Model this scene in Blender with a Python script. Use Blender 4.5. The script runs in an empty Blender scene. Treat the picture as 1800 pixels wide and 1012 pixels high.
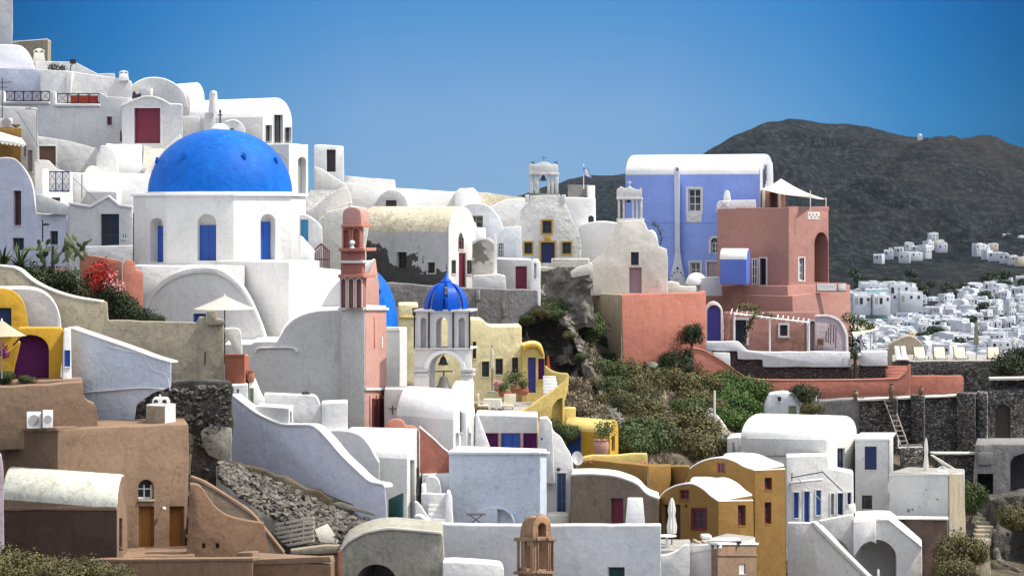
import bpy, bmesh, math, random
from mathutils import Vector, Matrix, noise
R = math.radians
random.seed(7)
scene = bpy.context.scene
COL = scene.collection
# ------------------------------------------------------------------ camera
FPX = 5000.0; CX = 900.0; HY = 370.0          # focal length in photo pixels, optical axis column, horizon row
cam_data = bpy.data.cameras.new('camera')
cam = bpy.data.objects.new('camera', cam_data); COL.objects.link(cam)
cam.location = (0, 0, 0); cam.rotation_euler = (R(90), 0, 0)
cam_data.sensor_width = 36.0; cam_data.lens = 100.0
cam_data.shift_y = -(506.0 - HY) / 1800.0
cam_data.clip_start = 1.0; cam_data.clip_end = 60000.0
scene.camera = cam
# ------------------------------------------------------------------ world
SUN_EL, SUN_AZ = 57.0, 83.0                     # degrees; azimuth measured from behind the camera towards the right
w = bpy.data.worlds.new('World'); scene.world = w; w.use_nodes = True
nt = w.node_tree; nt.nodes.clear()
def N(nt, t, **k):
    n = nt.nodes.new(t)
    for a, b in k.items():
        if a.startswith('i_'): n.inputs[a[2:].replace('_', ' ')].default_value = b
        else: setattr(n, a, b)
    return n
def ramp(nt, stops, interp='LINEAR'):
    n = nt.nodes.new('ShaderNodeValToRGB'); cr = n.color_ramp; cr.interpolation = interp
    while len(cr.elements) < len(stops): cr.elements.new(0.5)
    for e, (p, c) in zip(cr.elements, stops):
        e.position = p; e.color = (c[0], c[1], c[2], 1) if isinstance(c, (tuple, list)) else (c, c, c, 1)
    return n
sky = N(nt, 'ShaderNodeTexSky', sky_type='NISHITA', sun_disc=False)
sky.sun_elevation = R(SUN_EL); sky.sun_rotation = R(180 - SUN_AZ)
sky.air_density = 1.0; sky.dust_density = 0.3; sky.ozone_density = 2.0
out = N(nt, 'ShaderNodeOutputWorld'); bgn = N(nt, 'ShaderNodeBackground')
geo = N(nt, 'ShaderNodeTexCoord'); sep = N(nt, 'ShaderNodeSeparateXYZ')
nt.links.new(geo.outputs['Generated'], sep.inputs[0])
# clear Aegean air: a deep azure that pales towards the horizon, joining the physical sky higher up
low = ramp(nt, [(0.0, (1.22, 2.15, 3.35)), (0.014, (1.15, 2.1, 3.4)), (0.034, (1.02, 2.0, 3.45)), (0.070, (0.47, 1.55, 3.25)), (0.13, (0.3, 1.3, 3.1)), (0.25, (0.3, 1.3, 3.1))])
nt.links.new(sep.outputs['Z'], low.inputs[0])
# lens vignette put into the sky colour: palest straight ahead, darker to either side
ab = N(nt, 'ShaderNodeMath', operation='ABSOLUTE'); nt.links.new(sep.outputs['X'], ab.inputs[0]); pr = ramp(nt, [(0.0, (1, 1, 1)), (.05, (.93, .97, .99)), (.10, (.50, .80, .92)), (.14, (.12, .56, .76)), (.18, (.0, .33, .50)), (.4, (.0, .33, .50))]); nt.links.new(ab.outputs[0], pr.inputs[0])
lowm = N(nt, 'ShaderNodeMix', data_type='RGBA', blend_type='MULTIPLY'); lowm.inputs[0].default_value = 1; nt.links.new(low.outputs[0], lowm.inputs[6]); nt.links.new(pr.outputs[0], lowm.inputs[7])
mr = N(nt, 'ShaderNodeMapRange'); mr.inputs['From Min'].default_value = 0.08; mr.inputs['From Max'].default_value = 0.40
nt.links.new(sep.outputs['Z'], mr.inputs[0])
mix = N(nt, 'ShaderNodeMix', data_type='RGBA')
hs = N(nt, 'ShaderNodeHueSaturation'); hs.inputs['Saturation'].default_value = .22; hs.inputs['Value'].default_value = 1.72; nt.links.new(sky.outputs[0], hs.inputs['Color'])   # upper sky greyed and brightened to add neutral fill light
nt.links.new(mr.outputs[0], mix.inputs[0]); nt.links.new(lowm.outputs[2], mix.inputs[6]); nt.links.new(hs.outputs[0], mix.inputs[7])
nt.links.new(mix.outputs[2], bgn.inputs[0]); bgn.inputs[1].default_value = 0.15
nt.links.new(bgn.outputs[0], out.inputs[0])
# ------------------------------------------------------------------ sun
sd = bpy.data.lights.new('sun', 'SUN'); sun = bpy.data.objects.new('sun', sd); COL.objects.link(sun)
SDIR = Vector((math.cos(R(SUN_EL)) * math.sin(R(SUN_AZ)), -math.cos(R(SUN_EL)) * math.cos(R(SUN_AZ)), math.sin(R(SUN_EL))))
sun.rotation_euler = SDIR.to_track_quat('Z', 'Y').to_euler(); sun.location = SDIR * 300
sd.energy = 3.7; sd.angle = R(0.53); sd.color = (1.0, 0.93, 0.82)
scene.view_settings.view_transform = 'Standard'; scene.view_settings.look = 'None'
scene.view_settings.exposure = 0.40; scene.view_settings.gamma = 1.0
scene.render.resolution_x = 1024; scene.render.resolution_y = 575
scene.cycles.max_bounces = 6; scene.cycles.diffuse_bounces = 4
# ------------------------------------------------------------------ materials
def _base(name):
    m = bpy.data.materials.new(name); m.use_nodes = True; n = m.node_tree; n.nodes.clear()
    o = N(n, 'ShaderNodeOutputMaterial'); b = N(n, 'ShaderNodeBsdfPrincipled')
    n.links.new(b.outputs[0], o.inputs[0]); return m, n, b
def _coord(n, scale=(1, 1, 1)):
    c = N(n, 'ShaderNodeNewGeometry'); mp = N(n, 'ShaderNodeMapping'); mp.inputs['Scale'].default_value = scale
    n.links.new(c.outputs['Position'], mp.inputs[0]); return mp
def _noise(n, sc, det=5, rough=.6, scale=(1, 1, 1), dist=0.0):
    t = N(n, 'ShaderNodeTexNoise'); t.inputs['Scale'].default_value = sc; t.inputs['Detail'].default_value = det
    t.inputs['Roughness'].default_value = rough; t.inputs['Distortion'].default_value = dist
    n.links.new(_coord(n, scale).outputs[0], t.inputs['Vector']); return t
def _mix(n, f, a, b, blend='MIX'):
    m = N(n, 'ShaderNodeMix', data_type='RGBA', blend_type=blend)
    for s, v in ((m.inputs[0], f), (m.inputs[6], a), (m.inputs[7], b)):
        if isinstance(v, bpy.types.NodeSocket): n.links.new(v, s)
        elif isinstance(v, (int, float)): s.default_value = v
        else: s.default_value = (v[0], v[1], v[2], 1)
    return m.outputs[2]
def _bump(n, b, h, strength, dist):
    u = N(n, 'ShaderNodeBump'); u.inputs['Strength'].default_value = strength; u.inputs['Distance'].default_value = dist
    n.links.new(h, u.inputs['Height']); n.links.new(u.outputs[0], b.inputs['Normal'])
MAT = {}
def plaster(name, rgb, dirt=.35, stain=None, rough=.9, bump=.5, patch=0.0, patchcol=(.12, .12, .12), grad=None):
    """hand-trowelled limewash: soft mottling, rain streaks, small scuffs and a lumpy surface"""
    m, n, b = _base(name); stain = stain or tuple(c * .62 for c in rgb); dirt = min(1, dirt * 1.45)
    big = _noise(n, .35, 4, .6); r1 = ramp(n, [(.35, 0.0), (.7, 1.0)]); n.links.new(big.outputs[0], r1.inputs[0])
    c = _mix(n, r1.outputs[0], rgb, tuple(x * (1 - .16 * dirt) for x in rgb))
    st = _noise(n, 1.3, 6, .65, (1.6, 1.6, .22)); r2 = ramp(n, [(.52, 0.0), (.8, dirt)]); n.links.new(st.outputs[0], r2.inputs[0])
    c = _mix(n, r2.outputs[0], c, stain)
    sp = _noise(n, 2.6, 8, .75); r3 = ramp(n, [(.60, 0.0), (.70, dirt * .55)]); n.links.new(sp.outputs[0], r3.inputs[0])
    c = _mix(n, r3.outputs[0], c, tuple(x * .72 for x in stain))
    gr = _noise(n, 5.5, 9, .8, (1, 1, .8)); r8 = ramp(n, [(.36, .70), (.50, 1.0), (.66, 1.12)]); n.links.new(gr.outputs[0], r8.inputs[0])   # trowel grain
    c = _mix(n, min(1, .15 + dirt * .7), c, r8.outputs[0], 'MULTIPLY')
    vp = N(n, 'ShaderNodeTexVoronoi'); vp.inputs['Scale'].default_value = .42; wv = _noise(n, .8, 4, .6); va = N(n, 'ShaderNodeVectorMath', operation='MULTIPLY_ADD'); n.links.new(wv.outputs['Color'], va.inputs[0]); va.inputs[1].default_value = (1.6, 1.6, 1.6); n.links.new(_coord(n).outputs[0], va.inputs[2]); n.links.new(va.outputs[0], vp.inputs['Vector'])
    sc = N(n, 'ShaderNodeSeparateColor'); n.links.new(vp.outputs['Color'], sc.inputs[0]); r9 = ramp(n, [(0.0, .86), (1.0, 1.05)]); n.links.new(sc.outputs[0], r9.inputs[0]); c = _mix(n, min(1, dirt * 1.6), c, r9.outputs[0], 'MULTIPLY')   # repainted patches
    ck = N(n, 'ShaderNodeTexVoronoi', feature='DISTANCE_TO_EDGE'); ck.inputs['Scale'].default_value = .55; n.links.new(va.outputs[0], ck.inputs['Vector']); r10 = ramp(n, [(0.0, .62), (.012, 1.0)]); n.links.new(ck.outputs[0], r10.inputs[0]); c = _mix(n, min(1, dirt * 1.1), c, r10.outputs[0], 'MULTIPLY')   # hairline cracks
    if patch > 0:
        pn = _noise(n, .33, 9, .58, dist=.35); r4 = ramp(n, [(1 - patch, 0.0), (1 - patch + .012, 1.0)]); ps = pn.outputs[0]
        if grad:   # the render has fallen off most towards one end and the foot of the wall
            gp = N(n, 'ShaderNodeNewGeometry'); dt = N(n, 'ShaderNodeVectorMath', operation='DOT_PRODUCT'); n.links.new(gp.outputs['Position'], dt.inputs[0]); dt.inputs[1].default_value = grad[0]
            ad = N(n, 'ShaderNodeMath', operation='ADD'); n.links.new(dt.outputs['Value'], ad.inputs[0]); ad.inputs[1].default_value = grad[1]; a2 = N(n, 'ShaderNodeMath', operation='ADD'); n.links.new(ad.outputs[0], a2.inputs[0]); n.links.new(ps, a2.inputs[1]); ps = a2.outputs[0]
        n.links.new(ps, r4.inputs[0])
        pv = _noise(n, 4, 6, .7); pc = _mix(n, pv.outputs[0], tuple(x * .6 for x in patchcol), tuple(min(1, x * 1.5) for x in patchcol))
        c = _mix(n, r4.outputs[0], c, pc)
    n.links.new(c, b.inputs['Base Color']); b.inputs['Roughness'].default_value = rough; b.inputs['Specular IOR Level'].default_value = .2
    h1 = _noise(n, 1.1, 3, .5); h2 = _noise(n, 7, 5, .7)
    ad = N(n, 'ShaderNodeMath', operation='MULTIPLY_ADD'); n.links.new(h2.outputs[0], ad.inputs[0]); ad.inputs[1].default_value = .22
    n.links.new(h1.outputs[0], ad.inputs[2]); _bump(n, b, ad.outputs[0], bump, .16)
    MAT[name] = m; return m
def paint(name, rgb, rough=.45, var=.15, metal=0.0):
    m, n, b = _base(name); t = _noise(n, 3.0, 6, .7, (2, 2, .6))
    c = _mix(n, t.outputs[0], tuple(x * (1 - var) for x in rgb), tuple(min(1, x * (1 + var)) for x in rgb))
    n.links.new(c, b.inputs['Base Color']); b.inputs['Roughness'].default_value = rough; b.inputs['Metallic'].default_value = metal
    h = _noise(n, 9, 3); _bump(n, b, h.outputs[0], .15, .02)
    MAT[name] = m; return m
def rubble(name, c1, c2, mortar, scale=2.2, bump=1.0):
    m, n, b = _base(name)
    wob = _noise(n, 2.0, 3, .5); mp = _coord(n, (1, 1, 1.5)); va = N(n, 'ShaderNodeVectorMath', operation='MULTIPLY_ADD')
    n.links.new(wob.outputs['Color'], va.inputs[0]); va.inputs[1].default_value = (.35, .35, .35); n.links.new(mp.outputs[0], va.inputs[2])
    v = N(n, 'ShaderNodeTexVoronoi', feature='F1'); v.inputs['Scale'].default_value = scale; v.inputs['Randomness'].default_value = 1
    e = N(n, 'ShaderNodeTexVoronoi', feature='DISTANCE_TO_EDGE'); e.inputs['Scale'].default_value = scale
    n.links.new(va.outputs[0], v.inputs['Vector']); n.links.new(va.outputs[0], e.inputs['Vector'])
    s = N(n, 'ShaderNodeSeparateColor'); n.links.new(v.outputs['Color'], s.inputs[0])
    c = _mix(n, s.outputs[0], c1, c2); f = _noise(n, 8, 6, .7); c = _mix(n, .45, c, f.outputs['Color'], 'OVERLAY')
    sat = N(n, 'ShaderNodeHueSaturation'); sat.inputs['Saturation'].default_value = .55; n.links.new(c, sat.inputs['Color']); c = sat.outputs[0]
    r = ramp(n, [(0.0, 0.0), (.10, 1.0)]); n.links.new(e.outputs[0], r.inputs[0]); c = _mix(n, r.outputs[0], mortar, c)
    n.links.new(c, b.inputs['Base Color']); b.inputs['Roughness'].default_value = .95
    r5 = ramp(n, [(0.0, 0.0), (.25, 1.0)]); n.links.new(e.outputs[0], r5.inputs[0]); _bump(n, b, r5.outputs[0], bump, .15)
    MAT[name] = m; return m
def earth(name, c1, c2, c3, sc=.5, bump=.8):
    m, n, b = _base(name); t = _noise(n, sc, 9, .7); r = ramp(n, [(.3, c1), (.5, c2), (.68, c3)]); n.links.new(t.outputs[0], r.inputs[0])
    n.links.new(r.outputs[0], b.inputs['Base Color']); b.inputs['Roughness'].default_value = 1
    h = _noise(n, sc * 4, 8, .75); _bump(n, b, h.outputs[0], bump, .3); MAT[name] = m; return m
def foliage(name, c1, c2, rough=.6):
    m, n, b = _base(name); g = N(n, 'ShaderNodeNewGeometry'); t = _noise(n, 1.6, 4, .65)
    a = N(n, 'ShaderNodeMath', operation='MULTIPLY_ADD'); n.links.new(g.outputs['Random Per Island'], a.inputs[0]); a.inputs[1].default_value = .38
    n.links.new(t.outputs[0], a.inputs[2]); r = ramp(n, [(.36, c1), (.82, c2)]); n.links.new(a.outputs[0], r.inputs[0])
    n.links.new(r.outputs[0], b.inputs['Base Color']); b.inputs['Roughness'].default_value = rough; b.inputs['Specular IOR Level'].default_value = .25
    MAT[name] = m; return m
def glass(name, rgb=(.02, .025, .03)):
    m, n, b = _base(name); t = _noise(n, 1.7, 2); c = _mix(n, t.outputs[0], rgb, tuple(x * 2.2 for x in rgb)); n.links.new(c, b.inputs['Base Color'])
    b.inputs['Roughness'].default_value = .12; MAT[name] = m; return m
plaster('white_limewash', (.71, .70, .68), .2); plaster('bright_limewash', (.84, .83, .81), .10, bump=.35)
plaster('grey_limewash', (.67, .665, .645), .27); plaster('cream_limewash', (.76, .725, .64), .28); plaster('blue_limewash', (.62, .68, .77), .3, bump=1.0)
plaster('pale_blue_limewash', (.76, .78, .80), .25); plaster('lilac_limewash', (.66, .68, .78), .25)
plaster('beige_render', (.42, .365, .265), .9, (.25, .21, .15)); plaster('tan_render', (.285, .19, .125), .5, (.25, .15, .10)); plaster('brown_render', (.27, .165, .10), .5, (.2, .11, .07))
plaster('cave_render', (.26, .20, .15), .6, (.12, .09, .07)); plaster('ochre_render', (.27, .155, .045), .3, (.36, .20, .07)); plaster('mustard_paint', (.62, .36, .04), .2)
plaster('yellow_render', (.72, .55, .19), .4, (.5, .36, .12)); plaster('pale_yellow_render', (.84, .74, .43), .35, (.55, .45, .24))
plaster('salmon_render', (.54, .23, .165), .3, (.45, .18, .12)); plaster('rose_render', (.41, .215, .18), .3, (.45, .22, .17)); plaster('coral_render', (.50, .195, .14), .3)
plaster('pink_paint', (.55, .31, .26), .2); plaster('rust_paint', (.42, .15, .09), .3); plaster('dark_red_paint', (.40, .165, .14), .25)
plaster('violet_paint', (.29, .41, .87), .2, (.2, .22, .55), bump=.3); plaster('strong_blue_paint', (.12, .2, .62), .1, bump=.2)
plaster('dome_blue', (.0, .13, .58), .6, (.01, .20, .66), rough=.6, bump=.5); plaster('crown_blue', (.0, .085, .55), .35, rough=.4, bump=.1)
plaster('cement_render', (.27, .26, .25), .8, (.13, .12, .11), bump=1.2); plaster('old_concrete', (.42, .40, .33), .9, (.2, .19, .15), bump=1.0)
plaster('peeling_limewash', (.66, .67, .68), .3, patch=.5, patchcol=(.085, .085, .085), grad=((-.035, 0, -.11), -.58)); plaster('weathered_roof', (.66, .60, .46), .8, (.34, .3, .22), bump=1.2)
plaster('stained_roof', (.68, .68, .58), .9, (.38, .33, .2)); plaster('dark_render', (.16, .11, .09), .5); plaster('church_plaster', (.70, .69, .655), .4, bump=1.6)
plaster('mauve_render', (.46, .38, .40), .2); plaster('purple_paint', (.09, .015, .09), .2); plaster('aqua_limewash', (.5, .68, .72), .2)
plaster('shaded_umber_render', (.10, .062, .045), .5, (.05, .03, .025)); plaster('shaded_tan_render', (.17, .105, .07), .5); plaster('stone_brown', (.36, .22, .13), 1.0, (.14, .08, .045), bump=1.2)
plaster('terracotta', (.45, .2, .12), .5); plaster('shadow_blotched_limewash', (.70, .68, .60), .5, (.35, .32, .26), patch=.47, patchcol=(.22, .21, .18))
rubble('dark_rubble', (.05, .042, .035), (.36, .31, .255), (.035, .03, .025), 4.6); rubble('red_rubble', (.075, .028, .024), (.19, .085, .065), (.045, .022, .02), 5.5)
rubble('grey_rubble', (.16, .15, .14), (.42, .39, .35), (.05, .045, .04), 2.0); rubble('pale_rubble', (.3, .28, .22), (.5, .46, .38), (.12, .11, .09), 1.7)
earth('soil', (.035, .026, .017), (.10, .078, .05), (.21, .17, .115)); earth('cliff_rock', (.03, .027, .024), (.12, .11, .095), (.36, .33, .28), .7, 1.6)
earth('pale_rock', (.14, .13, .11), (.34, .31, .26), (.58, .55, .48), .8, 1.5); earth('shadowed_rock', (.010, .009, .008), (.05, .043, .035), (.17, .145, .11), 1.6, 1.8); earth('paving', (.3, .28, .25), (.42, .4, .36), (.5, .48, .44), .6)
foliage('shrub_green', (.012, .024, .007), (.075, .105, .028)); foliage('shrub_olive', (.022, .022, .008), (.14, .125, .045)); foliage('shrub_bright', (.014, .034, .006), (.075, .14, .025))
foliage('shrub_dry', (.05, .042, .026), (.26, .215, .14)); foliage('dark_leaf', (.006, .011, .004), (.04, .058, .02)); foliage('cactus_green', (.03, .045, .02), (.12, .15, .07))
foliage('red_bracts', (.22, .008, .008), (.48, .025, .015)); foliage('pink_bracts', (.45, .12, .16), (.7, .4, .4)); foliage('purple_bracts', (.12, .01, .08), (.3, .03, .2))
paint('blue_paint', (.012, .075, .36)); paint('azure_paint', (.03, .16, .45)); paint('navy_paint', (.01, .02, .10)); paint('maroon_paint', (.17, .012, .035)); paint('oxide_paint', (.14, .03, .03))
paint('alcove_shade', (.10, .125, .17)); paint('wine_paint', (.05, .012, .018)); paint('green_paint', (.012, .07, .06)); paint('brown_wood', (.17, .09, .05)); paint('orange_wood', (.42, .19, .045)); paint('dark_wood', (.055, .035, .028)); paint('grey_wood', (.32, .29, .25), .8, .3)
paint('pale_wood', (.55, .50, .42), .8, .3); paint('white_paint', (.78, .78, .78)); paint('black_iron', (.02, .02, .022)); paint('grey_metal', (.32, .32, .32), .4); paint('yellow_trim', (.48, .29, .05)); paint('bronze', (.10, .11, .09), .5)
paint('dark_bronze', (.035, .035, .04), .4); paint('canvas', (.80, .78, .70), .9, .05); paint('cream_canvas', (.74, .68, .52), .9, .06); paint('olive_canvas', (.30, .31, .22), .9); paint('red_cloth', (.5, .07, .03), .9)
paint('flag_blue', (.02, .09, .42), .8, .05); paint('mauve_wood', (.30, .22, .24), .7); paint('teal_paint', (.03, .25, .45)); paint('green_shutter', (.22, .27, .15)); paint('violet_door', (.05, .055, .33))
glass('glass'); glass('black_void', (.006, .006, .007))
MAT['black_void'].node_tree.nodes['Principled BSDF'].inputs['Roughness'].default_value = .9
# ------------------------------------------------------------------ geometry helpers
def W(x, y, D): return Vector(((x - CX) * D / FPX, D, (HY - y) * D / FPX))
class Pl:
    """a vertical plane in the world through two places given as photo column + distance"""
    def __init__(s, x0, d0, x1, d1):
        s.a = Vector(((x0 - CX) * d0 / FPX, d0)); b = Vector(((x1 - CX) * d1 / FPX, d1)); u = (b - s.a).normalized()
        n = Vector((u.y, -u.x)); s.u = Vector((u.x, u.y, 0)); s.n = Vector((n.x, n.y, 0)); s.k = n.dot(s.a); s.n2 = n
        s.x0, s.x1 = x0, x1
    def p(s, x, y, off=0.0):
        r = Vector(((x - CX) / FPX, 1.0)); t = s.k / s.n2.dot(r)
        return Vector((t * r.x, t, (HY - y) * t / FPX)) + s.n * off
def F(x0, x1, D, tw=0.0):
    """plane facing the camera at distance D (its middle); tw > 0 turns it to the right (sunny), < 0 to the left; tw = depth change per metre"""
    wd = (x1 - x0) * D / FPX; return Pl(x0, D - tw * wd / 2, x1, D + tw * wd / 2)
def arch(x0, y0, x1, y1, rise=None, n=10):
    """arched outline: y0 crown, y1 bottom"""
    r = rise if rise is not None else (x1 - x0) / 2; c = (x0 + x1) / 2; h = (x1 - x0) / 2; r = min(r, y1 - y0 - 1)
    return [(x0, y1)] + [(c - h * math.cos(math.pi * i / n), y0 + r - r * math.sin(math.pi * i / n)) for i in range(n + 1)] + [(x1, y1)]
def rect(x0, y0, x1, y1): return [(x0, y0), (x1, y0), (x1, y1), (x0, y1)]
def curve(pts, n=5):
    """Catmull-Rom through pixel points"""
    o = []; P = [pts[0]] + list(pts) + [pts[-1]]
    for i in range(1, len(P) - 2):
        p0, p1, p2, p3 = (Vector(q) for q in P[i - 1:i + 3])
        for k in range(n):
            t = k / n; o.append(tuple(.5 * ((2 * p1) + (p2 - p0) * t + (2 * p0 - 5 * p1 + 4 * p2 - p3) * t * t + (3 * p1 - p0 - 3 * p2 + p3) * t ** 3)))
    o.append(tuple(pts[-1])); return o
def new_bm(): return bmesh.new()
def solid(bm, pts, vec, jit=0.0):
    """prism: planar outline (world points) swept along vec"""
    if jit > 0:
        q = []
        for i, p in enumerate(pts):
            b = pts[(i + 1) % len(pts)]; L = (b - p).length; k = min(14, int(L / .55)); q.append(p)
            for j in range(1, k + 1):
                c = p.lerp(b, j / (k + 1)); e = (b - p).normalized(); side = e.cross(vec).normalized()
                q.append(c + side * (noise.noise(c * .9) * jit * 1.4 + noise.noise(c * 3.1) * jit * .6))
        pts = q
    nn = Vector((0, 0, 0))
    for i in range(len(pts)): nn += pts[i].cross(pts[(i + 1) % len(pts)])
    if nn.dot(vec) > 0: pts = pts[::-1]
    f = [bm.verts.new(p) for p in pts]; b = [bm.verts.new(p + vec) for p in pts]; n = len(pts)
    bm.faces.new(f); bm.faces.new(b[::-1])
    for i in range(n): bm.faces.new((f[i], b[i], b[(i + 1) % n], f[(i + 1) % n]))
    return bm
def slab(bm, pl, poly, o0, o1, jit=0.0): return solid(bm, [pl.p(x, y, o1) for x, y in poly], pl.n * (o0 - o1), jit)
def boxw(bm, c, u, v, hw, hd, z0, z1):
    """upright box: centre c, horizontal axes u (half hw) and v (half hd)"""
    c = Vector((c[0], c[1], 0)); pts = [c - u * hw - v * hd, c + u * hw - v * hd, c + u * hw + v * hd, c - u * hw + v * hd]
    return solid(bm, [Vector((p.x, p.y, z0)) for p in pts], Vector((0, 0, z1 - z0)))
def tube(bm, a, b, r, r2=None, seg=8):
    a = Vector(a); b = Vector(b); d = (b - a); q = d.to_track_quat('Z', 'Y'); r2 = r if r2 is None else r2
    A = [bm.verts.new(a + q @ Vector((r * math.cos(2 * math.pi * i / seg), r * math.sin(2 * math.pi * i / seg), 0))) for i in range(seg)]
    B = [bm.verts.new(b + q @ Vector((r2 * math.cos(2 * math.pi * i / seg), r2 * math.sin(2 * math.pi * i / seg), 0))) for i in range(seg)]
    bm.faces.new(A[::-1]); bm.faces.new(B)
    for i in range(seg): bm.faces.new((A[i], A[(i + 1) % seg], B[(i + 1) % seg], B[i]))
def lathe(bm, c, prof, seg=32, a0=0, a1=360, sx=1, sy=1):
    """prof: (radius, z) from bottom to top about the vertical through c"""
    rings = []; full = (a1 - a0) >= 360; m = seg if full else seg + 1
    for r, z in prof:
        if r < 1e-4: rings.append([bm.verts.new((c[0], c[1], z))])
        else: rings.append([bm.verts.new((c[0] + sx * r * math.cos(R(a0 + (a1 - a0) * i / seg)), c[1] + sy * r * math.sin(R(a0 + (a1 - a0) * i / seg)), z)) for i in range(m)])
    for A, B in zip(rings, rings[1:]):
        for i in range(m if full else m - 1):
            j = (i + 1) % m
            if len(A) == 1 and len(B) == 1: continue
            if len(A) == 1: bm.faces.new((A[0], B[j], B[i]))
            elif len(B) == 1: bm.faces.new((A[i], A[j], B[0]))
            else: bm.faces.new((A[i], A[j], B[j], B[i]))
    if full and len(rings[0]) > 1: bm.faces.new(rings[0][::-1])
    if full and len(rings[-1]) > 1: bm.faces.new(rings[-1])
def soften(bm, width, seg=2, ang=35):
    bmesh.ops.recalc_face_normals(bm, faces=bm.faces)
    es = [e for e in bm.edges if len(e.link_faces) == 2 and e.calc_face_angle(0) > R(ang)]
    if width > 0 and es: bmesh.ops.bevel(bm, geom=es, offset=width, offset_type='OFFSET', segments=seg, profile=.5, affect='EDGES', clamp_overlap=True)
def finish_mesh(bm, name, ang=32):
    bm.normal_update()
    for f in bm.faces: f.smooth = True
    for e in bm.edges: e.smooth = not (len(e.link_faces) == 2 and e.calc_face_angle(0) > R(ang)) and len(e.link_faces) == 2
    me = bpy.data.meshes.new(name); bm.to_mesh(me); bm.free(); return me
def boolean(me, cut_bm):
    bmesh.ops.recalc_face_normals(cut_bm, faces=cut_bm.faces)
    cm = bpy.data.meshes.new('c'); cut_bm.to_mesh(cm); cut_bm.free()
    a = bpy.data.objects.new('a', me); b = bpy.data.objects.new('b', cm); COL.objects.link(a); COL.objects.link(b)
    md = a.modifiers.new('m', 'BOOLEAN'); md.operation = 'DIFFERENCE'; md.object = b; md.solver = 'EXACT'; md.use_self = True
    dg = bpy.context.evaluated_depsgraph_get(); dg.update(); r = bpy.data.meshes.new_from_object(a.evaluated_get(dg))
    bpy.data.objects.remove(a); bpy.data.objects.remove(b); bpy.data.meshes.remove(cm)
    if len(r.polygons) < 4: return me
    return r
class Part:
    def __init__(s, name, bm=None, mat=None, roof=None, label=None, rooflabel=None):
        s.name, s.bm, s.mat, s.roof, s.label = name, bm or bmesh.new(), mat, roof, label
        s.cut = None; s.kids = []; s.mesh = None; s.kind = None; s.zroof = .3
    def cutter(s):
        if s.cut is None: s.cut = bmesh.new()
        return s.cut
ALL = []
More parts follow.
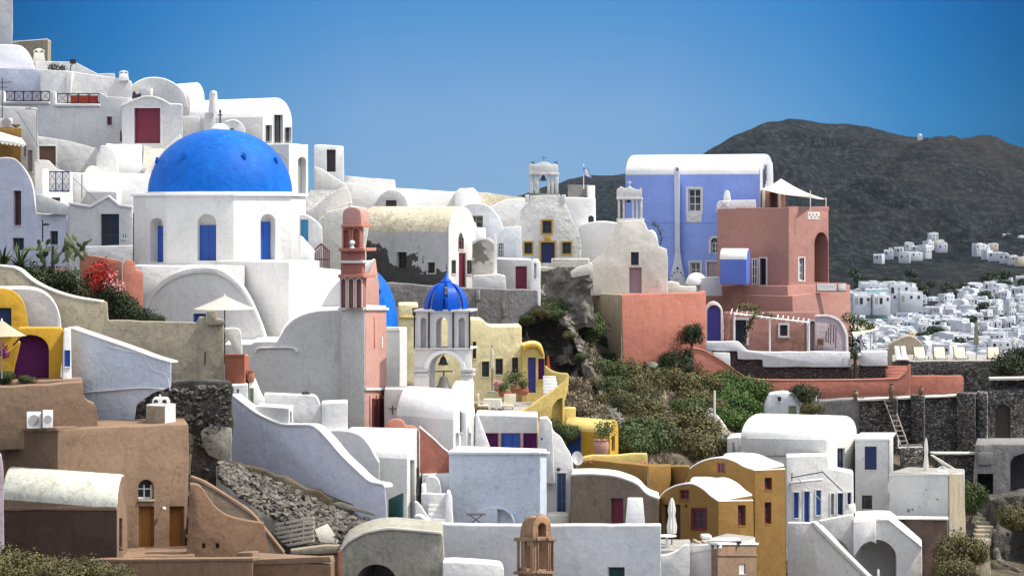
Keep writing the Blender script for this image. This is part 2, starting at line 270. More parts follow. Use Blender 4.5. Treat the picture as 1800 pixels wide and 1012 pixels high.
class Thing:
    def __init__(s, name, label, cat, group=None, kind=None):
        s.name, s.label, s.cat, s.group, s.kind = name, label, cat, group, kind; s.parts = []; ALL.append(s)
    def add(s, name, bm, mat, parent=None, soft=0.0, label=None, roof=None, kind=None, ang=35):
        if soft > 0: soften(bm, soft, ang=ang)
        else: bmesh.ops.recalc_face_normals(bm, faces=bm.faces)
        p = Part(name, bm, mat, roof, label); p.kind = kind; (parent.kids if parent else s.parts).append(p); return p
    # a body whose outline is traced on a vertical plane and which goes back `depth` metres
    def body(s, pl, poly, depth, mat, roof=None, name='wall', soft=.06, jit=.03, parent=None, off=0.0, ext=None, zroof=.3):
        if ext is None:
            xe = max(q[0] for q in poly) if pl.u.y < 0 else min(q[0] for q in poly); xe = min(max(xe, 0), 1800); ext = Vector(((xe - CX) / FPX, 1, 0)).normalized() * depth
        bm = bmesh.new(); solid(bm, [pl.p(x, y, off) for x, y in poly], ext, jit)
        p = s.add(name, bm, mat, parent, soft, roof=roof); p.zroof = zroof; return p
    def door(s, wall, pl, x0, y0, x1, y1, mat='blue_paint', rec=.22, arched=0, style='panel', name='door', label=None, frame=None, fw=.08, thru=0, off=0.0):
        poly = arch(x0, y0, x1, y1, arched if arched > 1 else None) if arched else rect(x0, y0, x1, y1)
        more = ()
        if isinstance(wall, tuple): wall, more = wall[0], wall
        for wq in (more or ((wall,) if wall is not None else ())): slab(wq.cutter(), pl, poly, -(thru or rec) + off, .3 + off)
        p = None; fz = -rec + off if wall is not None else off
        if style != 'open':
            bm = bmesh.new(); slab(bm, pl, poly, fz - .02, fz + .05)
            p = s.add(name, bm, 'glass' if style in ('sash', 'glass') else mat, label=label)
            W1 = (pl.p(x1, y1) - pl.p(x0, y1)).length; H = (pl.p(x0, y0) - pl.p(x0, y1)).length
            bf = bmesh.new(); sx = (x1 - x0) / W1; sy = (y1 - y0) / H
            def bar(a, b, c, d, o=.09): slab(bf, pl, rect(x0 + a * sx, y0 + b * sy, x0 + c * sx, y0 + d * sy), fz + .052, fz + o)
            t = min(.07, W1 * .16); top = 0 if not arched else (H * .3 if arched is True else arched / sy * .6)
            bar(.003, top, t, H); bar(W1 - t, top, W1 - .003, H); bar(t, H - t, W1 - t, H - .003)
            if not arched: bar(t, .003, W1 - t, t)
            if style in ('sash', 'panel'): bar(W1 / 2 - t * .35, top if arched else t, W1 / 2 + t * .35, H - t, .085)
            if style == 'sash':
                k = 3 if H > 1.5 * W1 else 2
                for j in range(1, k): bar(t, H * j / k - t * .3, W1 - t, H * j / k + t * .3, .08)
            if style == 'panel' and H > 1.4:
                for j in (.35, .68): bar(t, H * j - t * .4, W1 - t, H * j + t * .4, .075)
            if style == 'plank':
                k = max(3, int(W1 / .16))
                for j in range(1, k): bar(W1 * j / k - .006, t, W1 * j / k + .006, H - t, .06)
            if style == 'shutter':
                k = max(4, int(H / .12))
                for j in range(1, k): bar(t, H * j / k - .012, W1 - t, H * j / k + .012, .075)
            s.add('frame', bf, mat, parent=p)
        if frame:
            bs = bmesh.new(); W1 = (pl.p(x1, y1) - pl.p(x0, y1)).length; k = fw * (x1 - x0) / W1
            if arched:
                inn = poly; outp = arch(x0 - k, y0 - k, x1 + k, y1, (arched if arched > 1 else (x1 - x0) / 2) + (k if arched is True or arched <= 1 else 0))
                ring = outp + inn[::-1]; slab(bs, pl, ring, off - .02, off + .045)
            else:
                slab(bs, pl, rect(x0 - k, y0 - k, x0, y1 + k), off - .02, off + .045); slab(bs, pl, rect(x1, y0 - k, x1 + k, y1 + k), off - .02, off + .045)
                slab(bs, pl, rect(x0, y0 - k, x1, y0), off - .02, off + .043)
                if name == 'window': slab(bs, pl, rect(x0, y1, x1, y1 + k), off - .02, off + .06)
            s.add('surround', bs, frame, parent=p) if p else s.add('surround', bs, frame)
        elif name == 'window' and p and wall is not None:
            bs = bmesh.new(); slab(bs, pl, rect(x0 - .5, y1, x1 + .5, y1 + 2.0), fz + .05, off + .05); s.add('sill', bs, wall.mat, parent=p)
        return p
    def window(s, wall, pl, x0, y0, x1, y1, mat='dark_wood', style='sash', **k):
        k.setdefault('name', 'window'); return s.door(wall, pl, x0, y0, x1, y1, mat, style=style, **k)
    def trim(s, pl, poly, o0, o1, mat, name='cornice', soft=0.015, parent=None, jit=0.0, label=None):
        bm = bmesh.new(); slab(bm, pl, poly, o0, o1, jit); return s.add(name, bm, mat, parent, soft, label=label)
    def done(s):
        objs = []
        def bake(p):
            bm = p.bm
            if p.roof:
                bm.normal_update()
                for f in bm.faces: f.material_index = 1 if f.normal.z > p.zroof else 0
            me = finish_mesh(bm, p.name)
            me.materials.append(MAT[p.mat])
            if p.roof: me.materials.append(MAT[p.roof])
            if p.cut is not None:
                me = boolean(me, p.cut); bm = bmesh.new(); bm.from_mesh(me)
                ms = list(me.materials); me = finish_mesh(bm, p.name)
                for m in ms: me.materials.append(m)
            p.mesh = me
            if p.roof:
                r = bmesh.new(); r.from_mesh(me); bmesh.ops.delete(r, geom=[f for f in r.faces if f.material_index != 1], context='FACES')
                if len(r.faces):
                    wbm = bmesh.new(); wbm.from_mesh(me); bmesh.ops.delete(wbm, geom=[f for f in wbm.faces if f.material_index == 1], context='FACES')
                    wm = bpy.data.meshes.new(p.name); wbm.to_mesh(wm); wm.materials.append(MAT[p.mat]); p.mesh = wm
                    for f in r.faces: f.material_index = 0
                    rm = bpy.data.meshes.new('roof'); r.to_mesh(rm); rm.materials.append(MAT[p.roof])
                    q = Part('roof' if p.name in ('wall', 'body') else 'top'); q.mesh = rm; q.mat = p.roof; q.baked = True
                    p.extra = q
            for k in p.kids: bake(k)
        for p in s.parts: bake(p)
        tops = []
        for p in s.parts:
            tops.append(p)
            if getattr(p, 'extra', None): tops.append(p.extra)
        s.parts = tops
        lo = Vector((1e9,) * 3); hi = -lo
        def ext(p):
            for v in p.mesh.vertices:
                for i in range(3): lo[i] = min(lo[i], v.co[i]); hi[i] = max(hi[i], v.co[i])
            for k in p.kids: ext(k)
        for p in s.parts: ext(p)
        base = Vector(((lo.x + hi.x) / 2, (lo.y + hi.y) / 2, lo.z))
        def mk(p, parent, name):
            p.mesh.transform(Matrix.Translation(-base)); o = bpy.data.objects.new(name, p.mesh); COL.objects.link(o); p.mesh.name = name
            if parent: o.parent = parent
            if p.label and parent: o['label'] = p.label
            if p.kind: o['kind'] = p.kind
            for k in p.kids: mk(k, o, k.name)
            return o
        if len(s.parts) == 1 and not s.parts[0].kids:
            root = mk(s.parts[0], None, s.name)
        else:
            root = bpy.data.objects.new(s.name, None); root.empty_display_size = .3; COL.objects.link(root)
            for p in s.parts: mk(p, root, p.name)
        root.location = base; s.root = root
        if s.kind == 'structure': root['kind'] = 'structure'
        else:
            root['label'] = s.label; root['category'] = s.cat
            if s.group: root['group'] = s.group
            if s.kind: root['kind'] = s.kind
        return root
def copy_tree(o, parent=None):
    c = o.copy(); COL.objects.link(c)
    if parent: c.parent = parent
    for ch in o.children: copy_tree(ch, c)
    return c
def place(root, loc, rz=0.0, sc=1.0, label=None, first=False):
    c = root if first else copy_tree(root); c.location = loc; c.rotation_euler = (0, 0, rz); c.scale = (sc, sc, sc) if not isinstance(sc, (tuple, list)) else sc
    if label: c['label'] = label
    return c
class VH:
    """box or barrel-vaulted volume with a long side (xl..xc) and an end (xc..xr); heights come from photo rows at the shared corner"""
    def __init__(s, xl, dl, xc, dc, xr, dr, ys, yb, rise=None):
        s.front = Pl(xl, dl, xc, dc); s.end = Pl(xc, dc, xr, dr)
        c = W(xc, 0, dc); r = W(xr, 0, dr); l = W(xl, 0, dl); s.zs = (HY - ys) * dc / FPX; s.zb = (HY - yb) * dc / FPX
        c.z = r.z = l.z = 0; s.ext = l - c; s.prof = []
        if rise:
            n = 18
            for i in range(n + 1):
                t = math.pi * i / n; p = (c + r) / 2 + (c - r) / 2 * math.cos(t); p.z = s.zs + rise * math.sin(t); s.prof.append(p)
        else:
            for q in (c, r): p = q.copy(); p.z = s.zs; s.prof.append(p)
        for q in (r, c): p = q.copy(); p.z = s.zb; s.prof.append(p)
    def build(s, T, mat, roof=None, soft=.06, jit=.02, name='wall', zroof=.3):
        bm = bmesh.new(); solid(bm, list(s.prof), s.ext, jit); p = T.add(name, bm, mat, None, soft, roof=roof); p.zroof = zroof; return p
def bare(name, label, cat, pl, poly, depth, mat, soft=.05, jit=.03, group=None, off=0.0):
    T = Thing(name, label, cat, group); T.body(pl, poly, depth, mat, soft=soft, jit=jit, name=name, off=off); return T
# ------------------------------------------------------------------ the land
GX = [-900, -300, 0, 200, 400, 600, 800, 950, 1000, 1060, 1200, 1400, 1600, 1800, 2100, 2700]
GD = [60, 95, 105, 112, 118, 125, 130, 140, 150, 160, 170, 180, 190, 200, 215, 240, 300, 500, 800]
_c0 = [1900, 1110, 1020, 985, 870, 705, 570, 490, 440, 390, 340, 270, 215, 205, 215, 260, 420, 520, 560]
_c400 = [1900, 1130, 1070, 1030, 960, 860, 790, 700, 620, 500, 385, 345, 330, 330, 335, 350, 450, 540, 560]
GT = {-900: _c0, -300: _c0, 0: _c0,
      200: [1900, 1120, 1045, 1000, 890, 760, 640, 575, 520, 430, 350, 275, 220, 215, 230, 280, 420, 520, 560],
      400: _c400,
      600: [1900, 1150, 1085, 1015, 950, 890, 850, 760, 650, 570, 530, 505, 400, 365, 365, 380, 470, 560, 580],
      800: [1900, 1160, 1110, 1060, 1010, 960, 900, 790, 715, 660, 610, 560, 460, 420, 400, 400, 500, 560, 580],
      950: [1900, 1180, 1130, 1080, 1030, 985, 920, 815, 765, 725, 670, 590, 490, 450, 430, 430, 520, 580, 600],
      1000: [1900, 1180, 1130, 1080, 1030, 990, 930, 822, 762, 712, 665, 600, 500, 450, 430, 430, 520, 580, 600],
      1060: [1900, 1190, 1130, 1085, 1040, 1000, 940, 825, 770, 728, 698, 674, 655, 560, 440, 440, 520, 580, 600],
      1200: [1900, 1200, 1160, 1130, 1100, 1075, 1000, 835, 778, 740, 712, 690, 668, 600, 560, 540, 560, 600, 620],
      1400: [1900, 1210, 1180, 1150, 1130, 1110, 1100, 1085, 900, 835, 800, 755, 720, 690, 665, 655, 680, 660, 625],
      1600: [1900, 1230, 1190, 1160, 1140, 1125, 1110, 1090, 1050, 960, 880, 825, 745, 700, 690, 680, 700, 680, 628],
      1800: [1900, 1240, 1200, 1170, 1150, 1130, 1110, 1090, 1060, 1010, 940, 890, 745, 700, 690, 680, 700, 680, 628]}
GT[2100] = GT[1800]; GT[2700] = GT[1800]
def ty(x, D):
    x = min(max(x, GX[0]), GX[-1] - 1e-3); D = min(max(D, GD[0]), GD[-1] - 1e-3)
    i = max(k for k in range(len(GX) - 1) if GX[k] <= x); j = max(k for k in range(len(GD) - 1) if GD[k] <= D)
    u = (x - GX[i]) / (GX[i + 1] - GX[i]); v = (D - GD[j]) / (GD[j + 1] - GD[j])
    A, B = GT[GX[i]], GT[GX[i + 1]]
    return (A[j] * (1 - v) + A[j + 1] * v) * (1 - u) + (B[j] * (1 - v) + B[j + 1] * v) * u
def gz(X, Y): return (HY - ty(X * FPX / Y + CX, Y)) * Y / FPX
def gpt(x, y, dmin=96, dmax=235):
    """where the photo ray through (x, y) meets the ground"""
    D = dmin
    while D < dmax and ty(x, D) > y: D += .5
    return W(x, ty(x, D), D)
bm = new_bm(); xs = [-900 + 25 * i for i in range(145)]; ds = []
d = 60.0
while d < 800: ds.append(d); d += 1.0 if d < 230 else 12.0
grid = []
for D in ds:
    row = []
    for x in xs:
        p = W(x, ty(x, D), D); k = 1 if D < 230 else 2
        p.z += .35 * noise.noise(Vector((p.x * .35, p.y * .35, 1))) * k + .14 * noise.noise(Vector((p.x * 1.4, p.y * 1.4, 5))); row.append(bm.verts.new(p))
    grid.append(row)
for a, b in zip(grid, grid[1:]):
    for i in range(len(xs) - 1): bm.faces.new((a[i], a[i + 1], b[i + 1], b[i]))
T = Thing('ground', '', '', kind='structure'); T.add('ground', bm, 'soil'); T.done()
# far slope and mountain: one terrain from the valley to beyond the ridge
RX = [(-3000, 375), (300, 372), (700, 362), (860, 347), (940, 326), (1050, 313), (1110, 300), (1210, 268), (1290, 233), (1345, 213), (1392, 204), (1440, 212), (1520, 219), (1600, 226), (1650, 226), (1690, 238), (1730, 234), (1790, 252), (1900, 262), (2300, 300), (5000, 370)]
def lerp_tab(t, x):
    for (a, b), (c, d) in zip(t, t[1:]):
        if x <= c: return b + (d - b) * max(0, (x - a)) / (c - a)
    return t[-1][1]
TWN = [(760, 640), (900, 610), (1100, 560), (1300, 520), (1500, 492), (1700, 470)]
def fy(x, D):
    rd = 3300; ry = lerp_tab(RX, x)
    if D <= 1500: return lerp_tab(TWN, D)
    if D <= rd:
        t = (D - 1500) / (rd - 1500); a = 492; return a + (ry - a) * (t ** .8)
    return ry + (D - rd) / 1500 * 260
bm = new_bm(); grid = []
fx = [-3000 + 100 * i for i in range(36)] + [600 + 7 * i for i in range(230)] + [2220 + 150 * i for i in range(18)]
fd = [760 + 60 * i for i in range(13)] + [1520 + 21 * i for i in range(86)] + [3350 + 250 * i for i in range(6)]
for D in fd:
    row = []
    for x in fx:
        y = fy(x, D); p = W(x, y, D); e = max(0, min(1, (D - 1450) / 600)) * (1 if D < 3150 else .35)
        p.z += e * (22 * noise.fractal(Vector((p.x * .006, p.y * .0022, 3)), .75, 2.1, 6) + 26 * (abs(noise.noise(Vector((p.x * .009 + p.y * .002, p.y * .0022, 8)))) - .25) + 8 * abs(noise.noise(Vector((p.x * .03, p.y * .008, 4)))) - 8)
        if D > 1500:   # a spur running down from the ridge with a gully beside it
            ax, ay = (1330 - CX) * 1780 / FPX, 1780; bx, by = (1700 - CX) * 3250 / FPX, 3250; L_ = math.hypot(bx - ax, by - ay); sd_ = ((p.x - ax) * (by - ay) - (p.y - ay) * (bx - ax)) / L_ + 25 * noise.noise(Vector((p.y * .004, 0, 0)))
            p.z += e * (16 * math.exp(-(sd_ / 45) ** 2) - 18 * math.exp(-((sd_ + 55) / 35) ** 2)) + e * 8 * math.exp(-((sd_ - 150) / 30) ** 2) - e * 9 * math.exp(-((sd_ - 105) / 25) ** 2)
        # cultivation terraces stepped into the lower flanks
        if D > 1500: 
            q = p.z / 7.0; f = q - math.floor(q); s = max(0, min(1, 1.4 - (D - 1500) / 1200)); p.z += s * 2.4 * (min(1, f * 1.0) ** 3 - f)
        row.append(bm.verts.new(p))
    grid.append(row)
for a, b in zip(grid, grid[1:]):
    for i in range(len(fx) - 1): bm.faces.new((a[i], a[i + 1], b[i + 1], b[i]))
def hillmat():
    m, n, b = _base('hill_scrub'); t = _noise(n, .012, 14, .78, (1, .10, 1.2)); r = ramp(n, [(.36, (.002, .006, .010)), (.5, (.007, .013, .019)), (.60, (.022, .030, .036)), (.68, (.075, .072, .065))]); n.links.new(t.outputs[0], r.inputs[0])
    s = _noise(n, .06, 8, .85, (1, .12, 1.2)); r2 = ramp(n, [(.46, 0.0), (.58, 1.0)]); n.links.new(s.outputs[0], r2.inputs[0]); c = _mix(n, r2.outputs[0], r.outputs[0], (.008, .014, .014))
    l = _noise(n, .05, 6, .7, (.30, .07, 7)); r3 = ramp(n, [(.58, 0.0), (.62, .42)]); n.links.new(l.outputs[0], r3.inputs[0]); c = _mix(n, r3.outputs[0], c, (.085, .08, .065))
    f = _noise(n, .16, 10, .85, (1, .20, 1.0)); r6 = ramp(n, [(.50, 0.0), (.62, 1.0)]); n.links.new(f.outputs[0], r6.inputs[0]); c = _mix(n, r6.outputs[0], c, (.085, .095, .095))
    r7 = ramp(n, [(.34, .9), (.46, 0.0)]); n.links.new(f.outputs[0], r7.inputs[0]); c = _mix(n, r7.outputs[0], c, (.002, .005, .007))
    rg = _noise(n, .0022, 5, .6, (1, .35, 1)); r11 = ramp(n, [(.46, 0.0), (.60, .8)]); n.links.new(rg.outputs[0], r11.inputs[0]); c = _mix(n, r11.outputs[0], c, _mix(n, .5, c, (.075, .058, .04)))   # browner, drier flanks
    n.links.new(c, b.inputs['Base Color']); b.inputs['Roughness'].default_value = 1; b.inputs['Specular IOR Level'].default_value = .1
    h = _noise(n, .03, 12, .75, (1, .12, 1.5)); _bump(n, b, h.outputs[0], 1.0, 30); MAT['hill_scrub'] = m
hillmat()
T = Thing('hill', '', '', kind='structure'); T.add('hill', bm, 'hill_scrub'); T.done()
bm = new_bm(); zs = -75; vs = [bm.verts.new(p) for p in ((-40000, -3000, zs), (40000, -3000, zs), (40000, 50000, zs), (-40000, 50000, zs))]; bm.faces.new(vs)
m, n, b = _base('sea'); b.inputs['Base Color'].default_value = (.01, .04, .09, 1); b.inputs['Roughness'].default_value = .15; h = _noise(n, .15, 6); _bump(n, b, h.outputs[0], .4, 1); MAT['sea'] = m
T = Thing('sea', '', '', kind='structure'); T.add('sea', bm, 'sea'); T.done()
# ------------------------------------------------------------------ plants
def leaf_cloud(bm, n, blobs, size, rnd, up=.3, squash=1.0, floor=-1e9):
    """many small bent leaves spread through lumpy blobs (centre, radius)"""
    for i in range(n):
        c, r = blobs[rnd.randrange(len(blobs))]
        v = Vector((rnd.gauss(0, 1), rnd.gauss(0, 1), rnd.gauss(0, 1))).normalized(); k = rnd.random() ** .25
        k *= 1 + .35 * noise.noise(v * 2.3 + c)
        p = c + Vector((v.x * r, v.y * r, v.z * r * squash)) * k
        if p.z < floor: continue
        nn = (v + Vector((rnd.gauss(0, .4), rnd.gauss(0, .4), rnd.gauss(0, .4)))).normalized(); a = Matrix.Rotation(rnd.uniform(0, 6.28), 3, nn) @ nn.orthogonal().normalized()
        if up > .5: a = (a + Vector((0, 0, up))).normalized()
        s = nn.cross(a).normalized()
        L = size * rnd.uniform(.6, 1.5); h = L * .32
        q = [p, p + a * L * .5 + s * h, p + a * L, p + a * L * .5 - s * h]; bm.faces.new([bm.verts.new(t) for t in q])
def stems(bm, n, r, h, rnd, rad=.02):
    for i in range(n):
        a = rnd.uniform(0, 6.28); e = Vector((math.cos(a) * r * rnd.random(), math.sin(a) * r * rnd.random(), h * rnd.uniform(.6, 1))); tube(bm, (0, 0, -.3), e, rad, rad * .4, 5)
def shrub_proto(name, label, cat, mat, seed, rad=.8, h=1.0, n=1500, leaf=.09, up=.3, nb=7, group=None, squash=.8):
    rnd = random.Random(seed); bl = [(Vector((rnd.uniform(-.5, .5) * rad, rnd.uniform(-.5, .5) * rad, rnd.uniform(.2, .6) * h)), rad * rnd.uniform(.35, .7)) for i in range(nb)]
    T = Thing(name, label, cat, group); a = new_bm(); leaf_cloud(a, n, bl, leaf, rnd, up, squash, -.05); T.add('foliage', a, mat)
    b = new_bm(); stems(b, 12, rad * .7, h * .8, rnd); T.add('stem', b, 'dark_wood'); r = T.done()
    # keep the origin on the ground
    for ch in r.children: ch.data.transform(Matrix.Translation(r.location))
    r.location = (0, 0, 0); return r
# =================================================================== upper left terraces
def chimney(T_or_name, label, pl, x0, y0, x1, y1, depth, mat='white_limewash', taper=.12, cap='arches', group=None, px_m=None):
    """whitewashed flue: tapered shaft, small capped vent on top"""
    T = Thing('chimney', label, 'chimney', group); w_ = x1 - x0; h = y1 - y0; ch = h * .28 if cap else 0
    t = w_ * taper; T.body(pl, [(x0 + t, y0 + ch), (x1 - t, y0 + ch), (x1, y1), (x0, y1)], depth, mat, name='shaft', jit=0, soft=.04)
    if cap == 'arches':
        pp = [(x0 + t * .6, y0 + ch), (x0 + t * .6, y0 + ch * .55), ((x0 + x1) / 2 - w_ * .18, y0 + ch * .1), ((x0 + x1) / 2, y0), ((x0 + x1) / 2 + w_ * .18, y0 + ch * .1), (x1 - t * .6, y0 + ch * .55), (x1 - t * .6, y0 + ch)]
        c = T.body(pl, pp, depth, mat, name='cap', jit=0, soft=.02)
        for f in (.28, .72): slab(c.cutter(), pl, arch(x0 + w_ * f - w_ * .11, y0 + ch * .5, x0 + w_ * f + w_ * .11, y0 + ch * .92), -depth - .2, .2)
    elif cap == 'slab':
        T.trim(pl, rect(x0 + t * .3, y0 + ch * .5, x1 - t * .3, y0 + ch), -depth - .03, .03, mat, name='cap')
        T.trim(pl, rect(x0 + w_ * .25, y0, x1 - w_ * .25, y0 + ch * .5), -depth * .7, -depth * .3, mat, name='vent')
    T.done(); return T
def railing(label, pl, x0, y0, x1, y1, mat, nx=5, cross=True, group=None, off=-.12, name='railing', cat='railing', rows=1):
    T = Thing(name, label, cat, group); b = new_bm(); W1 = (pl.p(x1, y1) - pl.p(x0, y1)).length; k = (x1 - x0) / W1; t = .06 * k
    slab(b, pl, rect(x0, y0, x1, y0 + t), off - .03, off + .03); T.add('rail', b, mat); b = new_bm(); slab(b, pl, rect(x0, y1 - t, x1, y1), off - .03, off + .03); T.add('rail', b, mat)
    for i in range(nx + 1):
        x = x0 + (x1 - x0) * i / nx; b = new_bm(); slab(b, pl, rect(max(x0, x - t / 2), y0 + t, min(x1, x + t / 2), y1 - t), off - .025, off + .025); T.add('post', b, mat)
    if cross:
        b = new_bm(); hh = (y1 - y0) / rows
        for i in range(nx):
            for r_ in range(rows):
                a = x0 + (x1 - x0) * i / nx + t / 2; c = x0 + (x1 - x0) * (i + 1) / nx - t / 2; ya = y0 + hh * r_ + t; yb = y0 + hh * (r_ + 1) - t; e = t * .45
                slab(b, pl, [(a, ya), (a + e, ya), (c, yb), (c - e, yb)], off - .02, off + .02); slab(b, pl, [(c, ya), (c - e, ya), (a, yb), (a + e, yb)], off - .018, off + .018)
        T.add('lattice', b, mat)
    T.done(); return T
# --- topmost things against the sky
bare('tower', 'tall pale grey tower cut off by the top left corner', 'tower', F(-40, 22, 190, -.3), rect(-40, -30, 22, 240), 6, 'grey_limewash').done()
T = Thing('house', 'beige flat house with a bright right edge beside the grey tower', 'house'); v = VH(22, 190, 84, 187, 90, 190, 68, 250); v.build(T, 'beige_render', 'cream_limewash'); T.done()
chimney('chimney', 'low cream chimney with gabled vent on the beige flat house', F(57, 80, 184, 0), 57, 85, 80, 112, .6, 'cream_limewash', cap='arches')
T = Thing('vaulted_house', 'bright white vaulted roof over a pale lilac wall at the upper left edge', 'house')
pl = F(-60, 70, 178, -.1); T.body(pl, [(-60, 120)] + curve([(-60, 92), (-20, 80), (28, 79), (44, 86), (55, 101), (62, 120)]), 6, 'bright_limewash', name='roof')
pl = F(-60, 71, 176, -.35); T.body(pl, [(-60, 117), (71, 122), (72, 190), (-60, 190)], 5, 'lilac_limewash'); T.done()
T = Thing('awning', 'grey sloping slab roof behind the white terrace wall', 'roof'); pl = F(62, 205, 179, -.2)
T.body(pl, [(62, 107), (132, 109), (172, 130), (202, 129), (202, 240), (62, 240)], 3, 'grey_limewash', name='slab'); T.done()
T = Thing('terrace_wall', 'broad white wall above the two red lattice railings', 'wall'); pl = F(70, 232, 172, -.2)
w1 = T.body(pl, [(71, 122), (130, 126), (205, 137), (222, 138), (232, 144), (232, 260), (71, 260)], 4, 'white_limewash'); T.trim(pl, [(119, 127), (130, 128), (127, 165), (121, 165)], -.05, .35, 'white_limewash', name='buttress'); T.done()
T = Thing('floodlight', 'dark floodlight on a bent arm on top of the terrace wall', 'lamp'); a = W(124, 127, 172.5); b = new_bm(); tube(b, a, a + Vector((.0, 0, .35)), .03); tube(b, a + Vector((0, 0, .35)), a + Vector((.22, 0, .6)), .03); T.add('arm', b, 'black_iron')
b = new_bm(); boxw(b, a + Vector((.15, 0, 0)), Vector((1, 0, 0)), Vector((0, 1, 0)), .18, .12, a.z + .5, a.z + .78); T.add('lamp_head', b, 'black_iron'); T.done()
chimney('chimney', 'small white chimney with round top at the corner of the broad terrace wall', F(208, 227, 171, 0), 208, 124, 227, 142, .7, 'bright_limewash', cap='arches')
# --- railed terrace
T = Thing('terrace_house', 'large white terrace wall carrying two dark red lattice railings', 'wall'); pl = F(-30, 232, 168, -.25)
poly = [(-30, 160), (8, 160), (8, 178), (88, 181), (88, 160), (98, 161), (98, 181), (175, 185), (175, 164), (187, 166), (187, 170), (232, 172), (232, 300), (-30, 300)]
w1 = T.body(pl, poly, 3, 'white_limewash', soft=.04, jit=.015)
T.window(w1, pl, 188, 205, 197, 220, 'maroon_paint', frame='white_limewash', fw=.05, rec=.2)
T.trim(pl, rect(6, 179, 88, 183), .0, .15, 'bright_limewash', name='ledge'); T.trim(pl, rect(97, 183, 176, 187), .0, .15, 'bright_limewash', name='ledge')
T.window(w1, pl, 211, 230, 218, 249, 'maroon_paint', style='plank', rec=.15, name='door'); T.done()
railing('left of the two dark red lattice railings, plainly crossed', F(9, 86, 168, -.25), 9, 160, 86, 178, 'wine_paint', 5, group=None)
railing('right of the two dark red lattice railings, filled behind with red cloth', F(99, 174, 168, -.25), 99, 164, 174, 182, 'wine_paint', 4)
bare('sheet', 'dark red cloth hung behind the right lattice railing', 'cloth', Pl(122, 168.35, 174, 168.1), rect(124, 168, 173, 181), .02, 'red_cloth', soft=0, jit=.02).done()
T = Thing('garden_wall', 'cream sunlit wall with a downward curving coping and a brown door', 'wall'); pl = F(60, 182, 164, .05)
w1 = T.body(pl, [(62, 330)] + curve([(62, 239), (115, 247), (162, 259), (172, 264), (182, 300)]) + [(182, 330)], .5, 'white_limewash')
T.window(w1, pl, 69, 257, 98, 292, 'brown_wood', style='plank', name='door', frame='bright_limewash', fw=.06, rec=.2); T.done()
T = Thing('arched_doorway_house', 'white house front with a low arched coping and a wide maroon door', 'house'); pl = F(214, 321, 163, -.1)
w1 = T.body(pl, [(214, 300), (214, 184), (228, 179)] + curve([(240, 173), (258, 169), (278, 171), (296, 180)]) + [(300, 182), (316, 182), (321, 184), (321, 300)], 5, 'grey_limewash', 'bright_limewash')
T.trim(pl, curve([(214, 184), (240, 173), (258, 168), (278, 171), (298, 181)]) + curve([(298, 184), (278, 174), (258, 171), (240, 176), (214, 187)]), 0, .12, 'bright_limewash', name='coping')
T.window(w1, pl, 236, 190, 282, 252, 'maroon_paint', style='plank', name='door', frame='white_limewash', fw=.12, rec=.3, label='wide maroon double door'); T.done()
T = Thing('vaulted_house', 'broad round vault showing its grey end behind the maroon door house', 'house'); pl = F(225, 335, 172, -.25)
w1 = T.body(pl, [(228, 260)] + curve([(228, 152), (245, 141), (262, 136), (285, 137), (308, 147), (324, 164), (333, 190)], 4) + [(334, 260)], 5, 'grey_limewash', 'bright_limewash')
T.trim(pl, rect(248, 156, 270, 182), 0, .5, 'grey_limewash', name='flue_block'); T.done()
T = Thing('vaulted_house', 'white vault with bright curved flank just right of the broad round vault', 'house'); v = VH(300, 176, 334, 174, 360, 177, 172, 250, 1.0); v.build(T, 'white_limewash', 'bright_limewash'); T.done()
bare('water_tank', 'pair of dark pipes and a tank beside the maroon door house gable', 'tank', F(232, 248, 170, 0), [(233, 165), (236, 159), (240, 166), (248, 163), (248, 171), (232, 173)], .5, 'black_iron').done()
T = Thing('vaulted_house', 'long white barrel vaulted house with three tall windows in its sunny end', 'house')
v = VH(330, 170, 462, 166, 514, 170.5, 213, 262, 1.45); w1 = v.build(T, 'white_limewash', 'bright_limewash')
for x0, y0, x1, y1 in ((466, 220, 477, 249), (481, 202, 496, 251), (500, 224, 511, 250)): T.window(w1, v.end, x0, y0, x1, y1, 'dark_wood', frame='white_limewash', fw=.04, rec=.2)
T.done()
bare('annex', 'small white block left of the tapered white flue', 'building', F(321, 351, 165, -.2), rect(321, 204, 351, 262), 3, 'white_limewash').done()
T = Thing('chimney', 'tall tapered white flue with holes near its top above the blue dome', 'chimney'); c = W(375, 197, 164)
b = new_bm(); lathe(b, c, [(.30, c.z - .05), (.26, c.z + .6), (.21, c.z + 1.1), (.17, c.z + 1.2), (0, c.z + 1.24)], 14); q = T.add('shaft', b, 'white_limewash')
for dx in (-.09, .09): tube(q.cutter(), (c.x + dx, c.y - 1, c.z + 1.0), (c.x + dx, c.y + 1, c.z + 1.0), .045)
b = new_bm(); pl = F(357, 379, 164.3, 0); T.body(pl, [(360, 197), (378, 197), (379, 262), (356, 262)], .8, 'white_limewash', name='pedestal'); T.done()
T = Thing('dormer_vault', 'small white vault with one dark window right behind the dome finial', 'building'); pl = F(388, 432, 163, -.1)
w1 = T.body(pl, [(388, 262)] + curve([(388, 222), (396, 213), (412, 210), (424, 216), (431, 227)], 4) + [(431, 262)], 3, 'white_limewash', 'bright_limewash'); T.window(w1, pl, 391, 226, 411, 243, 'dark_wood', rec=.25); T.done()
T = Thing('gate_house', 'white block with an arched grey gate opening in its sunny right side', 'building')
v = VH(440, 162, 508, 159, 542, 162, 252, 400, None); w1 = v.build(T, 'white_limewash', 'bright_limewash')
T.door(w1, v.end, 524, 276, 538, 346, 'grey_metal', arched=True, style='plank', name='gate', rec=.35)
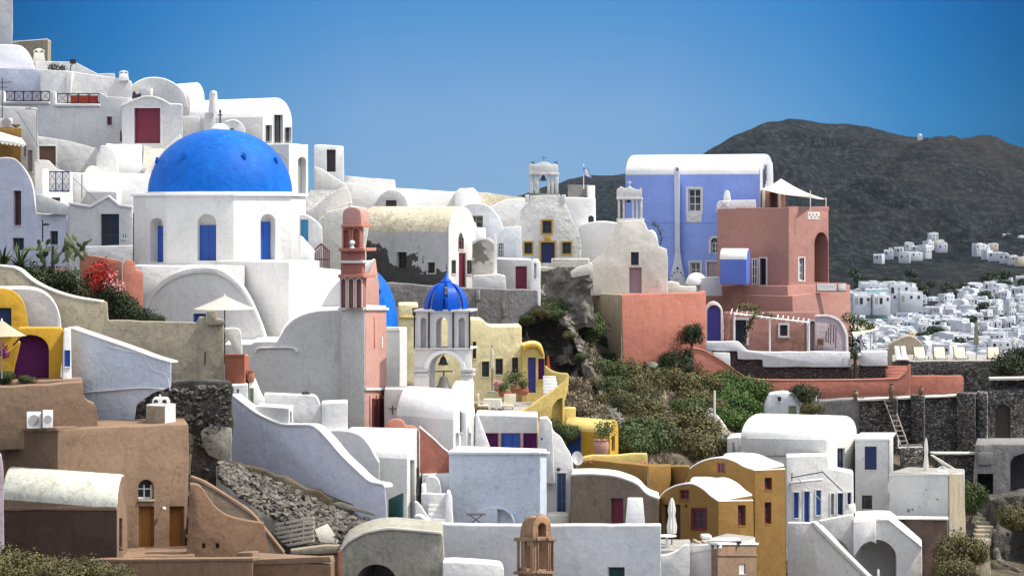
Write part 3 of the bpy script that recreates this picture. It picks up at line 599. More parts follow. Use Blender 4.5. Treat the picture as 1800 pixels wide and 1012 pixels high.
T.trim(v.front, curve([(474, 275), (484, 266), (495, 268), (506, 278)]) + curve([(506, 281), (495, 271), (484, 269), (474, 278)]), 0, .08, 'white_limewash', name='arch_moulding'); T.done()
# stairway with sloping parapet
T = Thing('stairway', 'pale steps climbing to the maroon door between sloping parapets', 'stairs'); b = new_bm(); pl = F(250, 300, 160, .1)
for i in range(9): slab(b, pl, rect(250, 254 + i * 5.2, 300, 320), -3.4 + i * .35, -3.05 + i * .35)
T.add('step', b, 'cream_limewash', soft=.015)
T.body(F(236, 322, 158, .25), curve([(318, 236), (300, 250), (270, 285), (254, 302)], 3) + [(254, 312), (270, 311), (295, 290), (322, 262)], .3, 'cream_limewash', name='parapet', jit=0)
T.done()
# white lower terraces
T = Thing('white_block', 'bright white stepped block left of the dome below the maroon door', 'building')
T.body(F(168, 254, 160, .3), [(186, 252), (250, 255), (252, 330), (186, 330)], 3, 'bright_limewash'); pl = F(160, 215, 159, -.1)
T.body(pl, [(168, 310), (170, 275), (176, 257)] + curve([(180, 255), (192, 259), (203, 272), (208, 300)], 4) + [(208, 310)], 1.2, 'white_limewash', name='buttress'); T.done()
bare('terrace_parapet', 'low bright white parapet under the curved buttress', 'wall', F(120, 268, 157, .2), [(124, 303), (265, 305), (267, 400), (124, 400)], 2.2, 'bright_limewash').done()
bare('rubble_pile', 'small whitewashed rubble mound at the foot of the cream wall', 'rocks', F(148, 178, 158.6, .2), curve([(148, 304), (152, 296), (162, 291), (172, 295), (178, 304)]), 1, 'cream_limewash', jit=.1).done()
T = Thing('small_vault', 'tiny white tunnel vault with blue shaded mouth on the white terrace', 'building'); v = VH(150, 155, 205, 154, 214, 156, 340, 360, .45); v.build(T, 'bright_limewash', 'bright_limewash'); T.done()
T = Thing('pole', 'thin grey metal pole standing on the white terrace by the tiny vault', 'pole'); a = W(144, 350, 154); b = new_bm(); tube(b, a, a + Vector((0, 0, 1.35)), .035); T.add('pole', b, 'grey_metal'); T.done()
# far left lived-in corner
T = Thing('house', 'narrow white house wall behind the street lamp at the left edge', 'house'); pl = F(-30, 68, 158, -.2)
w1 = T.body(pl, [(-30, 185), (66, 190), (68, 330), (-30, 330)], 3, 'white_limewash'); T.window(w1, pl, 48, 264, 57, 302, 'grey_wood', style='plank', rec=.15); T.window(w1, pl, 42, 255, 46, 275, 'grey_wood', style='plank', rec=.1); T.done()
T = Thing('house', 'ochre yellow wall under the scalloped white awning', 'house'); T.body(F(-30, 38, 154, -.1), rect(-30, 225, 38, 330), 3, 'ochre_render'); T.done()
T = Thing('awning', 'scalloped white canvas awning sloping over the ochre wall', 'awning'); b = new_bm(); a = [W(x, y, 153.8) for x, y in ((-20, 230), (0, 232), (20, 238), (38, 243))]; c = [W(x, y, 152.2) for x, y in ((-20, 246), (0, 246), (22, 249), (46, 254))]
for p, q, r, s in zip(a, a[1:], c[1:], c): solid(b, [p, q, r, s], Vector((0, .0, -.05)))
T.add('canopy', b, 'canvas'); b = new_bm()
for i in range(9):
    x = -20 + i * 7.2; y = 247 + i * .9; slab(b, F(x, x + 7, 152.15), [(x, y - 1), (x + 7, y - .5), (x + 6, y + 3), (x + 3.5, y + 4.5), (x + 1, y + 3)], -.015, .015)
T.add('valance', b, 'canvas'); T.done()
def ac_unit(label, x0, y0, x1, y1, D, tw=.4, fans=1, group=None):
    T = Thing('air_conditioner', label, 'air conditioner', group); pl = F(x0, x1, D, tw); T.body(pl, rect(x0, y0, x1, y1), .35, 'white_paint', name='casing', jit=0, soft=.02)
    c = pl.p((x0 + x1) / 2, (y0 + y1) / 2, .0); r = (pl.p(x1, y0) - pl.p(x0, y0)).length * .38; b = new_bm(); tube(b, c, c + pl.n * .02, r, r, 20); T.add('fan_grille', b, 'grey_metal')
    b = new_bm(); slab(b, pl, rect(x0 + 1, y1, x1 - 1, y1 + 1.5), -.3, -.05); T.add('foot', b, 'black_iron'); T.done()
ac_unit('grey rooftop air conditioner box above the scalloped awning', 0, 208, 22, 224, 155, .1)
T = Thing('satellite_dish', 'small grey dish lying beside the rooftop air conditioner', 'satellite dish'); a = W(28, 222, 154.5); b = new_bm(); lathe(b, a, [(0, a.z - .1), (.2, a.z), (.3, a.z + .1), (.28, a.z + .1), (.18, a.z + .02), (0, a.z - .06)], 16); T.add('dish', b, 'grey_metal'); T.done()
T = Thing('street_lamp', 'slim grey street lamp with short curved arm in front of the large white terrace wall', 'street lamp'); a = W(65, 285, 150); b = new_bm(); top = a + Vector((0, 0, 2.75)); tube(b, a, top, .04); T.add('pole', b, 'grey_metal')
b = new_bm(); tube(b, top, top + Vector((-.35, 0, .08)), .03); T.add('arm', b, 'grey_metal'); b = new_bm(); boxw(b, top + Vector((-.45, 0, 0)), Vector((1, 0, 0)), Vector((0, 1, 0)), .16, .08, top.z + .02, top.z + .12); T.add('lamp_head', b, 'grey_metal'); T.done()
T = Thing('overhead_cable', 'thin black cable hanging from the left wall down towards the dome', 'cable'); b = new_bm(); P = [W(x, y, 149) for x, y in ((30, 195), (70, 262), (120, 305), (165, 348), (215, 392))]
for p, q in zip(P, P[1:]): tube(b, p, q, .012, .012, 5)
T.add('cable', b, 'black_iron'); T.done()
T = Thing('antenna', 'television antenna on a short mast at the left edge', 'antenna'); a = W(4, 215, 156); b = new_bm(); tube(b, a, a + Vector((0, 0, 2.4)), .025); tube(b, a + Vector((-.5, 0, 2.15)), a + Vector((.5, 0, 2.2)), .02); tube(b, a + Vector((-.3, 0, 1.9)), a + Vector((.3, 0, 1.92)), .015); T.add('mast', b, 'black_iron'); T.done()
# lilac vaulted house
T = Thing('vaulted_house', 'lilac white vaulted house with a tall dark red window at the left edge', 'house'); pl = F(-60, 118, 144, -.5)
w1 = T.body(pl, [(-60, 470), (-60, 290)] + curve([(-60, 300), (-30, 284), (0, 277), (24, 278), (38, 290), (50, 308), (58, 330), (64, 374)], 4)[1:] + [(117, 378), (118, 470)], 7, 'lilac_limewash', 'cream_limewash')
T.window(w1, pl, 24, 335, 38, 396, 'oxide_paint', frame='pale_blue_limewash', fw=.04, rec=.22)
T.window(w1, pl, 88, 406, 102, 430, 'dark_wood', rec=.2); T.window(w1, pl, 22, 418, 42, 440, 'dark_wood', rec=.2); T.done()
T = Thing('street_lamp', 'short dark lamp on a bracket in front of the lilac wall', 'street lamp'); a = W(75, 425, 140); b = new_bm(); tube(b, a, a + Vector((0, 0, 1.1)), .035); T.add('pole', b, 'black_iron'); b = new_bm(); boxw(b, a + Vector((.15, 0, 0)), Vector((1, 0, 0)), Vector((0, 1, 0)), .16, .07, a.z + .8, a.z + .9); T.add('lamp_head', b, 'black_iron'); T.done()
# balcony
T = Thing('balcony_house', 'white stepped balcony block with scrolled coping', 'balcony'); pl = F(60, 130, 150, -.15)
T.body(pl, [(61, 350), (61, 283), (66, 281), (86, 282), (93, 289), (101, 298), (125, 303), (127, 350)], .9, 'grey_limewash', name='back_wall')
T.body(F(72, 128, 148, .15), [(74, 298), (84, 296), (86, 302), (86, 338), (122, 338), (122, 302), (127, 303), (128, 350), (128, 440), (74, 440)], .9, 'bright_limewash', name='front_wall', jit=.01)
w1 = T.parts[-1]; T.window(w1, F(72, 128, 148, .15), 90, 347, 106, 358, 'dark_wood', rec=.2); T.done()
railing('blue black lattice railing of the small white balcony', F(86, 122, 148, .15), 86, 301, 122, 337, 'navy_paint', 3, rows=2)
bare('sloping_wall', 'grey white wall sloping down to the right behind the cactus', 'wall', F(60, 158, 142.6, -.1), curve([(62, 341), (74, 342), (98, 352), (125, 362), (155, 384)]) + [(158, 470), (118, 470), (118, 379), (64, 374)], .5, 'grey_limewash').done()
T = Thing('gabled_house', 'white house with a zigzag gabled coping and a dark glazed double door', 'house'); pl = F(122, 236, 141, -.2)
w1 = T.body(pl, [(122, 357), (158, 363), (176, 352), (192, 345), (210, 360), (233, 364), (236, 500), (122, 500)], 3, 'grey_limewash', jit=.02)
T.trim(pl, [(121, 355), (158, 361), (192, 343), (211, 359), (234, 362), (234, 366), (209, 363), (192, 347), (160, 365), (121, 359)], 0, .1, 'bright_limewash', name='coping', jit=.01)
T.window(w1, pl, 177, 376, 210, 432, 'dark_wood', style='sash', name='door', frame='white_limewash', fw=.03, rec=.2, label='dark weathered double door')
T.window(w1, pl, 213, 411, 223, 420, 'white_paint', rec=.12); T.done()
bare('parapet', 'white parapet in front of the dark glazed double door', 'wall', F(150, 236, 138.5, -.1), [(150, 433), (236, 431), (237, 520), (150, 520)], .5, 'grey_limewash').done()
T = Thing('drain_pipe', 'thin brown drain pipe running down the corner beside the domed church', 'pipe'); b = new_bm(); pl = F(230, 240, 138.3); tube(b, pl.p(235, 375, .05), pl.p(235, 465, .05), .03); T.add('pipe', b, 'dark_wood'); T.done()
# =================================================================== blue domed church
T = Thing('domed_church', 'large white church with a wide blue dome on an eight sided drum', 'church')
DC = Vector(((387 - CX) * 151 / FPX, 151, 0)); Rc = 4.62; th = R(-90 - 8 + 22.5)
zt = (HY - 345) * 147 / FPX; zb = (HY - 466) * 147 / FPX
def octp(r, z, k): a = th + k * math.pi / 4; return Vector((DC.x + r * math.cos(a), DC.y + r * math.sin(a), z))
b = new_bm(); solid(b, [octp(Rc, zb - .5, k) for k in range(8)], Vector((0, 0, zt - zb + .5))); drum = T.add('drum', b, 'white_limewash', soft=.05)
b = new_bm(); solid(b, [octp(Rc + .14, zt + .002, k) for k in range(8)], Vector((0, 0, .16))); T.add('cornice', b, 'bright_limewash', soft=.05)
def facepl(k):
    a, c = octp(Rc, 0, k), octp(Rc, 0, k + 1); P = [(CX + p.x * FPX / p.y, p.y) for p in (a, c)]; P.sort(); return Pl(P[0][0], P[0][1], P[1][0], P[1][1])
# face k spans vertex k..k+1; the centre face is the one between k=-1 and k=0
for k, (x0, y0, x1, y1), lab in ((-2, (264, 383, 287, 461), 'blue'), (-1, (347, 376, 380, 458), 'blue'), (0, (458, 376, 484, 459), 'blue')):
    pl = facepl(k); slab(drum.cutter(), pl, arch(x0, y0, x1, y1, 14 if k == -1 else None), -.55, .4)
    b = new_bm(); m = 3 if k != -1 else 2; slab(b, pl, rect(x0 + (1 if k == -1 else 0), y0 + (20 if k == -1 else 14), x1 - (1 if k == -1 else 1), y1 - .5), -.56, -.45)
    p = T.add('window', b, 'blue_paint', label='closed blue shutter deep in an arched niche'); b = new_bm(); xm = (x0 + x1) / 2; slab(b, pl, rect(xm - .4, y0 + 20, xm + .4, y1 - .5), -.45, -.44); T.add('frame', b, 'navy_paint', parent=p)
for k in (1, 2, 3, 4, 5):
    pass
b = new_bm(); rD, hD = 3.82, 3.42; n = 22; zd = zt + .16
lathe(b, DC, [(rD * math.cos(math.pi / 2 * i / n) ** (.94), zd + hD * math.sin(math.pi / 2 * i / n)) for i in range(n + 1)], 72); T.add('dome', b, 'dome_blue')
b = new_bm(); lathe(b, DC, [(rD + .12, zd), (rD + .12, zd + .07), (rD - .1, zd + .1)], 72); T.add('dome_rim', b, 'white_limewash')
for az in (-162, -119, -61, -24):
    el = R(33 if az in (-119, -61) else 29); a = R(az); o = Vector((math.cos(a) * math.cos(el) * rD, math.sin(a) * math.cos(el) * rD, hD * math.sin(el) + .12)); b = new_bm()
    d = Vector((math.cos(a), math.sin(a), .25)).normalized(); s = d.cross(Vector((0, 0, 1))).normalized(); u = s.cross(d)
    c = Vector((DC.x, DC.y, zd)) + o; solid(b, [c + s * .12 + u * .12, c - s * .12 + u * .12, c - s * .05 - u * .22, c + s * .05 - u * .22], d * .12); T.add('vent', b, 'dome_blue', soft=.02)
b = new_bm(); lathe(b, DC, [(.52, zd + hD - .12), (.50, zd + hD + .02), (.36, zd + hD + .18), (.2, zd + hD + .28), (0, zd + hD + .3)], 24); T.add('lantern', b, 'bright_limewash')
b = new_bm(); c = Vector((DC.x, DC.y, zd + hD + .25)); tube(b, c, c + Vector((0, 0, .7)), .04); tube(b, c + Vector((-.12, 0, .5)), c + Vector((.12, 0, .5)), .03); tube(b, c + Vector((0, 0, .62)), c + Vector((0, 0, .78)), .07, .05); T.add('cross', b, 'dark_bronze')
# square body below the drum
pl = F(228, 430, 144.5, -.12); T.body(pl, rect(234, 467, 430, 700), 9, 'white_limewash', name='nave', jit=.02)
v = VH(380, 146.5, 508, 142.5, 562, 146, 460, 600); v.build(T, 'white_limewash', 'bright_limewash', name='side_block')
# broad arch facing us with its thick sunny rim
pl = F(250, 480, 141, -.3); ar = curve([(244, 620), (250, 555), (262, 518), (288, 491), (318, 476), (352, 470), (385, 473), (412, 490), (432, 512), (450, 545), (466, 585), (476, 620)], 4)
T.body(pl, [(244, 700)] + ar + [(476, 700)], 5, 'white_limewash', 'bright_limewash', name='arched_front', zroof=.15, jit=.01)
T.trim(pl, ar[:44] + [(x * .94 + 360 * .06, y * .94 + 620 * .06 + 1) for x, y in ar[:44]][::-1], -.02, .09, 'white_limewash', name='arch_moulding', soft=.03)
w1 = T.parts[-2]; T.window(w1, pl, 339, 551, 362, 590, 'blue_paint', rec=.25, style='panel')
# saddle of bright roofs stepping down to the right
T.body(F(470, 560, 139.5, .3), curve([(474, 620), (490, 598), (505, 570), (530, 552), (560, 545)]) + [(600, 545), (640, 545), (640, 640), (474, 640)], 4, 'bright_limewash', name='saddle', jit=.02)
T.done()
T = Thing('vaulted_aisle', 'bright white vaulted roof with grey rounded end between church drum and pink tower', 'church')
pl = F(528, 640, 138.6, -.3); T.body(pl, [(528, 600), (528, 582)] + curve([(552, 582), (558, 555), (572, 525), (590, 500), (610, 484), (640, 474)], 4) + [(640, 600)], 4, 'white_limewash', 'bright_limewash')
T.body(F(500, 600, 143.5, .2), [(506, 470), (545, 470), (600, 476), (600, 600), (506, 600)], 3, 'bright_limewash', name='roof_block'); T.done()
T = Thing('church_wall', 'huge plain grey white wall with rounded shoulder left of the pink tower', 'wall'); pl = F(430, 642, 135, -.35)
w1 = T.body(pl, [(395, 800), (395, 604), (440, 604)] + curve([(448, 600), (455, 610), (470, 611)], 3)[:1] + curve([(488, 600), (500, 578), (515, 562), (535, 551), (560, 545)], 4) + [(641, 541), (641, 800)], 5, 'grey_limewash', 'bright_limewash')
T.trim(pl, curve([(448, 618), (454, 611), (470, 610), (500, 609), (520, 611), (525, 618)]) + curve([(522, 620), (517, 613), (500, 611.5), (470, 612), (456, 613), (450, 620)]), 0, .12, 'bright_limewash', name='moulding')
T.trim(pl, rect(588, 588, 590.5, 634), 0, .05, 'white_limewash', name='downpipe'); T.trim(pl, rect(593, 588, 595, 634), 0, .05, 'white_limewash', name='downpipe'); T.done()
# second blue dome behind the pink tower
T = Thing('domed_chapel', 'small white chapel with an egg shaped blue dome half hidden by the pink tower', 'church'); c = W(634, 577, 146); b = new_bm()
lathe(b, c, [(1.93 * math.cos(math.pi / 2 * i / 16) ** .9, c.z + 3.15 * math.sin(math.pi / 2 * i / 16)) for i in range(17)], 48); T.add('dome', b, 'dome_blue')
for az in (-50, -80): 
    a = R(az); el = R(38); p = Vector((c.x + math.cos(a) * math.cos(el) * 1.9, c.y + math.sin(a) * math.cos(el) * 1.9, c.z + 3.15 * math.sin(el))); b = new_bm(); tube(b, p, p + Vector((math.cos(a), math.sin(a), .3)) * .25, .12, .08); T.add('vent', b, 'dome_blue')
v = VH(590, 145, 703, 143, 716, 144.5, 577, 760); w1 = v.build(T, 'white_limewash', 'bright_limewash'); T.trim(v.front, rect(600, 575, 704, 581), 0, .12, 'bright_limewash'); T.done()
T = Thing('cross_wall', 'grey white wall with a small iron cross beside the pink tower base', 'wall'); pl = F(672, 716, 133, -.3); T.body(pl, rect(676, 683, 714, 800), 2, 'grey_limewash')
b = new_bm(); slab(b, pl, rect(689.3, 712, 691, 728), 0, .04); slab(b, pl, rect(684, 717, 696.5, 718.6), 0, .045); T.add('cross', b, 'brown_wood'); T.done()
# ------------------------------------------------------------------- pink bell tower
T = Thing('bell_tower', 'tall narrow pink bell tower with white trimmed tiers of arches', 'bell tower')
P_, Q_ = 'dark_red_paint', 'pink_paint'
v = VH(641, 132.2, 641.5, 132.2, 679, 134.8, 541, 850)
def tier(xl, xc, xr, y0, y1, mat, soft=.02, arches=0, d=132.0, name='tier', cols=False):
    """one storey: shaded face xl..xc, sunny face xc..xr"""
    v = VH(xl, d + .35, xc, d, xr, d + (xr - xc) * .035 + .5, y0, y1); p = v.build(T, mat, None, soft, 0, name)
    if arches:
        w_ = (xc - xl) / arches
        for i in range(arches):
            a = xl + w_ * i + w_ * .2; slab(p.cutter(), v.front, arch(a, y0 + 3, a + w_ * .62, y1 - 1, w_ * .3), -.16, .3)
            T.trim(v.front, arch(a - w_ * .13, y0 + .5, a + w_ * .75, y1 - .5, w_ * .4) + arch(a, y0 + 3, a + w_ * .62, y1 - .5, w_ * .3)[::-1], -.01, .05, 'white_limewash' if y0 > 450 else 'salmon_render', name='arch_trim', soft=0)
    return v
# main shaft, pink only on its sunny side
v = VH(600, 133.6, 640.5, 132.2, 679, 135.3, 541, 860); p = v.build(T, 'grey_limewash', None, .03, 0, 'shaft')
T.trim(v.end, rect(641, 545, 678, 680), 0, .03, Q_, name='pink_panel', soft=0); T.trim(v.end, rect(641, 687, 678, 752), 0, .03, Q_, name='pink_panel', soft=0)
for y0, y1 in ((541, 545), (681, 686)): T.trim(v.end, rect(640, y0, 680, y1), 0, .12, 'white_limewash')
T.trim(v.front, rect(597, 540, 641, 545), 0, .1, 'white_limewash'); T.trim(v.end, rect(656, 556, 657.5, 612), .03, .07, 'salmon_render', name='pilaster'); T.trim(v.end, rect(669, 592, 671, 612), .03, .07, 'white_limewash', name='pilaster')
for x in (648, 660, 672): T.trim(v.end, rect(x, 694, x + 2.4, 752), .03, .10, Q_, name='pilaster')
for a, b_ in ((651, 659.5), (663, 671)): T.window(None, v.end, a, 700, b_, 752, 'oxide_paint', style='plank', off=.06, name='door')
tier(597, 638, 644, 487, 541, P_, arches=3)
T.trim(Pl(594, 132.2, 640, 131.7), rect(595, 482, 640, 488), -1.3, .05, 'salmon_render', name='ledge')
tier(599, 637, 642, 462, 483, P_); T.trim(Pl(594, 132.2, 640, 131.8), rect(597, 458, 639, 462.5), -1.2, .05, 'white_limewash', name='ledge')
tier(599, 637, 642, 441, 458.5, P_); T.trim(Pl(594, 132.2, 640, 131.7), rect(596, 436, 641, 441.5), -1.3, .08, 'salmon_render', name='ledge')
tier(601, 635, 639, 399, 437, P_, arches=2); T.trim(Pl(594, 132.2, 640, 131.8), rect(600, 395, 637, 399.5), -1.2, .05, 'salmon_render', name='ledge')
b = new_bm(); c0 = W(618, 397, 132.5); pts = []
pl = Pl(602, 132.3, 636, 132.0); solid(b, [pl.p(x, y) for x, y in curve([(602, 397), (602, 375), (608, 367), (618, 364.5), (628, 366), (634, 374), (635, 397)], 3)], pl.n * -1.0); T.add('cap', b, Q_, soft=.04)
b = new_bm(); c = W(616, 365, 132.6); lathe(b, c, [(.06, c.z - .03), (.11, c.z + .05), (.04, c.z + .12), (.09, c.z + .2), (0, c.z + .27)], 10); T.add('finial', b, 'grey_limewash')
b = new_bm(); c = W(619, 436, 131.5); lathe(b, c, [(.12, c.z), (.06, c.z + .1), (.14, c.z + .22), (.11, c.z + .32), (0, c.z + .38)], 12); T.add('urn', b, 'white_limewash'); T.done()
T = Thing('gabled_chapel', 'pink gable with bright white roof slope behind the pink bell tower', 'church')
pl = Pl(641, 136, 667, 139); T.body(pl, [(641, 600), (641, 500), (658, 456), (660, 455), (666, 500), (667, 600)], .6, 'pink_paint', name='gable', jit=0)
pl = F(636, 662, 138.5, 0); T.body(pl, [(636, 470), (658, 456), (660, 458), (652, 505), (636, 507)], 3, 'bright_limewash', name='roof', jit=0); T.done()
# ------------------------------------------------------------------- white belfry with blue crown
T = Thing('belfry', 'white belfry with an open blue crown and two hanging bells', 'bell tower')
pl = Pl(729, 134.2, 829, 133.8); up = T.body(pl, rect(731, 547, 826, 612), 1.6, 'white_limewash', name='upper_stage', jit=0, soft=.03)
for x0, x1 in ((739, 749), (766, 787), (806, 817)): slab(up.cutter(), pl, arch(x0, 558, x1, 611, None if x1 - x0 > 15 else 5), -.45 if x1 - x0 < 15 else -2, .3)
for x in (727.5, 753, 795.5, 824.5): T.trim(pl, rect(x + .4, 548, x + 2.6, 613), 0, .12, 'black_iron', name='colonnette', soft=0)
T.trim(pl, rect(728, 544, 829, 548), -1.7, .16, 'white_limewash'); T.trim(pl, rect(728, 611, 829, 614), -1.7, .12, 'white_limewash')
lo = T.body(pl, [(729, 800), (727, 690), (729, 614), (828, 614), (832, 690), (834, 800)], 1.8, 'white_limewash', name='lower_stage', jit=0, soft=.03)
slab(lo.cutter(), pl, arch(754, 621, 810, 689, 26), -2.4, .3)
T.trim(pl, rect(726, 648, 753.5, 653), -.5, .12, 'church_plaster'); T.trim(pl, rect(726, 656, 753.5, 660), -.5, .12, 'church_plaster'); T.trim(pl, rect(810.5, 648, 833, 653), -.5, .12, 'church_plaster'); T.trim(pl, rect(810.5, 656, 833, 660), -.5, .12, 'church_plaster')
T.trim(pl, arch(745, 614.5, 818, 648, 33) + arch(754, 621, 810, 648, 26)[::-1], 0, .06, 'bright_limewash', name='arch_trim')
b = new_bm(); bc = pl.p(779, 546, -.8); rr = 1.07; hh = 1.5; slabs = []
for k in range(8):
    a0 = R(k * 45 + 22 - 90); wdt = R(15.5); prev = None; n = 12; rows = []
    for i in range(n + 1):
        t = math.pi / 2 * i / n; r_ = rr * math.cos(t) ** .8; z = bc.z + hh * .88 * math.sin(t); ww = wdt if r_ > .2 else wdt * 1.45; rows.append([Vector((bc.x + (r_ + d) * math.cos(a0 + s * ww), bc.y + (r_ + d) * math.sin(a0 + s * ww), z + (d * .6 if i > 6 else 0))) for s, d in ((-1, 0), (1, 0), (1, -.10 if r_ > .11 else 0), (-1, -.10 if r_ > .11 else 0))])
    vs = [[b.verts.new(p) for p in r_] for r_ in rows]
    for A, B in zip(vs, vs[1:]):
        for j in range(4): b.faces.new((A[j], A[(j + 1) % 4], B[(j + 1) % 4], B[j]))
    b.faces.new(vs[0][::-1])
T.add('crown', b, 'crown_blue'); b = new_bm(); lathe(b, bc, [(.52 * math.cos(math.pi / 2 * i / 8), bc.z + .75 * math.sin(math.pi / 2 * i / 8)) for i in range(9)], 20); T.add('inner_dome', b, 'crown_blue')
b = new_bm(); lathe(b, bc, [(.30, bc.z + hh * .80), (.26, bc.z + hh * .92), (.12, bc.z + hh * 1.0), (.05, bc.z + hh * 1.1), (0, bc.z + hh * 1.2)], 16); T.add('finial', b, 'crown_blue')
T.done()
def bell(label, x, y0, y1, D, mat='dark_bronze', yoke=True):
    T = Thing('bell', label, 'bell'); t = W(x, y0, D); h = (y1 - y0) * D / FPX; r = h * .62; b = new_bm()
    lathe(b, t, [(r * .98, t.z - h), (r, t.z - h * .96), (r * .72, t.z - h * .7), (r * .56, t.z - h * .35), (r * .42, t.z - h * .12), (r * .15, t.z), (0, t.z)], 20); T.add('bell', b, mat)
    b = new_bm(); tube(b, (t.x, t.y, t.z - .02), (t.x, t.y, t.z + h * .35), r * .1); 
    tube(b, (t.x - r * 1.1, t.y, t.z + h * .33), (t.x + r * 1.1, t.y, t.z + h * .33), r * .09); T.add('yoke', b, 'dark_wood')
    b = new_bm(); lathe(b, t, [(0, t.z - h * 1.15), (r * .16, t.z - h * 1.1), (r * .1, t.z - h), (r * .04, t.z - h * .6)], 10); T.add('clapper', b, 'black_iron'); T.done()
bell('upper dark bell in the arch of the crowned white belfry', 779, 626, 641, 134.6); bell('lower grey green bell in the arch of the crowned white belfry', 780, 660, 683, 133.6, 'bronze')
# ------------------------------------------------------------------- chapel in front of it
T = Thing('vaulted_chapel', 'bright barrel vaulted chapel with arched niches in its narrow sunny end', 'church')
v = VH(696, 131.5, 797, 128.5, 836, 132.2, 748, 830, 1.5); w1 = v.build(T, 'white_limewash', 'bright_limewash', zroof=.12)
for x0, y0, x1, y1 in ((801, 760, 807, 800), (822, 760, 828, 800)): slab(w1.cutter(), v.end, arch(x0, y0, x1, y1), -.2, .3)
T.trim(v.end, rect(811, 724, 815, 800), 0, .25, 'bright_limewash', name='pilaster')
T.window(w1, v.end, 808.5, 722, 811, 760, 'dark_wood', rec=.1); T.done()
bare('buttress', 'tall bright pier rising at the right of the crowned belfry', 'wall', F(794, 836, 131.8, .4), [(795, 680), (800, 672), (822, 672), (827, 668), (833, 672), (836, 830), (795, 830)], 1.2, 'bright_limewash').done()
# =================================================================== lower left
T = Thing('vaulted_house', 'mustard yellow house with a white vaulted roof and dark blue window', 'house'); pl = F(-60, 50, 119.5, .15)
w1 = T.body(pl, [(-60, 680)] + curve([(-60, 530), (-40, 512), (-10, 506), (14, 508), (32, 518), (44, 538), (50, 575)], 4) + [(50, 680)], .4, 'mustard_paint', jit=0)
T.window(w1, pl, -10, 541, 20, 590, 'navy_paint', style='plank', rec=.25, arched=0)
T.body(F(-60, 108, 120.6, .0), [(-60, 680)] + curve([(-60, 522), (-30, 508), (20, 506), (58, 507), (82, 516), (97, 532), (105, 552), (108, 575)], 4) + [(108, 680)], 3, 'white_limewash', 'bright_limewash', name='vault', zroof=.05)
T.done()
T = Thing('portal', 'thick mustard portal with a dark purple arched opening', 'doorway'); pl = F(18, 112, 117.2, .12)
w1 = T.body(pl, [(20, 690), (20, 640), (34, 606), (30, 579), (34, 576), (108, 576), (112, 580), (106, 672), (104, 690)], 1.2, 'mustard_paint', jit=.02)
T.door(w1, pl, 22, 588, 86, 690, 'purple_paint', arched=26, style='plain', rec=.55, label='dark purple arched recess'); T.done()
bare('wing_wall', 'low mustard wing wall slanting down at the left edge', 'wall', F(-40, 36, 116.5, -.1), [(-40, 640), (0, 628), (22, 612), (34, 598), (36, 603), (27, 640), (18, 690), (-40, 690)], .5, 'mustard_paint').done()
T = Thing('pier', 'narrow white pier with a small blue shutter beside the mustard portal', 'wall'); pl = F(110, 126, 116.6, .3)
w1 = T.body(pl, [(112, 578), (124, 576), (127, 700), (108, 700)], .8, 'bright_limewash', jit=.01); T.window(w1, pl, 113.5, 615, 123.5, 644, 'blue_paint', style='shutter', rec=.06); T.done()
def parasol(label, x, ytop, xl, xr, yedge, yfoot, D, mat='canvas', sag=.12, pole='grey_metal', sides=8):
    T = Thing('parasol', label, 'parasol'); t = W(x, ytop, D); e = W(x, yedge, D); f = W(x, yfoot, D); r = (xr - xl) * D / FPX / 2; b = new_bm()
    prof = [(0, t.z)]; rings = []
    ap = b.verts.new(t)
    for k, (fr, fz) in enumerate(((.12, .10), (.4, .42), (.7, .72), (1, 1))):
        rings.append([b.verts.new((t.x + r * fr * math.cos(2 * math.pi * i / sides), t.y + r * fr * math.sin(2 * math.pi * i / sides), t.z + (e.z - t.z) * fz)) for i in range(sides)])
    for i in range(sides): b.faces.new((ap, rings[0][i], rings[0][(i + 1) % sides]))
    for A, B in zip(rings, rings[1:]):
        for i in range(sides): b.faces.new((A[i], B[i], B[(i + 1) % sides], A[(i + 1) % sides]))
    g = bmesh.ops.solidify(b, geom=b.faces[:], thickness=.03); T.add('canopy', b, mat)
    b = new_bm(); tube(b, f, t + Vector((0, 0, -.02)), .03); T.add('pole', b, pole)
    b = new_bm()
    for i in range(sides): a = 2 * math.pi * i / sides; tube(b, t + Vector((0, 0, -.12)), (t.x + r * .97 * math.cos(a), t.y + r * .97 * math.sin(a), e.z - .02), .012, .012, 5)
    T.add('rib', b, 'dark_wood'); b = new_bm(); tube(b, t + Vector((0, 0, -.03)), t + Vector((0, 0, .09)), .05, .02); T.add('finial', b, 'canvas'); T.done()
def closed_parasol(label, x, ytop, ybot, yfoot, wpx, D, mat='canvas'):
    T = Thing('closed_parasol', label, 'parasol'); t = W(x, ytop, D); h = (ybot - ytop) * D / FPX; r = wpx * D / FPX / 2; b = new_bm(); seg = 20
    prof = [(.15, 0), (.5, .12), (.8, .35), (.62, .5), (1, .8), (.9, 1.0)]; rings = []
    for fr, fz in prof: rings.append([b.verts.new((t.x + r * fr * (1 + .22 * math.sin(i * 2.5)) * math.cos(2 * math.pi * i / seg), t.y + r * fr * (1 + .22 * math.cos(i * 3.1)) * math.sin(2 * math.pi * i / seg), t.z - h * fz)) for i in range(seg)])
    for A, B in zip(rings, rings[1:]):
        for i in range(seg): b.faces.new((A[i], B[i], B[(i + 1) % seg], A[(i + 1) % seg]))
    b.faces.new(rings[0]); b.faces.new(rings[-1][::-1]); T.add('canopy', b, mat); b = new_bm(); f = W(x, yfoot, D); tube(b, f, t + Vector((0, 0, .1)), .025); T.add('pole', b, 'dark_wood'); 
    b = new_bm(); lathe(b, f, [(.25, f.z), (.25, f.z + .06), (.05, f.z + .1)], 14); T.add('base', b, 'grey_metal'); T.done()
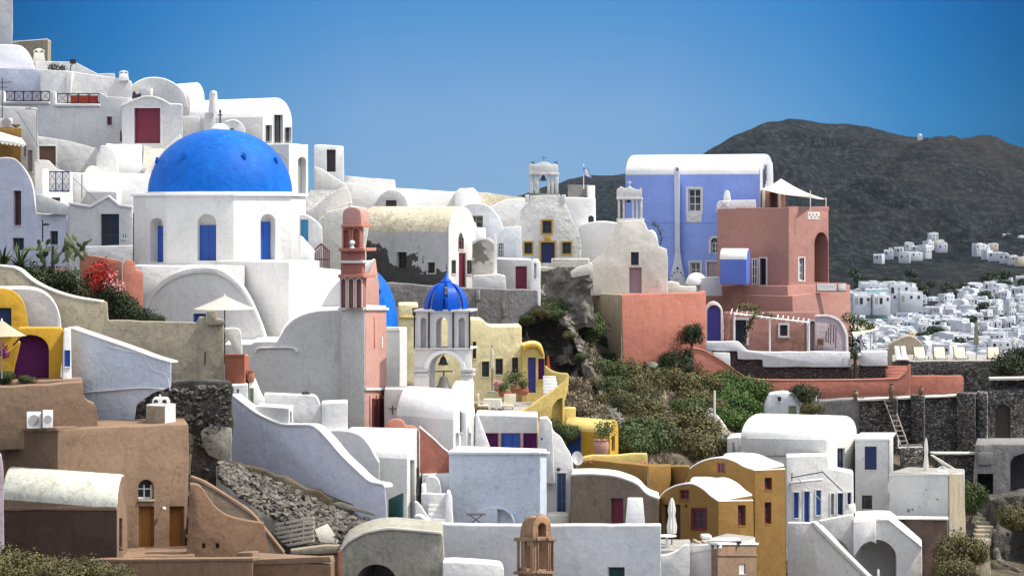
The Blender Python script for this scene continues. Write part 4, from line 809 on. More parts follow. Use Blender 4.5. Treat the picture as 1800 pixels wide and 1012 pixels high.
parasol('cream parasol in front of the mustard house at the left edge', 3, 563, -40, 47, 590, 665, 115, 'cream_canvas')
bare('terrace_ledge', 'pale flat coping in front of the mustard portal', 'wall', F(-40, 146, 115.6, .05), [(-40, 668), (0, 671), (100, 668), (146, 667), (147, 676), (-40, 690)], 2.2, 'tan_render').done()
T = Thing('stucco_wall', 'bluish white rough stucco wall with a sloping white coping', 'wall'); pl = F(120, 302, 117.4, -.42)
top = curve([(122, 575), (160, 588), (230, 612), (270, 627), (301, 636)], 4)
T.body(pl, top + [(301, 680), (270, 690), (240, 712), (233, 760), (122, 760)], .6, 'blue_limewash', jit=.02)
T.trim(pl, [(x, y - 1) for x, y in top] + [(x, y + 1.8) for x, y in top[::-1]], -.6, .06, 'bright_limewash', name='coping')
b = new_bm(); ln = curve([(190, 606), (215, 612), (240, 617), (256, 626), (262, 640), (275, 650), (290, 655), (297, 668), (299, 682)], 3); slab(b, pl, ln + [(x, y + 4) for x, y in ln[::-1]], -.01, .03); T.add('plaster_ridge', b, 'pale_blue_limewash')
ln = curve([(150, 688), (200, 684), (250, 680), (290, 682)], 3); T.trim(pl, ln + [(x, y + 2) for x, y in ln[::-1]], -.01, .12, 'bright_limewash', name='ledge'); T.done()
T = Thing('beige_wall', 'long weathered beige wall descending in a curve from the left edge', 'wall'); pl = F(-40, 396, 124, -.12)
bt = curve([(-60, 462), (0, 467), (30, 472), (55, 492), (85, 508), (130, 522), (188, 531)], 4) + [(190, 563), (345, 567), (350, 557), (360, 557), (362, 566), (378, 566), (384, 558), (392, 566), (394, 800), (-60, 800)]
w1 = T.body(pl, bt, .6, 'beige_render', soft=.05, jit=.04); T.trim(pl, [(x, y - 1.2) for x, y in bt[:24]] + [(x, y + 2) for x, y in bt[:24][::-1]], -.62, .03, 'cream_limewash', name='coping')
slab(w1.cutter(), pl, rect(359, 618, 362, 641), -.12, .1); T.done()
bare('gate_post', 'small cream block on top of the beige wall under the parasol', 'wall', F(362, 395, 123.2, -.1), [(363, 566), (363, 546), (380, 545), (381, 560), (394, 562), (395, 570), (363, 572)], .5, 'beige_render').done()
T = Thing('broken_wall', 'crumbling cream wall curving down right of the parasol pole', 'wall'); T.body(F(394, 428, 126, -.1), curve([(394, 577), (410, 576), (422, 580), (425, 600), (427, 640)], 3) + [(420, 640)] + curve([(415, 622), (404, 600), (396, 590)], 3), .5, 'cream_limewash', jit=.04); T.done()
parasol('large white parasol over the beige wall in front of the church arch', 395, 520, 339, 450, 543, 640, 127.5, 'canvas', pole='dark_wood')
T = Thing('box_chimney', 'rust red square flue block with bright terracotta side', 'chimney'); v = VH(395, 123.4, 430, 122.6, 438, 123.4, 624, 740); v.build(T, 'rust_paint', 'coral_render', jit=0); T.trim(v.front, rect(394, 622, 431, 627), 0, .04, 'rust_paint', name='cap'); T.done()
T = Thing('terracotta_pot', 'small terracotta pot standing right of the rust red flue block', 'pot'); c = W(441, 672, 122.9); b = new_bm(); lathe(b, c, [(.10, c.z), (.17, c.z + .15), (.17, c.z + .32), (.12, c.z + .42), (.16, c.z + .5), (.16, c.z + .53), (0, c.z + .5)], 16); T.add('pot', b, 'terracotta'); T.done()
T = Thing('terracotta_wall', 'bright terracotta garden wall with a rounded end behind red flowers', 'wall'); T.body(F(140, 216, 131, -.4), curve([(140, 447), (170, 450), (215, 459)], 3) + [(216, 560), (140, 560)], .4, 'terracotta')
T.body(F(213, 252, 129.4, .5), curve([(216, 475), (219, 460), (228, 456), (236, 462), (240, 474)], 3) + [(252, 478), (251, 560), (216, 560)], .5, 'coral_render', name='end_wall'); T.done()
# --- brown house
T = Thing('adobe_terrace', 'tan earthen terrace wall with a curved step behind the air conditioners', 'wall'); pl = F(-40, 175, 113.6, .1)
T.body(pl, [(-40, 680), (0, 680), (100, 675), (145, 672), (147, 694)] + curve([(147, 694), (152, 703), (166, 710)], 3) + [(170, 720), (172, 790), (-40, 790)], 1.2, 'tan_render'); T.done()
ac_unit('left and rear of the two white air conditioners on the tan terrace', 47, 724, 72, 753, 112.6, .5); ac_unit('right and front of the two white air conditioners on the tan terrace', 75, 721, 93, 752, 112.5, .5)
T = Thing('adobe_house', 'big tan earthen house with an arched window and two orange doors', 'house')
pl0 = Pl(2, 114.5, 101, 112.2); T.body(pl0, [(5, 755), (101, 755), (101, 860), (8, 860)], 3, 'shaded_tan_render', name='side_wall', jit=.01); T.trim(pl0, [(3, 751), (102, 751), (102, 757), (3, 757)], -1, .06, 'tan_render', name='coping')  # side wall's shade is put into a darker render colour
pl = Pl(101, 112.2, 335, 114.8); w1 = T.body(pl, [(101, 755), (180, 751), (331, 745), (331, 850), (323, 1030), (101, 1060)], 4, 'tan_render', jit=.03)
T.door(w1, pl, 243, 842, 271, 877, 'white_paint', arched=True, style='sash', name='window', rec=.32, label='arched fanlight window with white bars'); T.trim(pl, rect(242, 877, 272, 881), 0, .08, 'beige_render', name='sill')
T.door(w1, pl, 244, 889, 271, 977, 'orange_wood', rec=.45, style='panel', label='tall orange wooden door below the arched window'); T.door(w1, pl, 298, 889, 324, 966, 'orange_wood', rec=.45, style='panel', label='shorter orange wooden door at the right corner'); T.done()
T = Thing('wall_lamp', 'small white wall lamp between the two orange doors', 'lamp'); p = pl.p(285, 892, .0); b = new_bm(); tube(b, p, p + pl.n * .22, .02); T.add('bracket', b, 'black_iron'); b = new_bm(); c = p + pl.n * .22; lathe(b, c, [(0, c.z - .12), (.07, c.z - .06), (.08, c.z), (.04, c.z + .06), (0, c.z + .08)], 12); T.add('lamp_shade', b, 'white_paint'); T.done()
T = Thing('vaulted_annex', 'low vaulted annex with stained pale roof and shaded dark front wall', 'house'); v = VH(4, 110.8, 206, 107.4, 224, 112, 893, 1030, 1.05); w1 = v.build(T, 'tan_render', 'stained_roof', zroof=.12)
e2 = T.trim(v.front, rect(4.5, 896, 205.8, 1030), 0, .03, 'shaded_umber_render', name='front_wall', soft=0); T.window(w1, v.end, 209.5, 910, 215.5, 962, 'dark_wood', rec=.15)  # dark layer on the front carries the annex wall's shade as colour
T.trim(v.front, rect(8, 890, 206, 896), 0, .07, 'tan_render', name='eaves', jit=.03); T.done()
bare('purple_wall', 'sliver of mauve purple wall at the left edge', 'wall', F(-40, 12, 106.5, .1), [(-40, 790), (2, 800), (6, 830), (7, 940), (12, 1020), (-40, 1040)], 1, 'mauve_render').done()
T = Thing('step_terrace', 'pale paved step running in front of the orange doors', 'terrace'); T.body(F(205, 345, 110.0, .05), [(207, 979), (342, 974), (345, 986), (207, 988)], 3.0, 'tan_render', name='paving'); T.body(F(205, 345, 110.2, -.1), [(207, 985), (345, 983), (345, 1060), (207, 1060)], 2.6, 'brown_render', name='base'); T.done()
T = Thing('chimney', 'square tan and white chimney with little capped vents on the tan house roof', 'chimney'); v = VH(256, 115.6, 289, 115.0, 308, 116.2, 712, 760); v.build(T, 'beige_render', 'white_limewash', jit=0)
T.trim(v.end, rect(289.5, 709, 308, 760), 0, .02, 'white_limewash', name='white_side', soft=0); pl2 = F(265, 300, 115.8, .1); q = T.body(pl2, [(267, 712), (267, 704), (272, 698), (295, 698), (299, 704), (299, 712)], .5, 'white_limewash', name='cap', jit=0)
for x in (270, 285): slab(q.cutter(), pl2, arch(x, 702, x + 8, 711), -1, .2)
T.trim(pl2, rect(279, 694, 283, 699), -.3, -.15, 'white_limewash', name='knob'); T.done()
T = Thing('curved_wall', 'orange brown wall with a sweeping curved top right of the orange doors', 'wall'); pl = F(330, 472, 110.5, .12)
w1 = T.body(pl, [(324, 1050), (334, 850)] + curve([(334, 850), (350, 853), (362, 868), (376, 888), (398, 905), (430, 914), (464, 919)], 4) + [(472, 982), (472, 1050)], .6, 'brown_render', jit=.02)
for x in (355, 379): slab(w1.cutter(), pl, rect(x, 954, x + 6, 963), -.3, .2)
T.done()
T = Thing('rough_wall', 'thin rough edged retaining wall sweeping down behind the orange brown wall', 'wall'); pl = F(335, 515, 112.2, .0)
a = curve([(335, 838), (360, 848), (395, 870), (440, 900), (470, 935), (500, 972)], 4); T.body(pl, a + [(509, 980), (509, 1050), (335, 1050)], .35, 'cave_render', jit=.08); T.trim(pl, [(x, y - 2) for x, y in a] + [(x - 2, y + 3) for x, y in a[::-1]], -.38, .03, 'tan_render', name='coping', jit=.05); T.done()
T = Thing('parapet', 'dark brown parapet with a pale top edge at the bottom left of centre', 'wall'); T.body(F(150, 447, 104.6, -.42), rect(155, 984, 445, 1080), .5, 'brown_render', name='wall'); T.trim(F(150, 447, 104.6, -.42), [(160, 983), (445, 980), (445, 986), (160, 988)], -.52, .03, 'tan_render', name='coping', jit=.02); T.done()
T = Thing('roof_terrace', 'small brown flat roof terrace with pale raised rim and corner post', 'terrace'); v = VH(418, 105.5, 582, 104, 588, 106.5, 992, 1080); v.build(T, 'brown_render', 'tan_render'); pl = v.front
T.trim(pl, [(416, 971), (444, 970), (446, 1000), (418, 1000)], -.5, .03, 'tan_render', name='corner_post'); T.trim(pl, [(446, 983), (580, 977), (583, 988), (446, 992)], -.3, .04, 'tan_render', name='coping'); T.done()
# --- rock face, plaster and rubble
def _chip(seed):
    r = random.Random(seed); b = new_bm()
    for i in range(13): v = Vector((r.gauss(0, 1), r.gauss(0, 1), r.gauss(0, 1))).normalized() * r.uniform(.75, 1.1); b.verts.new(v)
    bmesh.ops.convex_hull(b, input=b.verts[:]); bmesh.ops.delete(b, geom=[v for v in b.verts if not v.link_faces], context='VERTS'); b.verts.index_update()
    o = ([v.co.copy() for v in b.verts], [[v.index for v in f.verts] for f in b.faces]); b.free(); return o
CHIPS = [_chip(i) for i in range(9)]
def chip(b, c, s, rnd, flat=.75):
    """one angular broken stone"""
    V, Fc = CHIPS[rnd.randrange(9)]; m = Matrix.Rotation(rnd.uniform(0, 6.3), 3, 'Z') @ Matrix.Rotation(rnd.uniform(-.7, .7), 3, 'X') @ Matrix.Diagonal((s * rnd.uniform(.7, 1.4), s * rnd.uniform(.7, 1.1), s * rnd.uniform(.5, .95) * flat / .75)); vs = [b.verts.new(c + m @ v) for v in V]
    for f in Fc: b.faces.new([vs[i] for i in f])
def rocks(name, label, cat, n, pts_fn, s0, s1, mat, seed, kind='stuff', group=None):
    rnd = random.Random(seed); b = new_bm()
    for i in range(n): chip(b, pts_fn(rnd), s0 + (s1 - s0) * rnd.random() ** 1.8, rnd)
    T = Thing(name, label, cat, group, kind); T.add(name, b, mat, ang=50); T.parts[0].flat = True; T.done()
foliage('stone_pile', (.014, .0125, .011), (.20, .18, .155), 1.0)
T = Thing('rock_wall', 'arched mass of dark rubble masonry with pale crumbling plaster below', 'wall'); pl = F(235, 412, 118.2, -.15)
out_ = curve([(233, 760), (237, 725), (246, 704), (262, 688), (285, 676), (310, 671), (350, 669), (405, 672)], 4)
T.body(pl, out_ + [(408, 700), (407, 815), (392, 872), (370, 880), (345, 850), (336, 845), (336, 760)], 1.6, 'cliff_rock', jit=.15, soft=.1)
T.body(F(350, 408, 117.9, -.1), curve([(352, 760), (360, 752), (385, 748), (407, 752)], 3) + [(407, 812), (398, 818), (380, 806), (366, 800), (356, 780)], .5, 'old_concrete', name='plaster_patch', jit=.1, soft=.08)
rnd = random.Random(3); b = new_bm()
for i in range(640):
    x = rnd.uniform(238, 405); y = rnd.uniform(672, 745 + 45 * rnd.random()) if rnd.random() < .86 else rnd.uniform(745, 860); lim = lerp_tab([(233, 760), (246, 706), (262, 690), (285, 679), (310, 674), (405, 675)], x)
    if y < lim + 3 or (y > 760 and x < 338): continue
    c = pl.p(x, y, rnd.uniform(-.02, .06)); chip(b, c, rnd.uniform(.05, .17), rnd)
T.add('stone', b, 'stone_pile', kind='stuff', label='rough field stones set in the wall face'); T.done()
hb = [(385, 830), (410, 815), (440, 828), (480, 845), (520, 862), (560, 885), (600, 905), (650, 925), (672, 935)]
def heap(rnd):
    x = 388 + 285 * rnd.random() ** 1.25; top = lerp_tab([(385, 812), (410, 817), (450, 832), (500, 852), (560, 882), (620, 905), (675, 925)], x); bot = lerp_tab([(385, 835), (410, 860), (450, 890), (500, 915), (560, 930), (675, 940)], x)
    t = rnd.random(); y = top + (bot - top) * t; return W(x, y, 117.3 - t * 2.6 + rnd.uniform(-.1, .1))
bare('earth_bank', 'dark earth bank below the lilac shaded stair wall', 'bank', F(380, 690, 117.6, -.02), [(385, 820), (410, 812), (450, 822), (520, 848), (600, 880), (680, 905), (690, 960), (500, 975), (440, 960), (385, 900)], .8, 'soil', jit=.15, soft=.1).done()
# one sloping sheet of ground under the rubble
b = new_bm(); rows = []
for t in (0, .25, .5, .75, 1):
    row = []
    for i in range(24):
        x = 380 + 300 * i / 23; top = lerp_tab([(385, 815), (410, 820), (450, 836), (500, 856), (560, 886), (620, 909), (680, 930)], x); bot = lerp_tab([(385, 860), (410, 890), (450, 925), (500, 962), (560, 972), (680, 975)], x)
        p = W(x, top + (bot - top) * t, 117.2 - t * 4.0); p.z += .12 * noise.noise(p * 1.7); row.append(b.verts.new(p))
    rows.append(row)
for A, B in zip(rows, rows[1:]):
    for i in range(23): b.faces.new((A[i], A[i + 1], B[i + 1], B[i]))
g = bmesh.ops.extrude_face_region(b, geom=b.faces[:]); 
for v in [e for e in g['geom'] if isinstance(e, bmesh.types.BMVert)]: v.co.z -= 1.2
T = Thing('rubble_slope', 'dark stony slope under the rubble heap', 'slope', kind='stuff'); T.add('slope', b, 'cliff_rock'); T.done()
rocks('rubble_heap', 'heap of loose grey stones tumbling down below the lilac shaded wall', 'rubble', 1500, heap, .06, .22, 'stone_pile', 5)
def heap2(rnd): x = rnd.uniform(500, 670); y = lerp_tab([(500, 905), (560, 930), (670, 950)], x) + rnd.uniform(0, 22); return W(x, y, 113.6 + rnd.uniform(-.4, .4))
rocks('gravel_scatter', 'scatter of small stones around the leaning pallet', 'rubble', 500, heap2, .03, .12, 'stone_pile', 6)
T = Thing('pallet', 'grey wooden slatted pallet leaning on the stony slope', 'pallet'); pl = Pl(484, 113.6, 552, 112.6); b = new_bm()
for i in range(6): y = 916 + i * 8; slab(b, pl, [(484, y + 3), (551, y - 9), (551, y - 4), (484, y + 8)], -.02, .03)
T.add('slat', b, 'pale_wood', soft=.005); b = new_bm()
for x in (486, 508, 530, 549): slab(b, pl, [(x, 920 - (x - 484) * .18), (x + 2.5, 920 - (x - 484) * .18), (x + 2.5, 961 - (x - 484) * .16), (x, 961 - (x - 484) * .16)], -.07, -.025)
T.add('post', b, 'grey_wood'); T.done()
bare('board', 'pale square board lying tilted beside the pallet', 'board', Pl(553, 112.6, 596, 113.4), [(553, 930), (576, 920), (595, 950), (592, 955), (562, 952)], .06, 'cream_limewash', jit=0, soft=.01).done()
T = Thing('debris_sheet', 'crumpled white plastic sheet on the rubble slope', 'debris'); T.body(Pl(585, 114, 660, 114.6), curve([(585, 885), (600, 883), (630, 893), (655, 900), (660, 906), (630, 899), (600, 893)], 3), .25, 'pale_rock', jit=.05, name='sheet'); T.done()
T = Thing('beam', 'long pale concrete beam in front of the pallet', 'beam'); T.body(F(508, 605, 111.5, 0), [(510, 966), (575, 958), (600, 958), (604, 972), (512, 975)], .5, 'beige_render', name='beam'); T.body(F(530, 600, 111.6, 0), [(532, 975), (600, 972), (600, 1060), (532, 1060)], .5, 'cave_render', name='base'); T.done()
T = Thing('concrete_vault', 'weathered grey concrete vault with a dark arched mouth at the bottom', 'building'); pl = F(596, 782, 107.5, -.2)
w1 = T.body(pl, [(596, 1080)] + curve([(598, 964), (612, 949), (640, 936), (670, 929), (705, 929), (776, 936)], 4) + [(779, 945), (782, 1080)], 4, 'old_concrete', 'old_concrete', jit=.05)
T.trim(pl, curve([(598, 962), (612, 947), (640, 934), (670, 927), (705, 927), (777, 934)], 3) + curve([(777, 938), (705, 931), (670, 932), (640, 939), (614, 953), (600, 968)], 3), 0, .1, 'cream_limewash', name='coping')
slab(w1.cutter(), pl, arch(624, 991, 698, 1075, 34), -3, .3); T.done()
T = Thing('post', 'rusty red post at the left end of the concrete vault', 'post'); b = new_bm(); pl = F(594, 600, 107.1); slab(b, pl, rect(594, 968, 599, 1060), -.1, .02); T.add('post', b, 'rust_paint'); T.done()
bare('parapet', 'sunlit white parapet with rounded corners at the bottom edge', 'wall', F(778, 890, 106.5, .1), [(778, 1080), (778, 988), (800, 987), (860, 991), (880, 993), (886, 1000), (887, 1080)], 1.5, 'white_limewash').done()
# --- lilac shaded stair wall and the little roofs above it
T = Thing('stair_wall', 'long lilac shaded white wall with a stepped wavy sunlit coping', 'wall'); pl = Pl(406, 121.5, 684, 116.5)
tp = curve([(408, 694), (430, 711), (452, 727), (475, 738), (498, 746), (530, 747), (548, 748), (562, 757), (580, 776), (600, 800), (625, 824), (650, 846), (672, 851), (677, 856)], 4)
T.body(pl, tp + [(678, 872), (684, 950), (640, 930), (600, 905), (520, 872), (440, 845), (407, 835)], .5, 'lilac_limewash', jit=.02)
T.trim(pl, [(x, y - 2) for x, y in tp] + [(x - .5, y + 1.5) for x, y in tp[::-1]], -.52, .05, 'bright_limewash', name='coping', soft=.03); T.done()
T = Thing('landing_house', 'small white block with green shutter beside a rounded turret above the lilac wall', 'building'); pl = F(405, 450, 122.3, .1)
w1 = T.body(pl, [(407, 676), (436, 674), (437, 720), (407, 720)], 2, 'white_limewash', 'bright_limewash', jit=.01); T.window(w1, pl, 416, 683, 420, 692, 'grey_metal', rec=.1); T.window(None, pl, 438, 682, 446, 714, 'green_shutter', style='shutter', off=-.2)
T.body(F(436, 466, 122.9, .2), curve([(437, 720), (438, 665), (441, 660), (446, 662), (452, 675), (458, 690), (465, 703)], 4) + [(466, 720)], 1.2, 'bright_limewash', name='turret'); T.done()
T = Thing('flat_block', 'low white flat roofed block with a small grey door in its right end', 'building'); v = VH(448, 121.0, 508, 119.8, 516, 121.4, 716, 790); w1 = v.build(T, 'white_limewash', 'bright_limewash'); T.window(w1, v.end, 509.5, 722, 513, 745, 'grey_metal', style='plank', rec=.1, name='door'); T.done()
bare('curved_parapet', 'white parapet with a curved right shoulder above the flat white block', 'wall', F(462, 568, 123.8, -.2), [(464, 800), (464, 692), (540, 694)] + curve([(540, 694), (555, 697), (563, 712), (566, 730)], 4) + [(567, 800)], 1.2, 'white_limewash').done()
bare('white_block', 'plain square white block against the huge grey white church wall', 'building', F(564, 614, 122.8, -.1), [(565, 800), (565, 709), (611, 707), (613, 800)], 2, 'white_limewash').done()
T = Thing('cat', 'dark bundle lying on top of the curved white parapet', 'bag'); b = new_bm(); c = W(538, 691, 124.2); r = bmesh.ops.create_icosphere(b, subdivisions=3, radius=.14, matrix=Matrix.Translation(c) @ Matrix.Diagonal((1.4, 1, .7, 1))); 
for v_ in r['verts']: v_.co += (v_.co - c) * .5 * noise.noise(v_.co * 6)
T.name = 'bag'; T.add('bag', b, 'black_iron'); T.done()
# vaulted house with tall slit door
T = Thing('vaulted_house', 'white barrel vaulted house with a tall slit door and narrow window in its sunny end', 'house'); v = VH(600, 123.6, 716, 122.6, 743, 127, 806, 960, 1.12)
w1 = v.build(T, 'white_limewash', 'bright_limewash', zroof=.1); T.window(w1, v.end, 721, 808, 728.5, 916, 'grey_metal', style='plank', name='door', rec=.2); T.window(w1, v.end, 732, 822, 737, 868, 'dark_wood', rec=.2)
T.done()
T = Thing('arched_gable', 'grey white wall with a curved top joining the vaulted house to the lilac wall', 'wall'); pl = F(560, 668, 121.9, -.4)
T.body(pl, [(560, 950)] + curve([(560, 757), (590, 755), (615, 757), (635, 765), (650, 782), (660, 800), (667, 812)], 4) + [(667, 950)], .8, 'white_limewash', 'bright_limewash', zroof=.1); T.done()
T = Thing('gate', 'dark green plank gate between lilac wall and vaulted house', 'gate'); pl = Pl(683, 118, 709, 117.2); b = new_bm(); slab(b, pl, [(684, 877), (708, 866), (708, 960), (684, 960)], -.04, .04); T.add('panel', b, 'green_paint'); b = new_bm()
for x in (690, 696, 702): slab(b, pl, rect(x, 880, x + .8, 956), .04, .055)
T.add('batten', b, 'green_paint'); T.done()
# coral garden wall
T = Thing('coral_wall', 'coral orange wall with a curved white coping between two white vaults', 'wall'); pl = F(735, 793, 125.4, .1); cp = curve([(738, 752), (752, 764), (765, 775), (778, 788), (791, 798)], 4)
T.body(pl, [(738, 830)] + cp + [(792, 836), (745, 836)], .5, 'coral_render', jit=.01); T.trim(pl, [(x, y - 3.5) for x, y in cp] + cp[::-1], -.55, .05, 'bright_limewash', name='coping'); T.done()
T = Thing('arched_gateway', 'small pink scalloped gateway top in front of the white chapel', 'wall'); pl = F(675, 736, 129, .0); cp = curve([(675, 752), (677, 748), (682, 742), (690, 737), (700, 736), (709, 740), (714, 748), (722, 748), (733, 752), (737, 758)], 3)
T.body(pl, cp + [(737, 790), (675, 790)], .4, 'salmon_render', jit=0); T.done()
# =================================================================== white ridge behind the centre
bare('parapet', 'grey white parapet on the skyline right of the gate house', 'wall', F(605, 696, 197, -.2), [(606, 309), (640, 312), (694, 316), (696, 345), (606, 345)], 3, 'white_limewash').done()
T = Thing('shelter', 'small white stair shelter with a tall dark door against the sky', 'building'); pl = F(551, 606, 166, .0)
w1 = T.body(pl, [(552, 345), (552, 255), (565, 254), (604, 257), (606, 345)], 1.6, 'bright_limewash', jit=.01); T.door(w1, pl, 574, 263, 590, 302, 'dark_wood', name='door', rec=.5, style='plank')
T.body(F(551, 612, 164.8, .0), [(552, 345), (552, 292), (566, 297), (610, 325), (612, 345)], .3, 'white_limewash', name='parapet'); T.done()
T = Thing('stairway', 'worn pale steps descending below the stair shelter', 'stairs'); b = new_bm(); pl = F(530, 590, 160, -.1)
for i in range(8): slab(b, pl, [(532 - i * 1.2, 334 + i * 4.6), (578 - i * 3, 334 + i * 4.6), (578 - i * 3, 400), (532 - i * 1.2, 400)], -2.6 + i * .3, -2.3 + i * .3)
T.add('step', b, 'church_plaster', soft=.02, ang=35); T.done()
bare('curved_parapet', 'cream parapet swelling up at its right end below the stair shelter', 'wall', F(528, 622, 157, -.1), [(530, 470)] + curve([(530, 372), (550, 365), (575, 345), (598, 331), (609, 330), (615, 338), (618, 352), (620, 372)], 4) + [(620, 470)], .6, 'cream_limewash').done()
T = Thing('ruin_wall', 'rough cream rock cut wall with small openings above the pink gate', 'wall'); pl = F(560, 645, 156, -.05); w1 = T.body(pl, curve([(575, 372), (600, 366), (620, 362), (645, 366)], 3) + [(645, 520), (560, 520), (560, 385)], .8, 'cream_limewash', jit=.15)
slab(w1.cutter(), pl, rect(567, 373, 573, 381), -.4, .2); slab(w1.cutter(), pl, arch(612, 394, 618, 404), -.4, .2); T.done()
T = Thing('small_house', 'small white house with an aqua blue door right of the drum', 'house'); pl = F(526, 568, 150.5, -.1); w1 = T.body(pl, [(520, 520), (520, 376)] + curve([(526, 376), (540, 378), (556, 388), (566, 400)], 3) + [(568, 520)], 3, 'white_limewash', 'bright_limewash'); T.window(w1, pl, 528, 386, 542, 424, 'teal_paint', style='plank', name='door', rec=.15); T.done()
bare('sloping_wall', 'thin white wall slanting down beside the brown wooden gate', 'wall', F(526, 556, 147.5, .2), [(527, 415), (531, 415), (553, 440), (553, 480), (527, 480)], .3, 'bright_limewash').done()
T = Thing('gate', 'pointed brown wooden picket gate behind the church roof', 'gate'); pl = F(548, 582, 148, -.1); b = new_bm(); slab(b, pl, [(549, 441), (565, 427), (580, 441), (580, 444), (565, 431), (549, 444)], -.03, .04); slab(b, pl, rect(549, 455, 580, 457), -.03, .03); T.add('frame', b, 'oxide_paint')
for i in range(9):
    x = 549.5 + i * 3.5; b = new_bm(); slab(b, pl, rect(x, 441 - max(0, 12 - abs(x - 565)) + 2, x + 2.0, 478), -.02, .028); T.add('picket', b, 'oxide_paint')
T.done()
T = Thing('long_house', 'long bright white house with an arched front and a barred window on the ridge', 'house'); pl = F(604, 845, 194, .15)
w1 = T.body(pl, [(604, 440), (606, 320), (640, 325), (700, 331), (760, 335), (800, 337), (845, 344), (845, 440)], 6, 'bright_limewash', jit=.03)
pl2 = F(655, 720, 193, -.15); w2 = T.body(pl2, [(655, 420)] + curve([(660, 370), (664, 350), (675, 338), (688, 333), (702, 337), (714, 350), (718, 370)], 4) + [(720, 420)], 1.4, 'white_limewash', name='arched_front'); T.window(w2, pl2, 678, 352, 697, 368, 'dark_wood', rec=.2)
T.body(F(797, 842, 193, .1), [(797, 400), (800, 338), (808, 331), (832, 330), (840, 338), (840, 400)], 2, 'bright_limewash', name='stair_block'); T.done()
bare('ruin_wall', 'weathered mottled wall between the long white house and the belfry church', 'wall', F(835, 935, 199, .1), [(836, 400), (838, 338), (880, 342), (930, 350), (935, 400)], 3, 'weathered_roof', jit=.08).done()
# weathered chapel
T = Thing('old_chapel', 'weathered barrel vaulted chapel with patched grey side wall and pointed window in white end', 'church')
v = VH(630, 183, 786, 179, 834, 184.2, 417, 560, 1.95); w1 = v.build(T, 'peeling_limewash', 'weathered_roof', soft=.1, jit=.06, zroof=.12)
T.trim(v.end, [tuple(q) for q in rect(786, 430, 833, 560)], 0, .06, 'white_limewash', name='end_wall', soft=0); e1 = T.parts[-1]
e1.bm.free(); e1.bm = new_bm(); pp = [p.copy() for p in v.prof]; solid(e1.bm, [p + v.end.n * .10 for p in pp], v.end.n * -.09, 0)
for x0, y0, x1, y1 in ((791, 457, 798, 481), (818, 457, 826, 482)): T.window(e1, v.end, x0, y0, x1, y1, 'dark_wood', rec=.06, off=.1)
T.window(e1, v.end, 804, 444, 814, 506, 'maroon_paint', style='plank', name='door', rec=.06, off=.1, label='tall maroon door'); T.door(e1, v.end, 803, 409, 812, 438, 'maroon_paint', arched=16, rec=.06, off=.1, style='sash', name='window', label='pointed arched window')
T.window(w1, v.front, 697, 443, 715, 471, 'dark_wood', rec=.35); T.window(w1, v.front, 752, 461, 765, 480, 'dark_wood', rec=.2, frame='white_limewash', fw=.08); T.done()
T = Thing('vaulted_house', 'smooth pale blue white vault with a square dark window behind the old chapel', 'house'); pl = F(800, 895, 188, -.2)
w1 = T.body(pl, [(800, 520)] + curve([(806, 370), (818, 360), (838, 357), (858, 362), (874, 378), (884, 400), (888, 420)], 4) + [(893, 520)], 6, 'pale_blue_limewash', 'bright_limewash'); T.window(w1, pl, 823, 379, 849, 400, 'grey_wood', rec=.3, style='sash')
T.body(F(826, 855, 186.5, .1), [(826, 440), (826, 395), (829, 390), (836, 391), (838, 400), (854, 401), (854, 440)], 1, 'bright_limewash', name='stair_block'); T.done()
T = Thing('vaulted_roof', 'broad cream white vault crest left of the stepped church front', 'building'); pl = F(850, 935, 196, .2); T.body(pl, [(850, 460)] + curve([(852, 372), (868, 360), (890, 351), (912, 349), (935, 352)], 4) + [(935, 460)], 5, 'white_limewash', 'cream_limewash'); T.done()
T = Thing('arched_gateway', 'white arched gateway with painted dark shadow patches right of the old chapel', 'wall'); pl = F(828, 874, 181.5, -.2); w1 = T.body(pl, [(830, 530)] + curve([(830, 425), (840, 420), (852, 419), (864, 423), (871, 432)], 3) + [(873, 530)], .6, 'shadow_blotched_limewash');  # shadow pattern on the gateway is painted as dark patches in the limewash
T.trim(pl, curve([(830, 425), (840, 419), (852, 417.5), (864, 421), (872, 431)]) + curve([(871, 436), (863, 426), (852, 422), (841, 424), (831, 430)]), 0, .12, 'bright_limewash', name='coping'); T.done()
T = Thing('post', 'slender white post right of the arched gateway', 'post'); pl = F(866, 875, 180.8, .1); T.body(pl, [(867, 520), (868, 418), (869.5, 411), (871.5, 411), (873, 418), (874, 520)], .3, 'bright_limewash', jit=0, soft=.02); T.done()
bare('low_wall', 'low white wall with a rounded right end beneath the arched gateway', 'wall', F(829, 892, 180, -.1), [(830, 520), (831, 484), (876, 482), (888, 485), (891, 520)], 1.5, 'white_limewash').done()
T = Thing('annex', 'grey white side block with a small dark window left of the stepped church front', 'building'); pl = F(870, 922, 187.5, -.2); w1 = T.body(pl, [(870, 520), (870, 430), (886, 400), (916, 398), (920, 520)], 3, 'pale_blue_limewash'); T.window(w1, pl, 876, 428, 885, 450, 'dark_wood', rec=.2); T.done()
T = Thing('small_house', 'small flat white house with maroon door and rounded pier above the grey retaining wall', 'house'); pl = F(872, 955, 183, -.1)
w1 = T.body(pl, [(872, 540), (873, 454), (934, 456), (934, 540)], 3, 'white_limewash', 'bright_limewash'); T.window(w1, pl, 906, 468, 926, 508, 'maroon_paint', style='plank', name='door', rec=.2, label='maroon door')
w2 = T.body(F(932, 952, 182, .1), [(932, 540), (932, 462), (937, 455), (946, 455), (950, 462), (950, 540)], .7, 'bright_limewash', name='pier'); slab(w2.cutter(), F(932, 952, 182, .1), rect(938.5, 463, 943, 490), -.3, .2); T.done()
